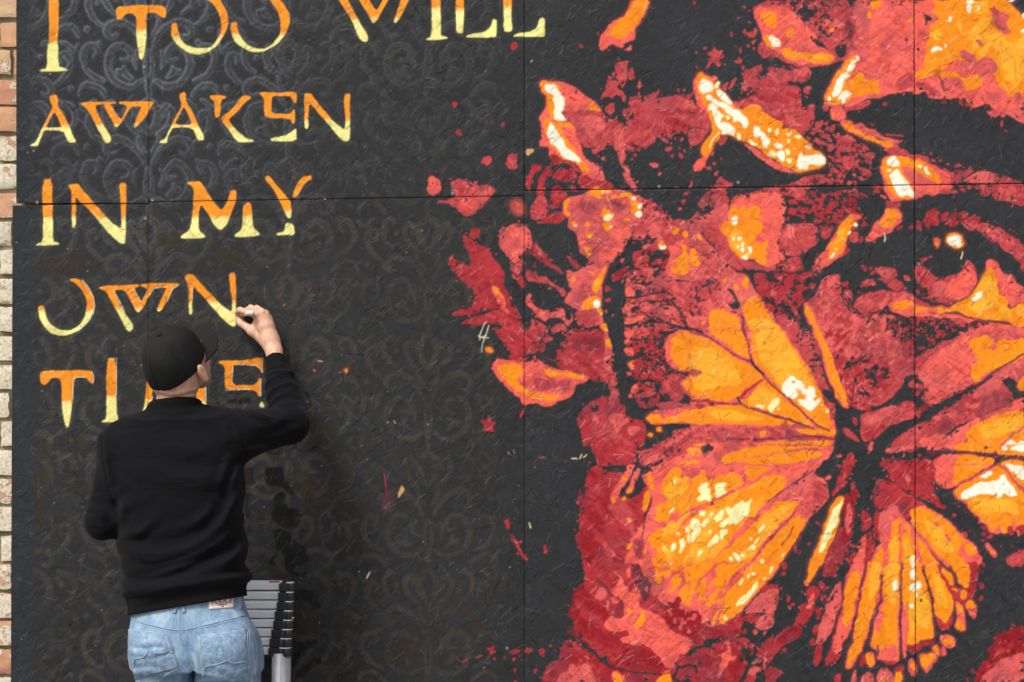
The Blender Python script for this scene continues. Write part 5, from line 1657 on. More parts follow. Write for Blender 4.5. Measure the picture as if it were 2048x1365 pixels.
ov = np.clip(vnoise(GX, GY, 24, 6) * vnoise(GX, GY, 70, 1) * 2.6 - .75, 0, 1) * np.clip(COV, 0, 1) * .45 * (GX > 840) * (IMG[..., 1] < .16)
IMG = IMG * (1 - ov[..., None] * (IMG[..., 2:] < .35)) + PAL['p'] * 1.5 * ov[..., None] * (IMG[..., 2:] < .35)
IMG *= (.93 + .14 * vnoise(GX, GY, 46, 4) * (.6 + .4 * vnoise(GX, GY, 9, 5)) + .02)[..., None]
IMG *= (.90 + .2 * rs.rand(RH, RW).astype(np.float32))[..., None]
IMG = np.clip(IMG, .006, .95)
# ------------------------------------------------------------------ pavement
m, n, l, b = new_mat('pavement')
t = noise(n, l, 6, 6); l.new(ramp(n, l, t.outputs['Fac'], [(.3, (.13, .13, .125)), (.7, (.20, .195, .19))]).outputs[0], b.inputs['Base Color'])
b.inputs['Roughness'].default_value = .85; bump(n, l, b, noise(n, l, 160, 3).outputs['Fac'], .4, .003)
bm = bmesh.new(); bmesh.ops.create_grid(bm, x_segments=8, y_segments=8, size=400)
tag(bm_obj('pavement', bm, m), kind='structure')

# ------------------------------------------------------------------ the painted hoarding
m_paint, n, l, b = new_mat('painted_strand_board')
at = n.new('ShaderNodeAttribute'); at.attribute_name = 'paint'
gl = n.new('ShaderNodeAttribute'); gl.attribute_name = 'gloss'
fine = noise(n, l, 420, 4, .7)
l.new(at.outputs['Color'], b.inputs['Base Color'])
mr = n.new('ShaderNodeMapRange'); mr.inputs['To Min'].default_value = .78; mr.inputs['To Max'].default_value = .20
l.new(gl.outputs['Fac'], mr.inputs['Value']); l.new(mr.outputs[0], b.inputs['Roughness'])
b.inputs['Specular IOR Level'].default_value = .16
bump(n, l, b, fine.outputs['Fac'], .5, .0012)
m_edge = simple_mat('board_core', (.16, .12, .08), .9, var=.3, scale=90)

hoarding = bpy.data.objects.new('painted_hoarding', None); C.objects.link(hoarding)
tag(hoarding, 'black hoarding of screwed strand boards painted with a red portrait, orange butterfly and lettering', 'hoarding')

def region(p): 
    p = np.array(p, float); sl = box(p, 2); return sl, polymask(chaikin(p, 1), sl, 0) > .5
MOTIF = [('painted_face', 'red and salmon stencilled face of the mural', None)]
def motif(name, label, pts):
    MOTIF.append((name, label, pts))
motif('painted_butterfly_wing', 'upper orange butterfly wing spread over the cheek', [(1120, 370), (1285, 372), (1405, 445), (1485, 560), (1600, 690), (1672, 830), (1672, 902), (1290, 846), (1230, 760), (1205, 600), (1195, 480)])
motif('painted_butterfly_wing', 'broad lower orange butterfly wing with cream flecks', [(1240, 960), (1290, 880), (1680, 885), (1650, 1000), (1520, 1190), (1420, 1260), (1300, 1160), (1262, 1060)])
motif('painted_butterfly_wing', 'orange butterfly wing running out at the right edge', [(1760, 880), (1850, 820), (1930, 780), (2070, 700), (2070, 1090), (1960, 1075), (1885, 985), (1860, 930)])
motif('painted_butterfly_wing', 'narrow fan-shaped orange butterfly wing pointing down', [(1655, 1340), (1660, 1180), (1690, 1030), (1800, 1005), (1850, 1010), (1970, 1140), (1965, 1230), (1910, 1330), (1840, 1375), (1690, 1375)])
motif('painted_eye', 'painted eye with white highlight', [(1800, 540), (1830, 430), (1900, 410), (1985, 440), (2070, 540), (2070, 650), (1900, 640), (1780, 615)])
motif('painted_petal', None, [(1190, 110), (1200, 60), (1240, -14), (1310, -14), (1295, 50), (1270, 110)])
motif('painted_petal', None, [(1072, 180), (1085, 155), (1140, 162), (1215, 245), (1160, 250), (1185, 345), (1150, 330), (1080, 260)])
motif('painted_petal', None, [(1384, 180), (1388, 140), (1420, 145), (1490, 215), (1545, 205), (1660, 310), (1650, 345), (1590, 350), (1430, 270), (1400, 345), (1384, 340), (1410, 260)])
motif('painted_petal', None, [(1500, 20), (1520, 5), (1580, 12), (1675, 110), (1660, 135), (1580, 130), (1525, 90)])
motif('painted_petal', None, [(1648, 210), (1655, 180), (1700, 108), (1725, 108), (1700, 190), (1690, 215)])
motif('painted_petal', None, [(1760, 320), (1775, 305), (1830, 308), (1905, 355), (1905, 380), (1830, 405), (1785, 408)])
motif('painted_petal', None, [(978, 735), (990, 715), (1050, 718), (1110, 740), (1195, 757), (1150, 795), (1095, 820), (1040, 812), (1000, 780)])
motif('painted_feather', None, [(1605, 1170), (1640, 1060), (1670, 990), (1695, 985), (1690, 1030), (1640, 1150), (1620, 1178)])
motif('painted_star', None, [(1408, 90), (1428, 86), (1452, 96), (1446, 140), (1410, 146)])
motif('painted_star', None, [(958, 840), (978, 826), (1000, 840), (992, 870), (962, 870)])
motif('painted_splash', None, [(850, 350), (1000, 350), (1000, 440), (850, 440)])
motif('painted_splash', None, [(890, 450), (940, 450), (1046, 520), (1046, 720), (960, 710), (890, 640)])
MID = np.where(COV > .5, 1, 0).astype(np.int16)
for i, (nm, lb, p) in enumerate(MOTIF):
    if p is None: continue
    sl, mk = region(p); MID[sl][mk & (COV[sl] > .5)] = i + 1
# separate islands of red paint are separate parts; crumbs too small to pick apart stay together
def islands(mask, f_=3):
    h, w = mask.shape[0] // f_, mask.shape[1] // f_
    g = mask[:h * f_, :w * f_].reshape(h, f_, w, f_).mean((1, 3)) > .5
    lab = np.where(g, np.arange(1, h * w + 1).reshape(h, w), 0)
    while True:
        p_ = np.pad(lab, 1); n_ = np.maximum.reduce([p_[1:-1, 1:-1], p_[:-2, 1:-1], p_[2:, 1:-1], p_[1:-1, :-2], p_[1:-1, 2:]]) * g
        if (n_ == lab).all(): break
        lab = n_
    full = np.zeros(mask.shape, np.int64); full[:h * f_, :w * f_] = np.repeat(np.repeat(lab, f_, 0), f_, 1)
    ids, ct = np.unique(lab[lab > 0], return_counts=True); o = np.argsort(-ct)
    return full, [(ids[k], ct[k] * f_ * f_) for k in o]
full, isl = islands(MID == 1)
rest = MID == 1
for k, (i_, area) in enumerate(isl):
    mk = rest & (full == i_)
    if k == 0: continue
    if area < 420: break
    MOTIF.append(('painted_patch', None, None)); MID[mk] = len(MOTIF)
MOTIF.append(('paint_spatter', None, None)); MID[(MID == 1) & (full != isl[0][0])] = len(MOTIF)
for ch, sl, mk, _ in LETTER_MASKS:
    MOTIF.append(('painted_letter', 'painted letter %s, orange above and pale yellow below' % ch, None)); MID[sl][mk] = len(MOTIF)

def sample(A, px, py):
    fx = px - OX - .5; fy = py - OY - .5
    fx = np.abs(fx); fx = np.where(fx > RW - 1, 2 * (RW - 1) - fx, fx); fx = np.clip(fx, 0, RW - 1.001)
    fy = np.abs(fy); fy = np.where(fy > RH - 1, 2 * (RH - 1) - fy, fy); fy = np.clip(fy, 0, RH - 1.001)
    xi = fx.astype(int); yi = fy.astype(int); a = fx - xi; c = fy - yi
    if A.ndim == 3: a = a[..., None]; c = c[..., None]
    return (A[yi, xi] * (1 - a) + A[yi, xi + 1] * a) * (1 - c) + (A[yi + 1, xi] * (1 - a) + A[yi + 1, xi + 1] * a) * c
def sample_id(px, py):
    fx = (px - OX).astype(int); fy = (py - OY).astype(int); ok = (fx >= 0) & (fx < RW) & (fy >= 0) & (fy < RH)
    return np.where(ok, MID[np.clip(fy, 0, RH - 1), np.clip(fx, 0, RW - 1)], 0)

STEP = 1.6; RELIEF = .0008
parts = {i: [] for i in range(1, len(MOTIF) + 1)}
def lines(a, bnd, b_, fine_lo, fine_hi):
    o = []
    for s, e, st in ((a, min(max(fine_lo, a), b_), 22), (max(a, fine_lo), min(b_, fine_hi), STEP), (max(min(fine_hi, b_), a), b_, 22)):
        if e - s > .01: o.append(np.linspace(s, e, max(int((e - s) / st), 1) + 1))
    return np.unique(np.concatenate(o))
def make_mesh(name, v, q, col, gls, mat, parent):
    me = mesh_np(name, v, q)
    a = me.attributes.new('paint', 'FLOAT_COLOR', 'POINT'); a.data.foreach_set('color', np.concatenate([col, np.ones((len(col), 1))], 1).astype(np.float32).ravel())
    a = me.attributes.new('gloss', 'FLOAT', 'POINT'); a.data.foreach_set('value', gls.astype(np.float32))
    return obj(name, me, mat, parent)

def board(x0t, x0b, x1t, x1b, y0l, y0r, y1l, y1r, off, tilt=0., gap=.55):
    xs = lines(x0t, 0, x1t, -10, 2062); ys = lines(min(y0l, y0r), 0, max(y1l, y1r), -10, 1378)
    s = (xs - xs[0]) / (xs[-1] - xs[0]); t = (ys - ys[0]) / (ys[-1] - ys[0])
    s = s[None]; t = t[:, None]
    xl = x0t + (x0b - x0t) * t + gap; xr = x1t + (x1b - x1t) * t - gap
    if gap > .5: xl = xl + (vnoise(ys * 1., ys * 0 + 3, 5, 1)[:, None] - .5) * .9; xr = xr + (vnoise(ys * 1., ys * 0 + 9, 5, 2)[:, None] - .5) * .9
    PX = xl + (xr - xl) * s
    yt = y0l + (y0r - y0l) * s + gap; yb = y1l + (y1r - y1l) * s - gap
    PY = yt + (yb - yt) * t
    h = sample(HGT, PX, PY); col = sample(IMG, PX, PY); g = sample(GLOSS, PX, PY)
    edge = np.minimum(np.minimum(PX - xl, xr - PX), np.minimum(PY - yt, yb - PY))
    tight = gap < .5; wear = np.clip(1.6 - edge, 0, 1) * (.15 if tight else .5)
    col = col * (1 - wear[..., None])                         # torn, unpainted chips along the saw cut
    Y = -(h * RELIEF + off) + np.clip(1.8 - edge, 0, 1) * (.0003 if tight else .0015) + tilt * (s - .5)
    v = np.stack([(PX - 1024) * U, Y, EYE - (PY - 682.5) * U], -1)
    ny, nx = PX.shape; idx = np.arange(ny * nx).reshape(ny, nx)
    q = np.stack([idx[1:, :-1], idx[1:, 1:], idx[:-1, 1:], idx[:-1, :-1]], -1).reshape(-1, 4)
    ids = sample_id((PX[:-1, :-1] + PX[1:, 1:]) / 2, (PY[:-1, :-1] + PY[1:, 1:]) / 2).ravel()
    v = v.reshape(-1, 3); col = col.reshape(-1, 3); g = g.ravel()
    out = None
    for k in np.unique(ids):
        qq = q[ids == k]; used, inv = np.unique(qq, return_inverse=True)
        rec = (v[used], inv.reshape(-1, 4), col[used], g[used])
        if k: parts[int(k)].append(rec)
        else:
            bx = []; 
            for fx_, fy_ in ((0, 0), (-1, 0), (-1, -1), (0, -1)): bx.append(v.reshape(ny, nx, 3)[fy_, fx_])
            bx = np.array(bx); f = bx.copy(); f[:, 1] = -off + .0035; r = bx.copy(); r[:, 1] = -off + .018
            e = len(rec[0]); vv = np.concatenate([rec[0], f, r])
            # slab behind the relief: front, four sides, back
            fq = np.array([[0, 3, 2, 1], [0, 1, 5, 4], [1, 2, 6, 5], [2, 3, 7, 6], [3, 0, 4, 7], [4, 5, 6, 7]]) + e
            cc = np.concatenate([rec[2], np.tile(np.array([[.012, .011, .010]]), (8, 1))]); gg = np.concatenate([rec[3], np.zeros(8)])
            out = make_mesh('board', vv, np.concatenate([rec[1], fq]), cc, gg, m_paint, hoarding)
    return out

TOPY, BOTY = -520, 1772
seam = lambda x: 408 - (x - 30) * .0165 if x < 1048 else 382 - (x - 1048) * .0145
BX = [(33, 33, 25, 20), (298, 298, 296, 296), (1047.5, 1048, 1048, 1048.5), (1828, 1829, 1829, 1832), (2610, 2610, 2611, 2612)]
boards = []
for i in range(4):
    a, c = BX[i], BX[i + 1]
    sl0 = seam(a[0] + (2 if i == 2 else 0)); sl1 = seam(c[0] - (2 if i == 1 else 0))
    if i == 0: sl0 = 407; sl1 = 407
    boards.append(board(a[0], a[1], c[0], c[1], TOPY, TOPY, sl0, sl1, (.004, .0025, .0, .001)[i], gap=.3 if i < 2 else .55))
    ex = 4.5 if i == 0 else 0
    boards.append(board(a[2], a[3], c[2], c[3], sl0 + ex, sl1 + (0 if i == 0 else 0), BOTY, BOTY, (.001, .0, .003, .0)[i], gap=.3 if i < 2 else .6))
def pieces(rec):
    v, q, c_, g = rec; lab = np.arange(len(v))
    while True:
        m_ = lab[q].min(1); n_ = lab.copy()
        for j_ in range(4): np.minimum.at(n_, q[:, j_], m_)
        if (n_ == lab).all(): break
        lab = n_
    ql = lab[q[:, 0]]
    for i_ in np.unique(ql):
        qq = q[ql == i_]; used, inv = np.unique(qq, return_inverse=True); yield (v[used], inv.reshape(-1, 4), c_[used], g[used])
spat = [k for k in parts if MOTIF[k - 1][0] == 'paint_spatter'][0]
for k in [k for k in parts if MOTIF[k - 1][0] == 'painted_patch']:
    for rec in parts[k]:
        for pc_ in pieces(rec):
            if len(pc_[1]) < 90: parts[spat].append(pc_)
            else: make_mesh('painted_patch', *pc_, m_paint, hoarding)
    parts[k] = []
for k, recs in parts.items():
    if not recs: continue
    nm, lb, _ = MOTIF[k - 1]; e = 0; V, Q, CC, G_ = [], [], [], []
    for v, q, c_, g in recs: V.append(v); Q.append(q + e); CC.append(c_); G_.append(g); e += len(v)
    o = make_mesh(nm, np.concatenate(V), np.concatenate(Q), np.concatenate(CC), np.concatenate(G_), m_paint, hoarding)
    if lb: o['label'] = lb
    if nm == 'paint_spatter': o['kind'] = 'stuff'

# screws: countersunk heads with a cross recess
m_screw = simple_mat('screw_steel', (.32, .30, .28), .45, .8, .3, 400)
m_screwk = simple_mat('screw_overpainted', (.02, .02, .02), .5, 0, .3, 400)
def screw_mesh(mat):
    bm = bmesh.new(); R_ = .0048
    prof = [(0., -.0012), (.30, -.0012), (.42, .0006), (.86, .0009), (1., .0002), (1.04, -.003)]
    rings = []
    for r_, h_ in prof[1:]:
        rings.append([bm.verts.new((r_ * R_ * math.cos(a) * (1.3 if r_ < .5 and k % 3 == 0 else 1), -h_, r_ * R_ * math.sin(a) * (1.3 if r_ < .5 and k % 3 == 0 else 1))) for k in range(12) for a in [2 * math.pi * k / 12]])
    bm.faces.new(rings[0][::-1])
    for r0, r1 in zip(rings[:-1], rings[1:]):
        for k in range(12): bm.faces.new((r0[k], r0[(k + 1) % 12], r1[(k + 1) % 12], r1[k]))
    me = bpy.data.meshes.new('screw'); bm.normal_update(); bm.to_mesh(me); bm.free(); me.materials.append(mat); return me
SM = [screw_mesh(m_screw), screw_mesh(m_screwk)]
for i, (x, y, k) in enumerate(((289, 134, 0), (302, 129, 1), (44, 390, 1), (75, 405, 0), (291, 393, 1), (305, 400, 0), (291, 437, 0), (650, 397, 0), (686, 408, 1), (905, 387, 0), (932, 399, 1),
        (1040, 386, 1), (1318, 373, 0), (1155, 375, 1), (1476, 365, 0), (1630, 366, 1), (1649, 386, 1), (1477, 390, 1), (1813, 80, 1), (1836, 99, 1), (1820, 200, 1), (1832, 213, 1),
        (1021, 1112, 1), (1014, 1297, 0), (1427, 491, 1), (1425, 808, 1), (1424, 1007, 1), (1418, 1245, 1), (1842, 1201, 1), (1823, 1296, 1), (1819, 1036, 1), (43, 181, 1), (42, 71, 1), (1837, 528, 0))):
    col_i = 0 if x < 297 else 1 if x < 1048 else 2 if x < 1829 else 3; row = 0 if y < seam(x) - 1 else 1
    o = bpy.data.objects.new('screw', SM[k]); C.objects.link(o); o.parent = boards[col_i * 2 + row]
    o.location = ((x - 1024) * U, -((.004, .0025, .0, .001) if row == 0 else (.001, .0, .003, .0))[col_i] - .0006, EYE - (y - 682.5) * U)

# ------------------------------------------------------------------ brick wall behind, seen at the left edge
m_brick, n, l, b = new_mat('old_brick')
oi = n.new('ShaderNodeObjectInfo'); tc = n.new('ShaderNodeTexCoord'); ad = n.new('ShaderNodeVectorMath'); ad.operation = 'ADD'
sc_ = n.new('ShaderNodeVectorMath'); sc_.operation = 'SCALE'; sc_.inputs['Scale'].default_value = 40
cm = n.new('ShaderNodeCombineXYZ'); l.new(oi.outputs['Random'], cm.inputs[0]); l.new(oi.outputs['Random'], cm.inputs[2]); l.new(cm.outputs[0], sc_.inputs[0])
l.new(tc.outputs['Object'], ad.inputs[0]); l.new(sc_.outputs[0], ad.inputs[1]); V_ = ad.outputs[0]
clay = ramp(n, l, oi.outputs['Random'], [(.0, (.44, .20, .12)), (.35, (.52, .27, .16)), (.6, (.42, .17, .12)), (.85, (.54, .37, .22)), (1., (.34, .15, .11))])
tone = noise(n, l, 30, 5, .65, V_); dirt = noise(n, l, 90, 5, .7, V_)
c1 = mixc(n, l, ramp(n, l, tone.outputs['Fac'], [(.35, (0, 0, 0)), (.75, (.5, .5, .5))]).outputs[0], clay.outputs[0], (.66, .42, .20))
flake = noise(n, l, 22, 6, .62, V_)
fl = n.new('ShaderNodeMath'); fl.operation = 'ADD'; l.new(flake.outputs['Fac'], fl.inputs[0])
pm = n.new('ShaderNodeMapRange'); pm.inputs['To Min'].default_value = -.13; pm.inputs['To Max'].default_value = .12
gm = n.new('ShaderNodeNewGeometry'); sx = n.new('ShaderNodeSeparateXYZ'); l.new(gm.outputs['Position'], sx.inputs[0])
zz = n.new('ShaderNodeMapRange'); zz.inputs['From Min'].default_value = 2.75; zz.inputs['From Max'].default_value = 1.9; zz.inputs['To Min'].default_value = -.16; zz.inputs['To Max'].default_value = .10
l.new(sx.outputs['Z'], zz.inputs['Value']); l.new(zz.outputs[0], fl.inputs[1])
f2 = n.new('ShaderNodeMath'); f2.operation = 'ADD'; l.new(fl.outputs[0], f2.inputs[0]); l.new(pm.outputs[0], f2.inputs[1]); l.new(oi.outputs['Random'], pm.inputs['Value'])
pr = ramp(n, l, f2.outputs[0], [(.50, (0, 0, 0)), (.53, (1, 1, 1))])
cream = ramp(n, l, dirt.outputs['Fac'], [(.28, (.36, .31, .22)), (.62, (.70, .62, .48))])
c2 = mixc(n, l, pr.outputs[0], c1, cream.outputs[0])
l.new(mixc(n, l, ramp(n, l, dirt.outputs['Fac'], [(.28, (.75, .75, .75)), (.42, (0, 0, 0))]).outputs[0], c2, (.09, .08, .05)), b.inputs['Base Color'])
b.inputs['Roughness'].default_value = .9
bb = bump(n, l, b, pr.outputs[0], .8, .0022)
b2 = n.new('ShaderNodeBump'); b2.inputs['Strength'].default_value = .7; b2.inputs['Distance'].default_value = .003; l.new(tone.outputs['Fac'], b2.inputs['Height']); l.new(b2.outputs[0], bb.inputs['Normal'])
m_mortar, n, l, b = new_mat('mossy_mortar')
t1 = noise(n, l, 26, 6, .65)
l.new(ramp(n, l, t1.outputs['Fac'], [(.32, (.10, .10, .045)), (.48, (.22, .20, .11)), (.68, (.48, .43, .33))]).outputs[0], b.inputs['Base Color'])
b.inputs['Roughness'].default_value = .95; bump(n, l, b, noise(n, l, 120, 5).outputs['Fac'], .8, .006)
wall = bpy.data.objects.new('brick_wall', None); C.objects.link(wall); wall.location = ((26 - 1024) * U, .03, 0)
tag(wall, 'old brick wall with flaking cream paint at the left edge, behind the hoarding', 'wall')
bm = bmesh.new(); add_box(bm, (-1.3, .012, -.05), (5.2, .30, 3.3)); mo = bm_obj('mortar_bed', bm, m_mortar, wall)
rb = np.random.RandomState(3)
def brick_mesh(L_, H_, D_):
    bm = bmesh.new(); add_box(bm, (-L_ / 2, 0, -H_ / 2), (L_ / 2, D_, H_ / 2))
    bmesh.ops.subdivide_edges(bm, edges=bm.edges[:], cuts=5, use_grid_fill=True)
    for v in bm.verts:
        ex = min(L_ / 2 - abs(v.co.x), .05); ez = min(H_ / 2 - abs(v.co.z), .05); fr = v.co.y < .004
        v.co.x += rb.uniform(-.0022, .0022); v.co.z += rb.uniform(-.0028, .0028)
        if fr: v.co.y += rb.uniform(-.0025, .0025) + (.005 * rb.rand() if min(ex, ez) < .002 else 0)
    bm.normal_update()
    for e_ in bm.edges: e_.smooth = e_.calc_face_angle(0) < .9
    me = bpy.data.meshes.new('brick'); bm.to_mesh(me); bm.free(); me.polygons.foreach_set('use_smooth', np.ones(len(me.polygons), bool)); me.materials.append(m_brick); return me
STR = [brick_mesh(.218, .076, .09) for _ in range(5)]; HDR = [brick_mesh(.104, .076, .09) for _ in range(5)]
rows_py = 8 + np.arange(-8, 32) * 57.4
for i, py in enumerate(rows_py):
    z = EYE - (py - 682.5) * U
    if z < .03 or z > 3.2: continue
    x = .10 + (.06 if i % 2 else 0) + rb.uniform(-.012, .012)
    for k in range(12):
        hd = (i % 3 == 1)
        Lb = .104 if hd else .218
        me = (HDR if hd else STR)[rb.randint(5)]
        o = bpy.data.objects.new('brick', me); C.objects.link(o); o.parent = wall
        o.location = (x - Lb / 2, -.004 + rb.uniform(-.002, .004), z + rb.uniform(-.002, .002)); o.rotation_euler = (0, rb.uniform(-.008, .008) + (math.pi if rb.rand() < .5 else 0), 0)
        x -= Lb + .012
        if x < -1.2: break
# ------------------------------------------------------------------ smooth solid modelling: signed distances turned into a continuous skin
def surfnet(f, lo, hi, h):
    lo = np.array(lo, float); hi = np.array(hi, float); N = np.ceil((hi - lo) / h).astype(int) + 1
    ax = [lo[i] + h * np.arange(N[i]) for i in range(3)]
    F = np.empty(N, np.float32)
    for i in range(0, N[0], 24):
        X, Y, Z = np.meshgrid(ax[0][i:i + 24].astype(np.float32), ax[1].astype(np.float32), ax[2].astype(np.float32), indexing='ij')
        F[i:i + 24] = f(X, Y, Z)
    S = F < 0; cnt = np.zeros(N - 1, np.int8); P = np.zeros((*(N - 1), 3), np.float32)
    sl = lambda o, d: tuple(slice(o[k], N[k] - 1 + o[k]) for k in range(3))
    for d in range(3):
        e = np.zeros(3, int); e[d] = 1; o1, o2 = [k for k in range(3) if k != d]
        for a in (0, 1):
            for b_ in (0, 1):
                o = np.zeros(3, int); o[o1] = a; o[o2] = b_
                A = F[sl(o, d)]; B = F[sl(o + e, d)]; m = (A < 0) != (B < 0)
                t = np.where(m, A / np.where(m, A - B, 1), 0)
                cnt += m
                for k in range(3): P[..., k] += m * (o[k] + (t if k == d else 0))
    act = cnt > 0; ids = np.full(N - 1, -1, np.int64); ids[act] = np.arange(act.sum())
    I = np.argwhere(act); v = lo + (I + P[act] / cnt[act][:, None]) * h
    Q = []
    for d in range(3):
        o1, o2 = [(1, 2), (2, 0), (0, 1)][d]
        s0 = [slice(1, n_ - 1) for n_ in N]; s0[d] = slice(0, N[d] - 1); s1 = list(s0); s1[d] = slice(1, N[d])
        A = S[tuple(s0)]; B = S[tuple(s1)]
        for flip in (0, 1):
            m = (A & ~B) if not flip else (~A & B)
            I = np.argwhere(m); 
            if not len(I): continue
            I = I + [0 if k == d else 1 for k in range(3)]
            e1 = np.zeros(3, int); e1[o1] = 1; e2 = np.zeros(3, int); e2[o2] = 1
            g = lambda J: ids[J[:, 0], J[:, 1], J[:, 2]]
            q = np.stack([g(I - e1 - e2), g(I - e2), g(I), g(I - e1)], 1)
            Q.append(q if not flip else q[:, ::-1])
    return v, np.concatenate(Q)

def smin(a, b, k):
    h = np.clip(.5 + .5 * (b - a) / k, 0, 1); return b + (a - b) * h - k * h * (1 - h)
def smax(a, b, k): return -smin(-a, -b, k)
def cone(X, Y, Z, a, b, ra, rb):
    a = np.asarray(a); v = np.asarray(b) - a; L = float((v * v).sum())
    t = np.clip(((X - a[0]) * v[0] + (Y - a[1]) * v[1] + (Z - a[2]) * v[2]) / L, 0, 1)
    return np.sqrt((X - a[0] - t * v[0]) ** 2 + (Y - a[1] - t * v[1]) ** 2 + (Z - a[2] - t * v[2]) ** 2) - (ra + (rb - ra) * t)
def ellip(X, Y, Z, c, R, r):
    """ellipsoid with axes given by the rows of R"""
    d = np.stack([X - c[0], Y - c[1], Z - c[2]], -1) @ np.asarray(R, np.float32).T
    k0 = np.sqrt(((d / r) ** 2).sum(-1)); k1 = np.sqrt(((d / (np.asarray(r) ** 2)) ** 2).sum(-1)) + 1e-6
    return k0 * (k0 - 1) / k1
def stack(X, Y, Z, tab, n_=2.5):
    """body of stacked rounded sections: rows (z, cx, half width, cy, half depth)"""
    tab = np.array(sorted(tab)); z = np.clip(Z, tab[0, 0], tab[-1, 0])
    zs = np.linspace(tab[0, 0], tab[-1, 0], 200)
    def col(i):
        y = np.interp(zs, tab[:, 0], tab[:, i]); k = np.ones(25) / 25
        y = np.convolve(np.pad(y, 12, mode='edge'), k, 'valid'); return np.interp(z, zs, y).astype(np.float32)
    cx, hw, cy, hd = col(1), col(2), col(3), col(4)
    r = ((np.abs(X - cx) / hw) ** n_ + (np.abs(Y - cy) / hd) ** n_) ** (1 / n_)
    return np.maximum((r - 1) * np.minimum(hw, hd), np.maximum(Z - tab[-1, 0], tab[0, 0] - Z))
def proj(X, Y, Z):
    k = DIST / (DIST + Y) / U
    return 1024 + X * k, 682.5 + (EYE - Z) * k
def dline(px, py, pts):
    d = np.full(px.shape, 1e9, np.float32); s = np.zeros(px.shape, np.float32)
    for (ax, ay), (bx, by) in zip(pts[:-1], pts[1:]):
        vx, vy = bx - ax, by - ay; L = vx * vx + vy * vy; t = np.clip(((px - ax) * vx + (py - ay) * vy) / L, 0, 1)
        e = np.hypot(px - ax - t * vx, py - ay - t * vy); sd = np.sign(vx * (py - ay) - vy * (px - ax)); m = e < d
        d = np.where(m, e, d); s = np.where(m, sd, s)
    return d, s
def spline(p, n_=8):
    p = np.asarray(p, float); q = np.vstack([2 * p[0] - p[1], p, 2 * p[-1] - p[-2]]); o = []
    for i in range(1, len(q) - 2):
        for t in np.arange(n_) / n_:
            o.append(.5 * (2 * q[i] + (q[i + 1] - q[i - 1]) * t + (2 * q[i - 1] - 5 * q[i] + 4 * q[i + 1] - q[i + 2]) * t * t + (3 * q[i] - q[i - 1] - 3 * q[i + 1] + q[i + 2]) * t ** 3))
    return np.array(o + [q[-2]])
def trace(f, px, py, near=.9, step=90):
    """where the sight line through (px, py) meets the solid f"""
    px = np.asarray(px, float); py = np.asarray(py, float)
    dr = np.stack([(px - 1024) * U, np.full(px.shape, DIST), -(py - 682.5) * U], -1); dr /= np.linalg.norm(dr, axis=-1, keepdims=True)
    t = np.full(px.shape, DIST - near)
    for _ in range(step):
        p = np.array([0, -DIST, EYE]) + dr * t[..., None]; t = t + np.clip(f(p[..., 0].astype(np.float32), p[..., 1].astype(np.float32), p[..., 2].astype(np.float32)), -.02, .05) * .75
    return np.array([0, -DIST, EYE]) + dr * t[..., None]
def grad(f, p, e=.002):
    g = []
    for k in range(3):
        a = p.copy(); a[..., k] += e; c_ = p.copy(); c_[..., k] -= e
        g.append(f(*[a[..., i].astype(np.float32) for i in range(3)]) - f(*[c_[..., i].astype(np.float32) for i in range(3)]))
    g = np.stack(g, -1); return g / (np.linalg.norm(g, axis=-1, keepdims=True) + 1e-9)
def sheet(name, f, quad, nu, nv, thick, mat, parent, outline=None, puff=0.):
    """a piece of cloth lying on solid f: quad = four corners (TL, TR, BR, BL)"""
    q = np.array(quad, float); u = np.linspace(0, 1, nu)[None, :, None]; v = np.linspace(0, 1, nv)[:, None, None]
    g = (q[0] * (1 - u) + q[1] * u) * (1 - v) + (q[3] * (1 - u) + q[2] * u) * v
    if outline: g = outline(g, u, v)
    p = trace(f, g[..., 0], g[..., 1]); nr = grad(f, p, .006)
    uu = u[..., 0]; vv = v[..., 0]; th = thick + puff * (16 * uu * (1 - uu) * vv * (1 - vv)) ** .5
    top = p + nr * np.broadcast_to(th, p.shape[:2])[..., None]; bot = p - nr * .002
    V = np.concatenate([top.reshape(-1, 3), bot.reshape(-1, 3)]); idx = np.arange(nu * nv).reshape(nv, nu); M = nu * nv
    Q = [np.stack([idx[1:, :-1], idx[1:, 1:], idx[:-1, 1:], idx[:-1, :-1]], -1).reshape(-1, 4)]
    ring = np.concatenate([idx[0, :-1], idx[:-1, -1], idx[-1, :0:-1], idx[:0:-1, 0]]); r2 = np.roll(ring, -1)
    Q.append(np.stack([ring, r2, r2 + M, ring + M], -1))
    return obj(name, mesh_np(name, V, np.concatenate(Q)), mat, parent)
def cord(name, f, pts, rad, mat, parent, off=.0, sp=True, n_=6):
    p = spline(pts) if sp else np.array(pts, float); w = trace(f, p[:, 0], p[:, 1]); w = w + grad(f, w, .006) * off
    bm = bmesh.new(); add_tube(bm, w, rad, n_); return bm_obj(name, bm, mat, parent, True)
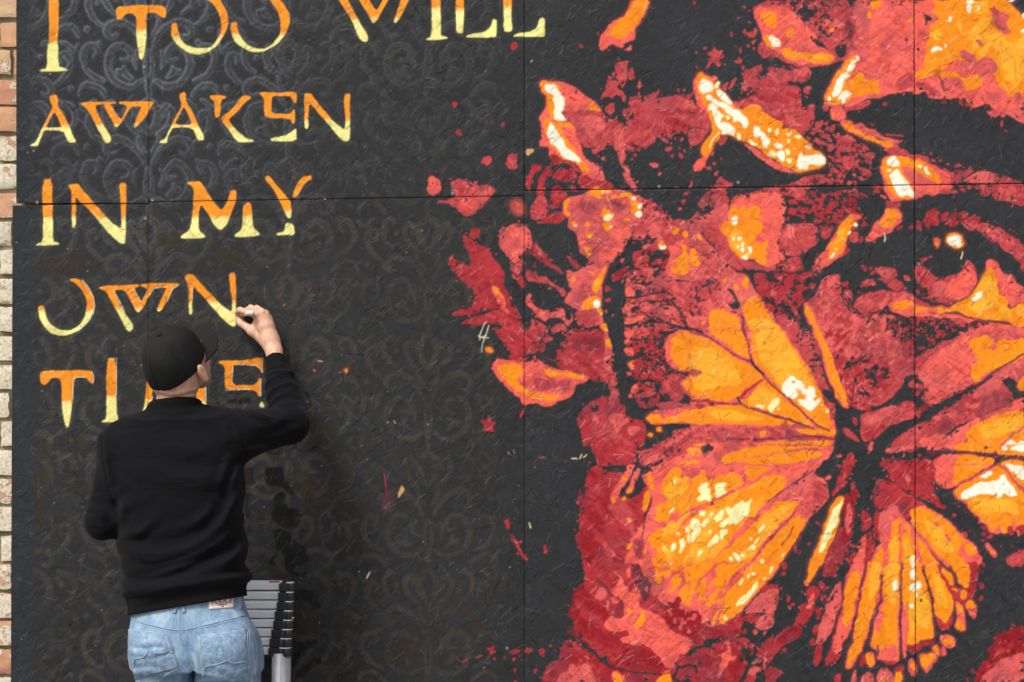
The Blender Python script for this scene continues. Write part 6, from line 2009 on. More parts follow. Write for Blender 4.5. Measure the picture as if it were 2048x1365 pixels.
# ------------------------------------------------------------------ the painter, seen from behind
m_skin, n, l, b = new_mat('skin')
t = noise(n, l, 55, 4); t9 = noise(n, l, 900, 2, .8); l.new(mixc(n, l, ramp(n, l, t9.outputs['Fac'], [(.56, (0, 0, 0)), (.72, (.35, .35, .35))]).outputs[0], ramp(n, l, t.outputs['Fac'], [(.3, (.58, .29, .19)), (.7, (.75, .46, .32))]).outputs[0], (.22, .12, .08)), b.inputs['Base Color'])
b.inputs['Roughness'].default_value = .5; b.inputs['Subsurface Weight'].default_value = .12; b.inputs['Subsurface Radius'].default_value = (.01, .004, .002)
bump(n, l, b, noise(n, l, 260, 4).outputs['Fac'], .45, .0022)
m_knit, n, l, b = new_mat('black_sweatshirt_fleece')
t = noise(n, l, 700, 3, .7); t2 = noise(n, l, 18, 4)
l.new(mixc(n, l, t2.outputs['Fac'], (.0030, .0032, .0040), (.0055, .0058, .0070)), b.inputs['Base Color'])
b.inputs['Roughness'].default_value = .95; b.inputs['Specular IOR Level'].default_value = .15
b.inputs['Sheen Weight'].default_value = .035; b.inputs['Sheen Roughness'].default_value = .35; b.inputs['Sheen Tint'].default_value = (.8, .87, 1, 1)
kb = bump(n, l, b, t.outputs['Fac'], .6, .0014)
tc = n.new('ShaderNodeTexCoord'); mp = n.new('ShaderNodeMapping'); mp.inputs['Rotation'].default_value = (0, .5, 0); mp.inputs['Scale'].default_value = (.8, .8, 2.4); l.new(tc.outputs['Object'], mp.inputs['Vector'])
wr = noise(n, l, 7, 3, .5, mp.outputs[0]); wr.inputs['Distortion'].default_value = .8; wb = n.new('ShaderNodeBump'); wb.inputs['Strength'].default_value = .55; wb.inputs['Distance'].default_value = .022
l.new(wr.outputs['Fac'], wb.inputs['Height']); l.new(wb.outputs[0], kb.inputs['Normal'])
def rib_mat(name, scale, base=(.0052, .0053, .0058)):
    m_, n, l, b = new_mat(name)
    wv = n.new('ShaderNodeTexWave'); wv.inputs['Scale'].default_value = scale; wv.inputs['Distortion'].default_value = .4; wv.bands_direction = 'X'
    tc = n.new('ShaderNodeTexCoord'); l.new(tc.outputs['Object'], wv.inputs['Vector'])
    b.inputs['Base Color'].default_value = (*base, 1); b.inputs['Roughness'].default_value = .95; b.inputs['Specular IOR Level'].default_value = .15
    bump(n, l, b, wv.outputs['Fac'], .6, .0015); return m_
m_rib = rib_mat('black_rib_knit', 75)
m_cap, n, l, b = new_mat('black_cotton_twill')
t = noise(n, l, 900, 2); t2 = noise(n, l, 25, 4)
l.new(mixc(n, l, t2.outputs['Fac'], (.008, .008, .008), (.014, .0135, .013)), b.inputs['Base Color']); b.inputs['Roughness'].default_value = .85; b.inputs['Specular IOR Level'].default_value = .2
bump(n, l, b, t.outputs['Fac'], .4, .0008)
m_capd = simple_mat('cap_thread', (.006, .006, .006), .7, var=.2, scale=300)
m_denim, n, l, b = new_mat('washed_denim')
tc = n.new('ShaderNodeTexCoord'); mp = n.new('ShaderNodeMapping'); mp.inputs['Scale'].default_value = (1, 1, .14); l.new(tc.outputs['Object'], mp.inputs['Vector'])
t1 = noise(n, l, 9, 5, .6); t2 = noise(n, l, 260, 3, .7, mp.outputs[0]); t3 = noise(n, l, 34, 5, .65)
c0 = ramp(n, l, t1.outputs['Fac'], [(.32, (.070, .155, .285)), (.50, (.145, .250, .380)), (.66, (.30, .395, .475))])
c1 = mixc(n, l, ramp(n, l, t3.outputs['Fac'], [(.4, (0, 0, 0)), (.75, (.45, .45, .45))]).outputs[0], c0.outputs[0], (.35, .43, .50))
l.new(mixc(n, l, ramp(n, l, t2.outputs['Fac'], [(.35, (0, 0, 0)), (.8, (.5, .5, .5))]).outputs[0], c1, (.35, .445, .54)), b.inputs['Base Color'])
b.inputs['Roughness'].default_value = .9; b.inputs['Specular IOR Level'].default_value = .2
db = bump(n, l, b, t2.outputs['Fac'], .45, .0018)
wr = noise(n, l, 13, 4, .55); wr.inputs['Distortion'].default_value = 1.2; wb = n.new('ShaderNodeBump'); wb.inputs['Strength'].default_value = .28; wb.inputs['Distance'].default_value = .016
l.new(wr.outputs['Fac'], wb.inputs['Height']); l.new(wb.outputs[0], db.inputs['Normal'])
m_seam = simple_mat('denim_seam', (.20, .29, .38), .9, var=.35, scale=500)
m_stitch = simple_mat('pale_stitching', (.40, .46, .50), .8, var=.3, scale=700)
m_leather = simple_mat('pale_leather_patch', (.78, .62, .54), .6, var=.08, scale=60, bmp=.2)
m_ink = simple_mat('patch_print', (.05, .04, .05), .6)
m_stub = simple_mat('dark_stubble', (.10, .07, .055), .8, var=.3, scale=900)

# head pose: chin up, looking to the right along the raised arm
hf = np.array([.36, .66, .66]); hf /= np.linalg.norm(hf); hu = np.array([-.30, -.58, .74]); hu -= hf * hu.dot(hf); hu /= np.linalg.norm(hu); hr = np.cross(hf, hu)
HR = np.stack([hr, hf, hu]); CH = W(352, 730, .47)
Hp = lambda a, f_, u_: CH + hr * a + hf * f_ + hu * u_
NK = W(350, 842, .455)

def f_head(X, Y, Z):
    d = ellip(X, Y, Z, CH + hu * .008, HR, (.074, .090, .098))
    d = smin(d, ellip(X, Y, Z, Hp(0, .045, -.052), HR, (.054, .052, .062)), .03)           # face and jaw
    d = smin(d, cone(X, Y, Z, Hp(0, .085, -.02), Hp(0, .108, -.045), .010, .014), .014)     # nose
    d = smin(d, cone(X, Y, Z, Hp(-.03, .088, .005), Hp(.03, .088, .005), .010, .010), .012) # brow
    d = smin(d, cone(X, Y, Z, Hp(-.018, .098, -.078), Hp(.018, .098, -.078), .007, .007), .010) # lips
    d = smin(d, cone(X, Y, Z, Hp(0, .075, -.108), Hp(0, .055, -.112), .020, .022), .02)     # chin
    for s in (-1, 1):
        d = smax(d, -ellip(X, Y, Z, Hp(s * .032, .098, -.012), HR, (.014, .010, .008)), .010)
        d = smin(d, ellip(X, Y, Z, Hp(s * .031, .083, -.012), HR, (.012, .012, .010)), .003)
    d = smin(d, cone(X, Y, Z, Hp(0, -.030, -.035), NK + [0, .012, 0], .057, .046), .030)
    px, py = proj(X, Y, Z)                                                              # rolls of skin at the nape
    for pts, A, w_ in (([(312, 782), (345, 790), (392, 779)], .0042, 4.2), ([(308, 798), (340, 800), (394, 792)], .0032, 3.4)):
        e, s = dline(px, py, pts); d = d - A * np.exp(-(e / w_) ** 2) * (Y < CH[1] + .03)
    for pts, A, w_ in (([(320, 789), (350, 796), (385, 788)], .0026, 1.6), ([(345, 800), (390, 797)], .0018, 1.3)):
        e, s = dline(px, py, pts); d = d + A * np.exp(-(e / w_) ** 2) * (Y < CH[1] + .03)
    for s in (-1, 1):                                                                    # ears
        e0 = Hp(s * .079, -.004, -.022); RE = np.stack([hr * s * .95 - hf * .25, hf * .95 + hr * s * .25, hu]); RE /= np.linalg.norm(RE, axis=1, keepdims=True)
        ear = ellip(X, Y, Z, e0 + RE[0] * .006, RE, (.009, .014, .028))
        ear = smax(ear, -ellip(X, Y, Z, e0 + RE[0] * .019 + RE[1] * .003 + hu * .004, RE, (.0075, .009, .018)), .004)
        ear = smin(ear, ellip(X, Y, Z, e0 - hu * .025 + RE[0] * .006, RE, (.008, .009, .009)), .006)
        d = smin(d, ear, .006)
    return d

HS = 240 / 2048.
Hh = lambda tx, ty, d: W(430 + tx * HS, 590 + ty * HS, d)
def f_hand(X, Y, Z):
    c_ = lambda a, b_, r0, r1: cone(X, Y, Z, Hh(*a), Hh(*b_), r0, r1)
    mcp = [(700, 340, .083), (795, 300, .076), (868, 325, .066), (915, 400, .055)]
    car = [(890, 760, .078), (925, 740, .080), (955, 745, .076), (975, 765, .068)]
    d = None
    for i in range(4):
        e = c_(car[i], mcp[i], .0175, .0118); d = e if d is None else smin(d, e, .013)
    for i in range(3):
        d = smin(d, c_(tuple((np.array(car[i]) + mcp[i]) / 2), tuple((np.array(car[i + 1]) + mcp[i + 1]) / 2), .012, .012), .012)
    d = smin(d, c_((880, 800, .066), (640, 620, .062), .019, .0150), .014)       # ball of the thumb
    d = smin(d, c_((700, 480, .066), (640, 620, .062), .010, .012), .014)
    th = smin(c_((635, 615, .062), (440, 480, .045), .0138, .0112), c_((440, 480, .045), (388, 352, .030), .0112, .0082), .006)
    d = smin(d, th, .006)
    ix = smin(c_(mcp[0], (425, 262, .070), .0112, .0096), c_((425, 262, .070), (382, 300, .046), .0094, .0084), .004)
    ix = smin(ix, c_((382, 300, .046), (396, 345, .026), .0082, .0070), .003); d = smin(d, ix, .004)
    md = smin(c_(mcp[1], (612, 222, .040), .0112, .0098), c_((612, 222, .040), (500, 285, .018), .0096, .0085), .003)
    md = smin(md, c_((500, 285, .018), (480, 350, .014), .0082, .0072), .003); d = smin(d, md, .0035)
    rg = smin(c_(mcp[2], (712, 226, .026), .0106, .0094), c_((712, 226, .026), (600, 320, .014), .0092, .0078), .003); d = smin(d, rg, .0035)
    pk = smin(c_(mcp[3], (838, 300, .018), .0098, .0082), c_((838, 300, .018), (730, 370, .012), .0080, .0068), .003); d = smin(d, pk, .0035)
    for i, mc in enumerate(mcp):                                                 # knuckles
        d = smin(d, c_((mc[0] - 4, mc[1] - 4, mc[2] + .006), (mc[0] + 4, mc[1] + 4, mc[2] + .006), .0062, .0062), .008)
    d = smin(d, c_((930, 770, .074), (1000, 960, .090), .0225, .0220), .022)      # wrist
    d = smin(d, c_((955, 790, .066), (1020, 960, .078), .0215, .0210), .018)
    d = smin(d, c_((1005, 960, .088), (1085, 1300, .120), .0222, .0270), .014)
    d = smin(d, c_((1085, 1300, .120), (1250, 2150, .265), .027, .040), .02)
    return d
LH = W(262, 1006, .235)
def f_lhand(X, Y, Z):
    a0 = W(210, 1045, .49); d = cone(X, Y, Z, a0, LH, .036, .026); dv = np.array([.35, .9, .12]); dv /= np.linalg.norm(dv); sd = np.array([.8, -.35, .3]); sd /= np.linalg.norm(sd)
    for i, (o_, L_) in enumerate(((-.030, .070), (-.011, .082), (.009, .078), (.027, .062))):
        m0 = LH + dv * .085 + sd * o_; d = smin(d, cone(X, Y, Z, LH + sd * o_ * .6, m0, .017, .0115), .012)
        m1 = m0 + (dv * .75 + np.array([0, 0, -.5])) * L_ * .5; m2 = m1 + (dv * .25 + np.array([.2, 0, -.9])) * L_ * .5
        d = smin(d, smin(cone(X, Y, Z, m0, m1, .0105, .009), cone(X, Y, Z, m1, m2, .009, .0075), .003), .003)
    t0 = LH + dv * .03 - sd * .03; t1 = t0 - sd * .03 + dv * .03; return smin(d, smin(cone(X, Y, Z, t0, t1, .015, .012), cone(X, Y, Z, t1, t1 + dv * .032, .011, .008), .004), .01)

def tabw(rows): return [(W(0, py, .47)[2], W(cx, 0, .47)[0], hw * U * (DIST - .47) / DIST, -d, hd) for py, cx, hw, d, hd in rows]
TORSO = tabw([(838, 352, 92, .455, .090), (868, 350, 126, .455, .112), (905, 352, 138, .46, .128), (960, 358, 134, .465, .134), (1020, 361, 128, .468, .132), (1080, 364, 128, .47, .130), (1140, 370, 127, .475, .132), (1185, 374, 125, .48, .134), (1240, 378, 119, .482, .128)])
SHL, SHR, ELR, WRR, ELL = W(243, 890, .465), W(468, 872, .455), W(578, 849, .272), W(550, 716, .128), W(208, 1042, .495)
FOLDS = [  # (points, height, half width)
    ([(238, 1046), (262, 1066), (286, 1058), (312, 1030)], .0100, 7), ([(243, 1092), (300, 1110), (370, 1098), (430, 1062), (466, 1008), (482, 960)], .0125, 9),
    ([(250, 1132), (310, 1136), (380, 1116), (440, 1084), (478, 1040)], .0105, 8), ([(252, 1164), (290, 1172), (350, 1160), (420, 1140), (470, 1112), (492, 1076)], .0135, 9),
    ([(256, 1186), (300, 1188), (380, 1172), (440, 1158), (496, 1150)], .0110, 9), ([(300, 1150), (360, 1136), (410, 1118)], .0080, 6), ([(360, 1060), (400, 1040), (432, 1006)], .0085, 7),
    ([(262, 1006), (246, 1022), (236, 1040)], .0095, 7), ([(420, 808), (450, 824), (470, 850), (482, 892)], .0070, 6), ([(452, 812), (478, 838), (500, 872)], .0080, 6),
    ([(488, 818), (530, 828), (572, 812)], .0085, 7), ([(500, 846), (548, 846), (588, 824)], .0070, 7), ([(480, 902), (520, 898), (566, 884)], .0075, 7), ([(310, 880), (380, 900), (440, 894)], .0055, 12),
    ([(470, 905), (452, 940), (446, 985)], .0080, 6), ([(486, 915), (470, 960), (462, 1010)], .0085, 6), ([(430, 822), (452, 850), (462, 890)], .0060, 5), ([(508, 822), (540, 836), (580, 828)], .0065, 5), ([(520, 872), (556, 870), (590, 858)], .0060, 5),
    ([(262, 1112), (300, 1122), (340, 1116)], .0065, 5), ([(380, 1146), (420, 1128), (452, 1104)], .0075, 5), ([(258, 1148), (300, 1154), (350, 1146)], .0060, 5), ([(232, 985), (246, 1004), (252, 1030)], .0070, 5), ([(300, 940), (380, 960), (450, 940)], .0060, 14), ([(206, 880), (214, 930), (228, 985)], .0070, 8), ([(178, 1000), (205, 1024), (236, 1030)], .0075, 7)]
SLEEVE_RINGS = [(.10, .0040, .9), (.18, .0046, .2), (.27, .0075, 1.3), (.36, .0055, 2.2), (.46, .0078, .6), (.57, .0066, 1.9), (.69, .0082, .1)]
def f_sweat(X, Y, Z, detail=True):
    d = stack(X, Y, Z, TORSO)
    d = smin(d, cone(X, Y, Z, W(338, 858, .455), SHL, .076, .060), .035)
    d = smin(d, cone(X, Y, Z, W(362, 852, .455), SHR, .078, .064), .05)
    d = smin(d, cone(X, Y, Z, SHL, ELL, .060, .051), .030)
    d = smin(d, cone(X, Y, Z, ELL, LH, .051, .036), .022)
    d = smin(d, cone(X, Y, Z, SHR, ELR, .068, .056), .040)
    fa = cone(X, Y, Z, ELR, WRR, .057, .0335)
    v = WRR - ELR; L = float(np.linalg.norm(v)); tt = ((X - ELR[0]) * v[0] + (Y - ELR[1]) * v[1] + (Z - ELR[2]) * v[2]) / (L * L)
    if detail:
        px, py = proj(X, Y, Z)
        for r_, A, w_ in SLEEVE_RINGS:
            fa = fa - A * np.exp(-((tt + .035 * np.sin((px - 540) * .055 + w_ * 2) - r_) / .028) ** 2) * np.clip(.45 + .7 * np.sin((px - 540) * .05 + w_), 0, 1)
    cuff = np.clip((tt - .80) / .03, 0, 1); fa = fa + .0045 * cuff
    fa = np.maximum(fa, (tt - 1.0) * L)
    d = smin(d, fa, .022)
    col_c = W(350, 815, .455); cx_, cy_, cz_ = X - col_c[0], Y - col_c[1], Z - col_c[2]       # ribbed collar band
    zz_ = cz_ + .10 * cx_ * -1 + .25 * (cy_)
    rr = np.sqrt((cx_ / .070) ** 2 + (cy_ / .066) ** 2)
    ring = np.sqrt(((rr - 1) * .067) ** 2 + (zz_ * .55) ** 2) - .0085
    d = smin(d, cone(X, Y, Z, W(350, 868, .455), W(350, 818, .455), .090, .067), .02)
    d = np.maximum(d, -np.maximum(cone(X, Y, Z, W(350, 806, .452), W(350, 770, .452), .060, .066), W(0, 822, .455)[2] - Z - .2 * (Y + .455)))
    d = smin(d, ring, .008)
    if detail:
        back = np.clip((-.40 - Y) / .04, 0, 1) + np.clip((px - 478) / 15, 0, 1) + np.clip((240 - px) / 15, 0, 1); back = np.clip(back, 0, 1)
        for pts, A, w_ in FOLDS:
            e, s = dline(px, py, FS[id(pts)]); w2 = w_ * 1.35; A2 = A * np.clip(np.minimum(np.hypot(px - pts[0][0], py - pts[0][1]), np.hypot(px - pts[-1][0], py - pts[-1][1])) / 46, .12, 1)
            d = d - back * A2 * (np.exp(-(e / np.where(s > 0, w2 * 1.35, w2 * .6)) ** 2) - .5 * np.exp(-((e - 1.9 * w2) / w2) ** 2))
        for pts in ([(404, 806), (446, 812), (470, 838), (488, 880), (492, 908)], [(222, 842), (204, 866), (206, 910), (216, 966), (236, 1030)]):
            e, s = dline(px, py, pts); d = d + .0032 * np.exp(-(e / 1.8) ** 2)
        e, s = dline(px, py, [(300, 826), (350, 834), (402, 824)]); d = d + .0030 * np.exp(-(e / 1.5) ** 2)
        d = d - .0016 * (vnoise(px, py, 60, 2) - .5) * back
        hem = 1195 - (px - 255) * .125
        g = py - hem; d = d + .0045 * np.clip((g + 2) / 5, 0, 1) * (py > 1100) + .002 * np.exp(-((g - 1) / 2.) ** 2) * (py > 1100)
        d = d - .006 * np.exp(-((g + 12) / 9) ** 2) * (py > 1100)
        cut = (py - (1230 - (px - 262) * .165)) * U * .9
        d = np.maximum(d, np.where(py > 1130, cut, -1))
    return d
FS = {id(p): spline(p, 5) for p, _, _ in FOLDS}

JT = [(W(0, py, .49)[2], W(cx, 0, .49)[0], hw * U * (DIST - .49) / DIST, -d, hd) for py, cx, hw, d, hd in
      [(1160, 378, 102, .48, .104), (1205, 379, 108, .485, .110), (1235, 380, 116, .487, .120), (1265, 385, 127, .490, .125), (1300, 389, 131, .492, .125), (1335, 393, 130, .49, .115)]]
LHIP, LKN, LAN = W(330, 1310, .495), W(340, 1590, .47), W(330, 1858, .50)
RHIP, RKN, RAN = W(455, 1310, .495), W(450, 1590, .48), W(466, 1858, .52)
JF = [([(262, 1302), (300, 1308), (330, 1300)], .0035, 5), ([(275, 1290), (310, 1284), (345, 1296)], .0030, 5), ([(395, 1262), (420, 1250), (460, 1244)], .0025, 5), ([(505, 1290), (512, 1320), (510, 1350)], .004, 5),
      ([(270, 1345), (300, 1340), (335, 1350)], .003, 5), ([(372, 1250), (384, 1282), (396, 1300)], .003, 6), ([(440, 1335), (470, 1345), (500, 1335)], .002, 6)]
def f_jeans(X, Y, Z, detail=True):
    d = stack(X, Y, Z, JT, 2.3)
    d = smin(d, ellip(X, Y, Z, W(326, 1292, .535), np.eye(3), (.082, .078, .090)), .030)
    d = smin(d, ellip(X, Y, Z, W(446, 1288, .540), np.eye(3), (.090, .080, .092)), .030)
    lg = smin(cone(X, Y, Z, LHIP, LKN, .087, .080), cone(X, Y, Z, LKN, LAN, .080, .060), .02)
    rg = smin(cone(X, Y, Z, RHIP, RKN, .098, .090), cone(X, Y, Z, RKN, RAN, .088, .060), .02)
    d = smin(d, smin(lg, rg, .008), .022)
    if detail:
        px, py = proj(X, Y, Z)
        e, s = dline(px, py, [(374, 1288), (384, 1308), (387, 1340), (384, 1400)]); d = d + .009 * np.exp(-(e / 6) ** 2) * np.clip((py - 1276) / 40, 0, 1)
        for pts, A, w_ in JF:
            e, s = dline(px, py, pts); d = d - A * (np.exp(-(e / w_) ** 2) - .4 * np.exp(-((e - 1.7 * w_) / w_) ** 2))
        d = d - .003 * (vnoise(px, py, 26, 5) - .5) * np.clip((py - 1240) / 40, 0, 1)
    return d

px0, px1 = W(150, 0, .6)[0], W(680, 0, .0)[0]
person = None
vs, qs, e0 = [], [], 0
for f, lo, hi, h in ((f_head, W(270, 860, .70) + [0, 0, 0], W(460, 650, .28) + [.03, 0, .0], .0032),
                     (f_hand, W(455, 900, -.02), W(625, 590, .33), .0022), (f_lhand, W(165, 1120, .58), W(345, 950, .02), .004)):
    v, q = surfnet(f, np.minimum(lo, hi), np.maximum(lo, hi), h); vs.append(v); qs.append(q + e0); e0 += len(v)
core = lambda X, Y, Z: smin(smin(smin(cone(X, Y, Z, W(352, 900, .44), W(365, 1200, .48), .07, .085), cone(X, Y, Z, SHL, SHR, .045, .045), .05), smin(cone(X, Y, Z, SHL, ELL, .042, .036), cone(X, Y, Z, SHR, ELR, .046, .038), .01), .03),
                            smin(smin(cone(X, Y, Z, W(365, 1200, .48), LHIP, .09, .07), cone(X, Y, Z, W(365, 1200, .48), RHIP, .09, .08), .04), smin(cone(X, Y, Z, LHIP, LAN - [0, 0, .02], .07, .04), cone(X, Y, Z, RHIP, RAN - [0, 0, .02], .075, .04), .01), .03), .04)
v, q = surfnet(core, (W(150, 0, .5)[0], -.66, .03), (W(640, 0, .2)[0], -.2, W(0, 800, .5)[2]), .012); vs.append(v); qs.append(q + e0)
person = obj('person', mesh_np('person', np.concatenate(vs), np.concatenate(qs)), m_skin)
tag(person, 'person in black cap and sweatshirt, back turned, right arm raised to the lettering', 'person')

v, q = surfnet(f_sweat, (W(150, 0, .6)[0], -.66, W(0, 1240, .5)[2]), (W(640, 0, .1)[0], -.06, W(0, 690, .1)[2]), .0042)
sw = obj('sweatshirt', mesh_np('sweatshirt', v, q), m_knit, person); sw.data.materials.append(m_rib)
pxv, pyv = proj(v[:, 0], v[:, 1], v[:, 2]); vax = WRR - ELR; ttv = ((v - ELR) @ vax) / (vax @ vax)
isrib = ((pyv > 1195 - (pxv - 255) * .125) & (pyv > 1130)) | ((ttv > .81) & (pxv > 520) & (pyv < 770)) | ((pyv < 822) & (pxv > 290) & (pxv < 410) & (v[:, 1] < -.3) & (np.abs(f_sweat(*[v[:, i].astype(np.float32) for i in range(3)], False)) < .02) & (pyv < 826 - .1 * np.abs(pxv - 350)) & (pxv < 404) & (pxv > 300))
sw.data.polygons.foreach_set('material_index', isrib[q].all(1).astype(np.int32))

v, q = surfnet(f_jeans, (W(235, 0, .6)[0], -.66, .03), (W(560, 0, .4)[0], -.32, W(0, 1165, .5)[2]), .006)
jeans = obj('jeans', mesh_np('jeans', v, q), m_denim, person)
T4 = lambda x, y: (240 + x * 380 / 2048., 1140 + y * 380 / 2048.)
P4 = lambda s: [T4(*map(float, u.split(','))) for u in s.split()]
fj = lambda X, Y, Z: f_jeans(X, Y, Z, True)
sheet('back_pocket', fj, P4('838,716 1356,640 1388,1210 890,1200'), 26, 28, .0042, m_denim, jeans, puff=.0012)
sheet('back_pocket', fj, P4('98,640 505,690 632,1052 165,1180'), 24, 24, .0042, m_denim, jeans, puff=.0012)
cord('seam', fj, P4('118,520 250,575 420,618 640,652 900,602 1150,545 1410,478'), .0022, m_seam, jeans, .0004)
cord('seam', fj, P4('640,380 650,500 652,650 650,760 690,820'), .0020, m_seam, jeans, .0004)
for s in ('130,545 260,602 430,642 640,672 900,622 1150,566 1412,502', '625,390 632,500 634,640', '838,722 1100,690 1350,648', '846,720 870,950 898,1195', '1380,660 1388,950 1392,1190', '860,735 884,950 910,1180', '1362,670 1370,950 1374,1190',
          '100,650 300,668 500,700', '505,700 560,830 632,1050', '632,1055 520,1110 400,1200', '110,660 130,900 172,1165', '490,720 545,850 612,1040'):
    cord('stitching', fj, P4(s), .0007, m_stitch, jeans, .0044 if s[:3] not in ('130', '625') else .0008, n_=5)
for s in ('165,1005 178,962 215,948 262,932 320,885 355,888 400,895 470,885 525,872 572,893', '908,1072 940,1030 1010,1018 1075,1008 1150,972 1180,985 1225,998 1330,985 1375,1012'):
    cord('pocket_embroidery', fj, P4(s), .0022, m_denim, jeans, .0052)
sheet('belt_loop', fj, P4('588,380 628,388 600,472 562,462'), 4, 8, .0040, m_denim, jeans)
sheet('belt_loop', fj, P4('652,376 700,370 712,458 668,466'), 4, 8, .0040, m_denim, jeans)
sheet('belt_loop', fj, P4('1262,285 1298,285 1312,415 1288,425'), 4, 8, .0040, m_denim, jeans)
patch = sheet('label_patch', fj, P4('952,300 1212,284 1224,408 962,428'), 14, 8, .0035, m_leather, jeans)
tag(patch, 'pale leather waistband label printed POLICE')
pc = trace(fj, np.array([T4(1090, 340)[0]]), np.array([T4(1090, 340)[1]]))[0]; pn = grad(fj, pc[None], .01)[0]
def print_text(txt, tx, ty, size, sx=1.):
    cu = bpy.data.curves.new('lettering', 'FONT'); cu.body = txt; cu.size = size; cu.align_x = 'CENTER'; cu.extrude = .0002; cu.offset = .0002
    o = bpy.data.objects.new('lettering', cu); C.objects.link(o); bpy.context.view_layer.update()
    me = bpy.data.meshes.new_from_object(o.evaluated_get(bpy.context.evaluated_depsgraph_get())); bpy.data.objects.remove(o)
    co = np.array([v_.co[:] for v_ in me.vertices]); a = math.radians(4)
    k = DIST / (DIST - .6) / U
    gx, gy = T4(tx, ty); pxx = gx + (co[:, 0] * sx * math.cos(a) + co[:, 1] * math.sin(a)) * k; pyy = gy - (co[:, 1] * math.cos(a) + co[:, 0] * sx * math.sin(a)) * k
    p = trace(fj, pxx, pyy); p = p + grad(fj, p, .008) * (.0040 + co[:, 2:3])
    me.vertices.foreach_set('co', p.astype(np.float32).ravel()); me.update(); o = obj('lettering', me, m_ink, patch)
print_text('POLICE', 1092, 362, .0195, .88); print_text('ORIGINAL', 1098, 384, .0050, 1.1); print_text('749', 1100, 404, .0045)

# cap: six stitched panels, button, eyelets and a curved brim
CB = CH + hu * .020
def cap_pt(th, ph, lift=0.):
    """th round the crown (0 = front), ph 0 at the button .. 1 at the rim"""
    c_, s_ = np.cos(th), np.sin(th); r_ = np.sin(np.clip(ph, 0, 1.0) * math.pi / 2) ** .86
    a = .0845 + lift; f_ = np.where(c_ > 0, .101, .100) + lift; hgt = np.cos(np.clip(ph, 0, 1) * math.pi / 2) ** .92 * (.094 + lift)
    low_ = -.016 - .014 * (1 - c_) * .5
    u_ = hgt + low_ * ph ** 3
    pan = np.abs(((th / (math.pi / 3) + .5) % 1) - .5); gro = np.exp(-(pan / .024) ** 2) * .0030 * np.clip(ph * 6, 0, 1)
    wr = .0016 * np.sin(th * 3 + ph * 9) * np.sin(ph * math.pi) + .0012 * np.sin(th * 7 - ph * 5) * ph
    r2 = r_ - (gro - wr) / .09
    return CB + hr * (a * s_ * r2)[..., None] + hf * (f_ * c_ * r2)[..., None] + hu * u_[..., None]
nt, npz = 180, 40
th, ph = np.meshgrid(np.linspace(0, 2 * math.pi, nt, endpoint=False), np.linspace(.02, 1, npz)); o_ = cap_pt(th, ph); i_ = cap_pt(th[-3:], ph[-3:], -.004)
V = np.concatenate([o_.reshape(-1, 3), i_[::-1].reshape(-1, 3), (CB + hu * .094)[None]]); idx = np.arange((npz + 3) * nt).reshape(npz + 3, nt)
Q = np.stack([idx[1:], np.roll(idx[1:], -1, 1), np.roll(idx[:-1], -1, 1), idx[:-1]], -1).reshape(-1, 4)
top = len(V) - 1; tri = np.stack([idx[0], np.roll(idx[0], -1), np.full(nt, top), np.full(nt, top)], -1)
bm = bmesh.new(); vv = [bm.verts.new(p) for p in V]
for f4 in Q: bm.faces.new([vv[k] for k in f4])
for f4 in tri: bm.faces.new([vv[k] for k in f4[:3]])
bmesh.ops.recalc_face_normals(bm, faces=bm.faces[:])
cap = bm_obj('cap', bm, m_cap, person, True)
tb, rb_ = np.meshgrid(np.linspace(-1.28, 1.28, 49), np.linspace(0, 1, 18))
def brim_pt(t_, r_, dz):
    base = np.stack([np.sin(t_) * .0835, np.cos(t_) * .099, np.zeros_like(t_)], -1); out = np.stack([np.sin(t_) * .086, np.cos(t_ * .78) * .166, np.zeros_like(t_)], -1)
    p = base + (out - base) * r_[..., None]; drop = -.013 - .024 * (p[..., 0] / .08) ** 2 - .10 * (p[..., 1] - .09) * .5 + dz
    return CB + p[..., :1] * hr + p[..., 1:2] * hf + drop[..., None] * hu
a0_, a1_ = brim_pt(tb, rb_, 0.), brim_pt(tb, rb_, -.004)
V = np.concatenate([a0_.reshape(-1, 3), a1_.reshape(-1, 3)]); nv_, nu_ = tb.shape; idx = np.arange(nv_ * nu_).reshape(nv_, nu_); M_ = nv_ * nu_
Q = [np.stack([idx[1:, :-1], idx[1:, 1:], idx[:-1, 1:], idx[:-1, :-1]], -1).reshape(-1, 4)]; Q.append(Q[0][:, ::-1] + M_)
ring = np.concatenate([idx[0, :-1], idx[:-1, -1], idx[-1, :0:-1], idx[:0:-1, 0]]); r2 = np.roll(ring, -1); Q.append(np.stack([ring, r2, r2 + M_, ring + M_], -1))
obj('brim', mesh_np('brim', V, np.concatenate(Q)), m_cap, cap)
bm = bmesh.new(); bmesh.ops.create_uvsphere(bm, u_segments=16, v_segments=10, radius=.0085, matrix=Matrix.Translation(CB + hu * .0955) @ Vector(hu).to_track_quat('Z', 'Y').to_matrix().to_4x4() @ Matrix.Diagonal((1, 1, .45, 1)))
bm_obj('button', bm, m_cap, cap, True)
for k in range(6):
    t_ = np.array([math.pi / 6 + k * math.pi / 3]); p = cap_pt(t_, np.array([.52]))[0]; q0 = cap_pt(t_ + .01, np.array([.52]))[0]; q1 = cap_pt(t_, np.array([.54]))[0]
    nr = np.cross(q0 - p, q1 - p); nr /= np.linalg.norm(nr); nr *= np.sign(nr @ (p - CB))
    e1 = (q0 - p) / np.linalg.norm(q0 - p); e2 = np.cross(nr, e1)
    bm = bmesh.new(); pts = [p + nr * .0006 + (e1 * math.cos(a) + e2 * math.sin(a)) * .0036 for a in np.linspace(0, 2 * math.pi, 13)]; add_tube(bm, pts, .0011, 6, False); bm_obj('eyelet', bm, m_capd, cap, True)

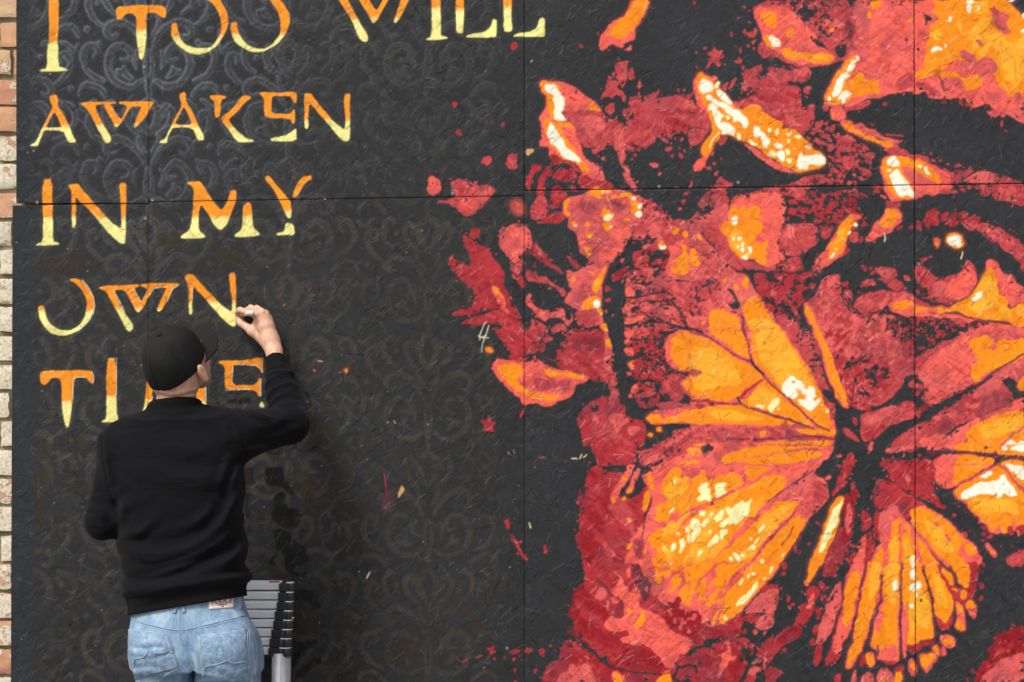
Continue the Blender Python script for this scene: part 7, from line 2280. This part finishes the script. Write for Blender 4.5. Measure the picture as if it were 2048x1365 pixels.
# shoes on the pavement, below the picture
m_shoe = simple_mat('black_shoe', (.02, .02, .02), .6, var=.2)
for an, sx_ in ((LAN, -1), (RAN, 1)):
    fs = lambda X, Y, Z, an=an: np.maximum(smin(cone(X, Y, Z, an - [0, .00, .045], (an[0] + sx_ * .02, an[1] + .17, .045), .052, .040), cone(X, Y, Z, an - [0, 0, .02], an - [0, -.01, .06], .055, .055), .03), -Z + .001)
    v, q = surfnet(fs, (an[0] - .12, an[1] - .12, -.02), (an[0] + .12, an[1] + .26, .16), .008); obj('shoe', mesh_np('shoe', v, q), m_shoe, person)

# marker held against the letter
m_wood = simple_mat('marker_barrel', (.72, .52, .34), .5, var=.2, scale=120); m_grey = simple_mat('marker_end', (.62, .62, .64), .45, var=.1); m_tip = simple_mat('marker_tip', (.35, .33, .22), .7)
ptip, pend = Hh(352, 338, .004), Hh(645, 310, .118); pd = pend - ptip
pen = bpy.data.objects.new('marker_pen', None); C.objects.link(pen); pen.location = Vector(ptip)
tag(pen, 'short pale marker with a grey end, pinched between thumb and forefinger', 'marker')
def seg(name, t0, t1, r0, r1, mat):
    bm = bmesh.new(); add_tube(bm, [pd * t0, pd * (t0 + .02), pd * (t1 - .02), pd * t1], [r0 * .9, r0, r1, r1 * .86], 16); bm_obj(name, bm, mat, pen, True)
seg('tip', 0, .16, .0024, .0055, m_tip); seg('barrel', .13, .88, .0070, .0076, m_wood); seg('end_cap', .86, 1., .0082, .0080, m_grey)
# ------------------------------------------------------------------ telescopic ladder pushed together behind the painter
m_alu, n, l, b = new_mat('brushed_aluminium')
tc = n.new('ShaderNodeTexCoord'); mp = n.new('ShaderNodeMapping'); mp.inputs['Scale'].default_value = (2, 2, 90); l.new(tc.outputs['Object'], mp.inputs['Vector'])
t = noise(n, l, 6, 4, .6, mp.outputs[0]); l.new(ramp(n, l, t.outputs['Fac'], [(.3, (.74, .76, .78)), (.7, (.88, .89, .90))]).outputs[0], b.inputs['Base Color'])
b.inputs['Metallic'].default_value = .15; b.inputs['Roughness'].default_value = .40
m_tubealu = simple_mat('polished_tube', (.86, .87, .88), .26, .5, .06, 20)
m_coll, n, l, b = new_mat('black_collar_plastic')
t = noise(n, l, 60, 5, .7); l.new(ramp(n, l, t.outputs['Fac'], [(.35, (.018, .018, .019)), (.62, (.03, .03, .03)), (.74, (.16, .08, .08))]).outputs[0], b.inputs['Base Color']); b.inputs['Roughness'].default_value = .32
m_red = simple_mat('dried_red_paint', (.55, .07, .08), .6, var=.25, scale=200)
LD = lambda py: .10 + .16 * (py - 1165) / (1890 - 1165)          # it leans on the boards
ladder = bpy.data.objects.new('telescopic_ladder', None); C.objects.link(ladder); ladder.location = Vector(W(420, 1870, .26)) ; ladder.location.z = 0
tag(ladder, 'collapsed aluminium telescopic ladder with black collars, leaning behind the painter', 'ladder')
org = np.array(ladder.location)
TOPS = [1165, 1184, 1202.5, 1221, 1239.5, 1258, 1276, 1294.5]
REND = [559.5, 557.5, 555, 551, 548, 544, 540.5, 538]; CR = [591, 590.5, 590, 589.5, 589, 588.5, 587.5, 586.5]
for i, ty in enumerate(TOPS):
    d = LD(ty + 9); hgt = 15.2
    a = W(318, ty + hgt, d + .012) - org; c_ = W(REND[i], ty, d + .012) - org
    bm = bmesh.new(); y1 = a[1]
    add_box(bm, (a[0], y1, a[2]), (c_[0] + .004, y1 + .045, c_[2]))
    rung = bm_obj('rung', bm, m_alu, ladder, bevel=.0016)
    bm = bmesh.new(); zc = (a[2] + c_[2]) / 2
    for k in (-.5, 0, .5): add_box(bm, (a[0] + .002, y1 - .0012, zc + k * .010 - .0009), (c_[0], y1 + .001, zc + k * .010 + .0009))
    bm_obj('groove', bm, m_alu, rung)
    if i < 1:
        bm = bmesh.new(); add_box(bm, (c_[0] - .034, y1 - .0006, c_[2] - .0012), (c_[0] - .002, y1 + .03, c_[2] + .0006)); bm_obj('paint_smear', bm, m_red, rung, bevel=.0004)
    for side in (1, -1):
        rx = (CR[i] - REND[i]) / 2 * U * .97; mx = (REND[i] + CR[i]) / 2 if side > 0 else 890 - (REND[i] + CR[i]) / 2
        cen = W(mx, ty + 9, d) - org; cen[1] -= .004
        z0, z1 = (W(0, ty + 17.0, d) - org)[2], (W(0, ty + .2, d) - org)[2]
        bm = bmesh.new(); xa, xb = sorted((cen[0] - rx * side, cen[0] + rx * .3 * side)); add_box(bm, (xa, cen[1] - .017, z0), (xb, cen[1] + .03, z1))
        col_ = bm_obj('collar', bm, m_coll, ladder, bevel=.0022)
        rr = rx * .62; co_ = (cen[0] + (rx - rr) * side, cen[1] - .003, 0)
        bm = bmesh.new(); add_tube(bm, [(co_[0], co_[1], z0 + .0005), (co_[0], co_[1], z0 + .002), (co_[0], co_[1], z1 - .002), (co_[0], co_[1], z1 - .0005)], [rr * .96, rr, rr, rr * .95], 24)
        cs_ = bm_obj('collar_sleeve', bm, m_coll, col_)
        for p_ in cs_.data.polygons: p_.use_smooth = abs(p_.normal.z) < .5
        bm = bmesh.new(); zt = z1 + .0010; add_tube(bm, [(co_[0], co_[1], z1 - .001), (co_[0], co_[1], z1 + .0022)], rr * .90, 24); bm_obj('tube_ring', bm, m_tubealu, col_, True)
for side in (1, -1):
    mx = 563 if side > 0 else 327
    top_ = W(mx, 1308, LD(1308)) - org; bot_ = W(mx - (6 if side > 0 else -2), 1890, LD(1890)) - org; bot_[2] = .02
    bm = bmesh.new(); add_tube(bm, [top_, bot_], .0292, 28); bm_obj('stile', bm, m_tubealu, ladder, True)
    bm = bmesh.new(); add_tube(bm, [bot_ + [0, 0, .05], bot_ - [0, 0, .018]], .034, 20); bm_obj('rubber_foot', bm, m_coll, ladder, True)
for py in (1480, 1660):
    a = W(330, py + 16, LD(py)) - org; c_ = W(558, py, LD(py)) - org; bm = bmesh.new(); add_box(bm, (a[0], a[1] - .02, a[2]), (c_[0], a[1] + .025, c_[2])); bm_obj('rung', bm, m_alu, ladder, bevel=.0016)
bm = bmesh.new(); s0 = W(586, 1236, LD(1236) + .028) - org; add_box(bm, s0 - [.004, .001, .0022], s0 + [.004, .001, .0022]); bm_obj('catch_sticker', bm, simple_mat('lime_sticker', (.45, .60, .05), .5), ladder, bevel=.0005)
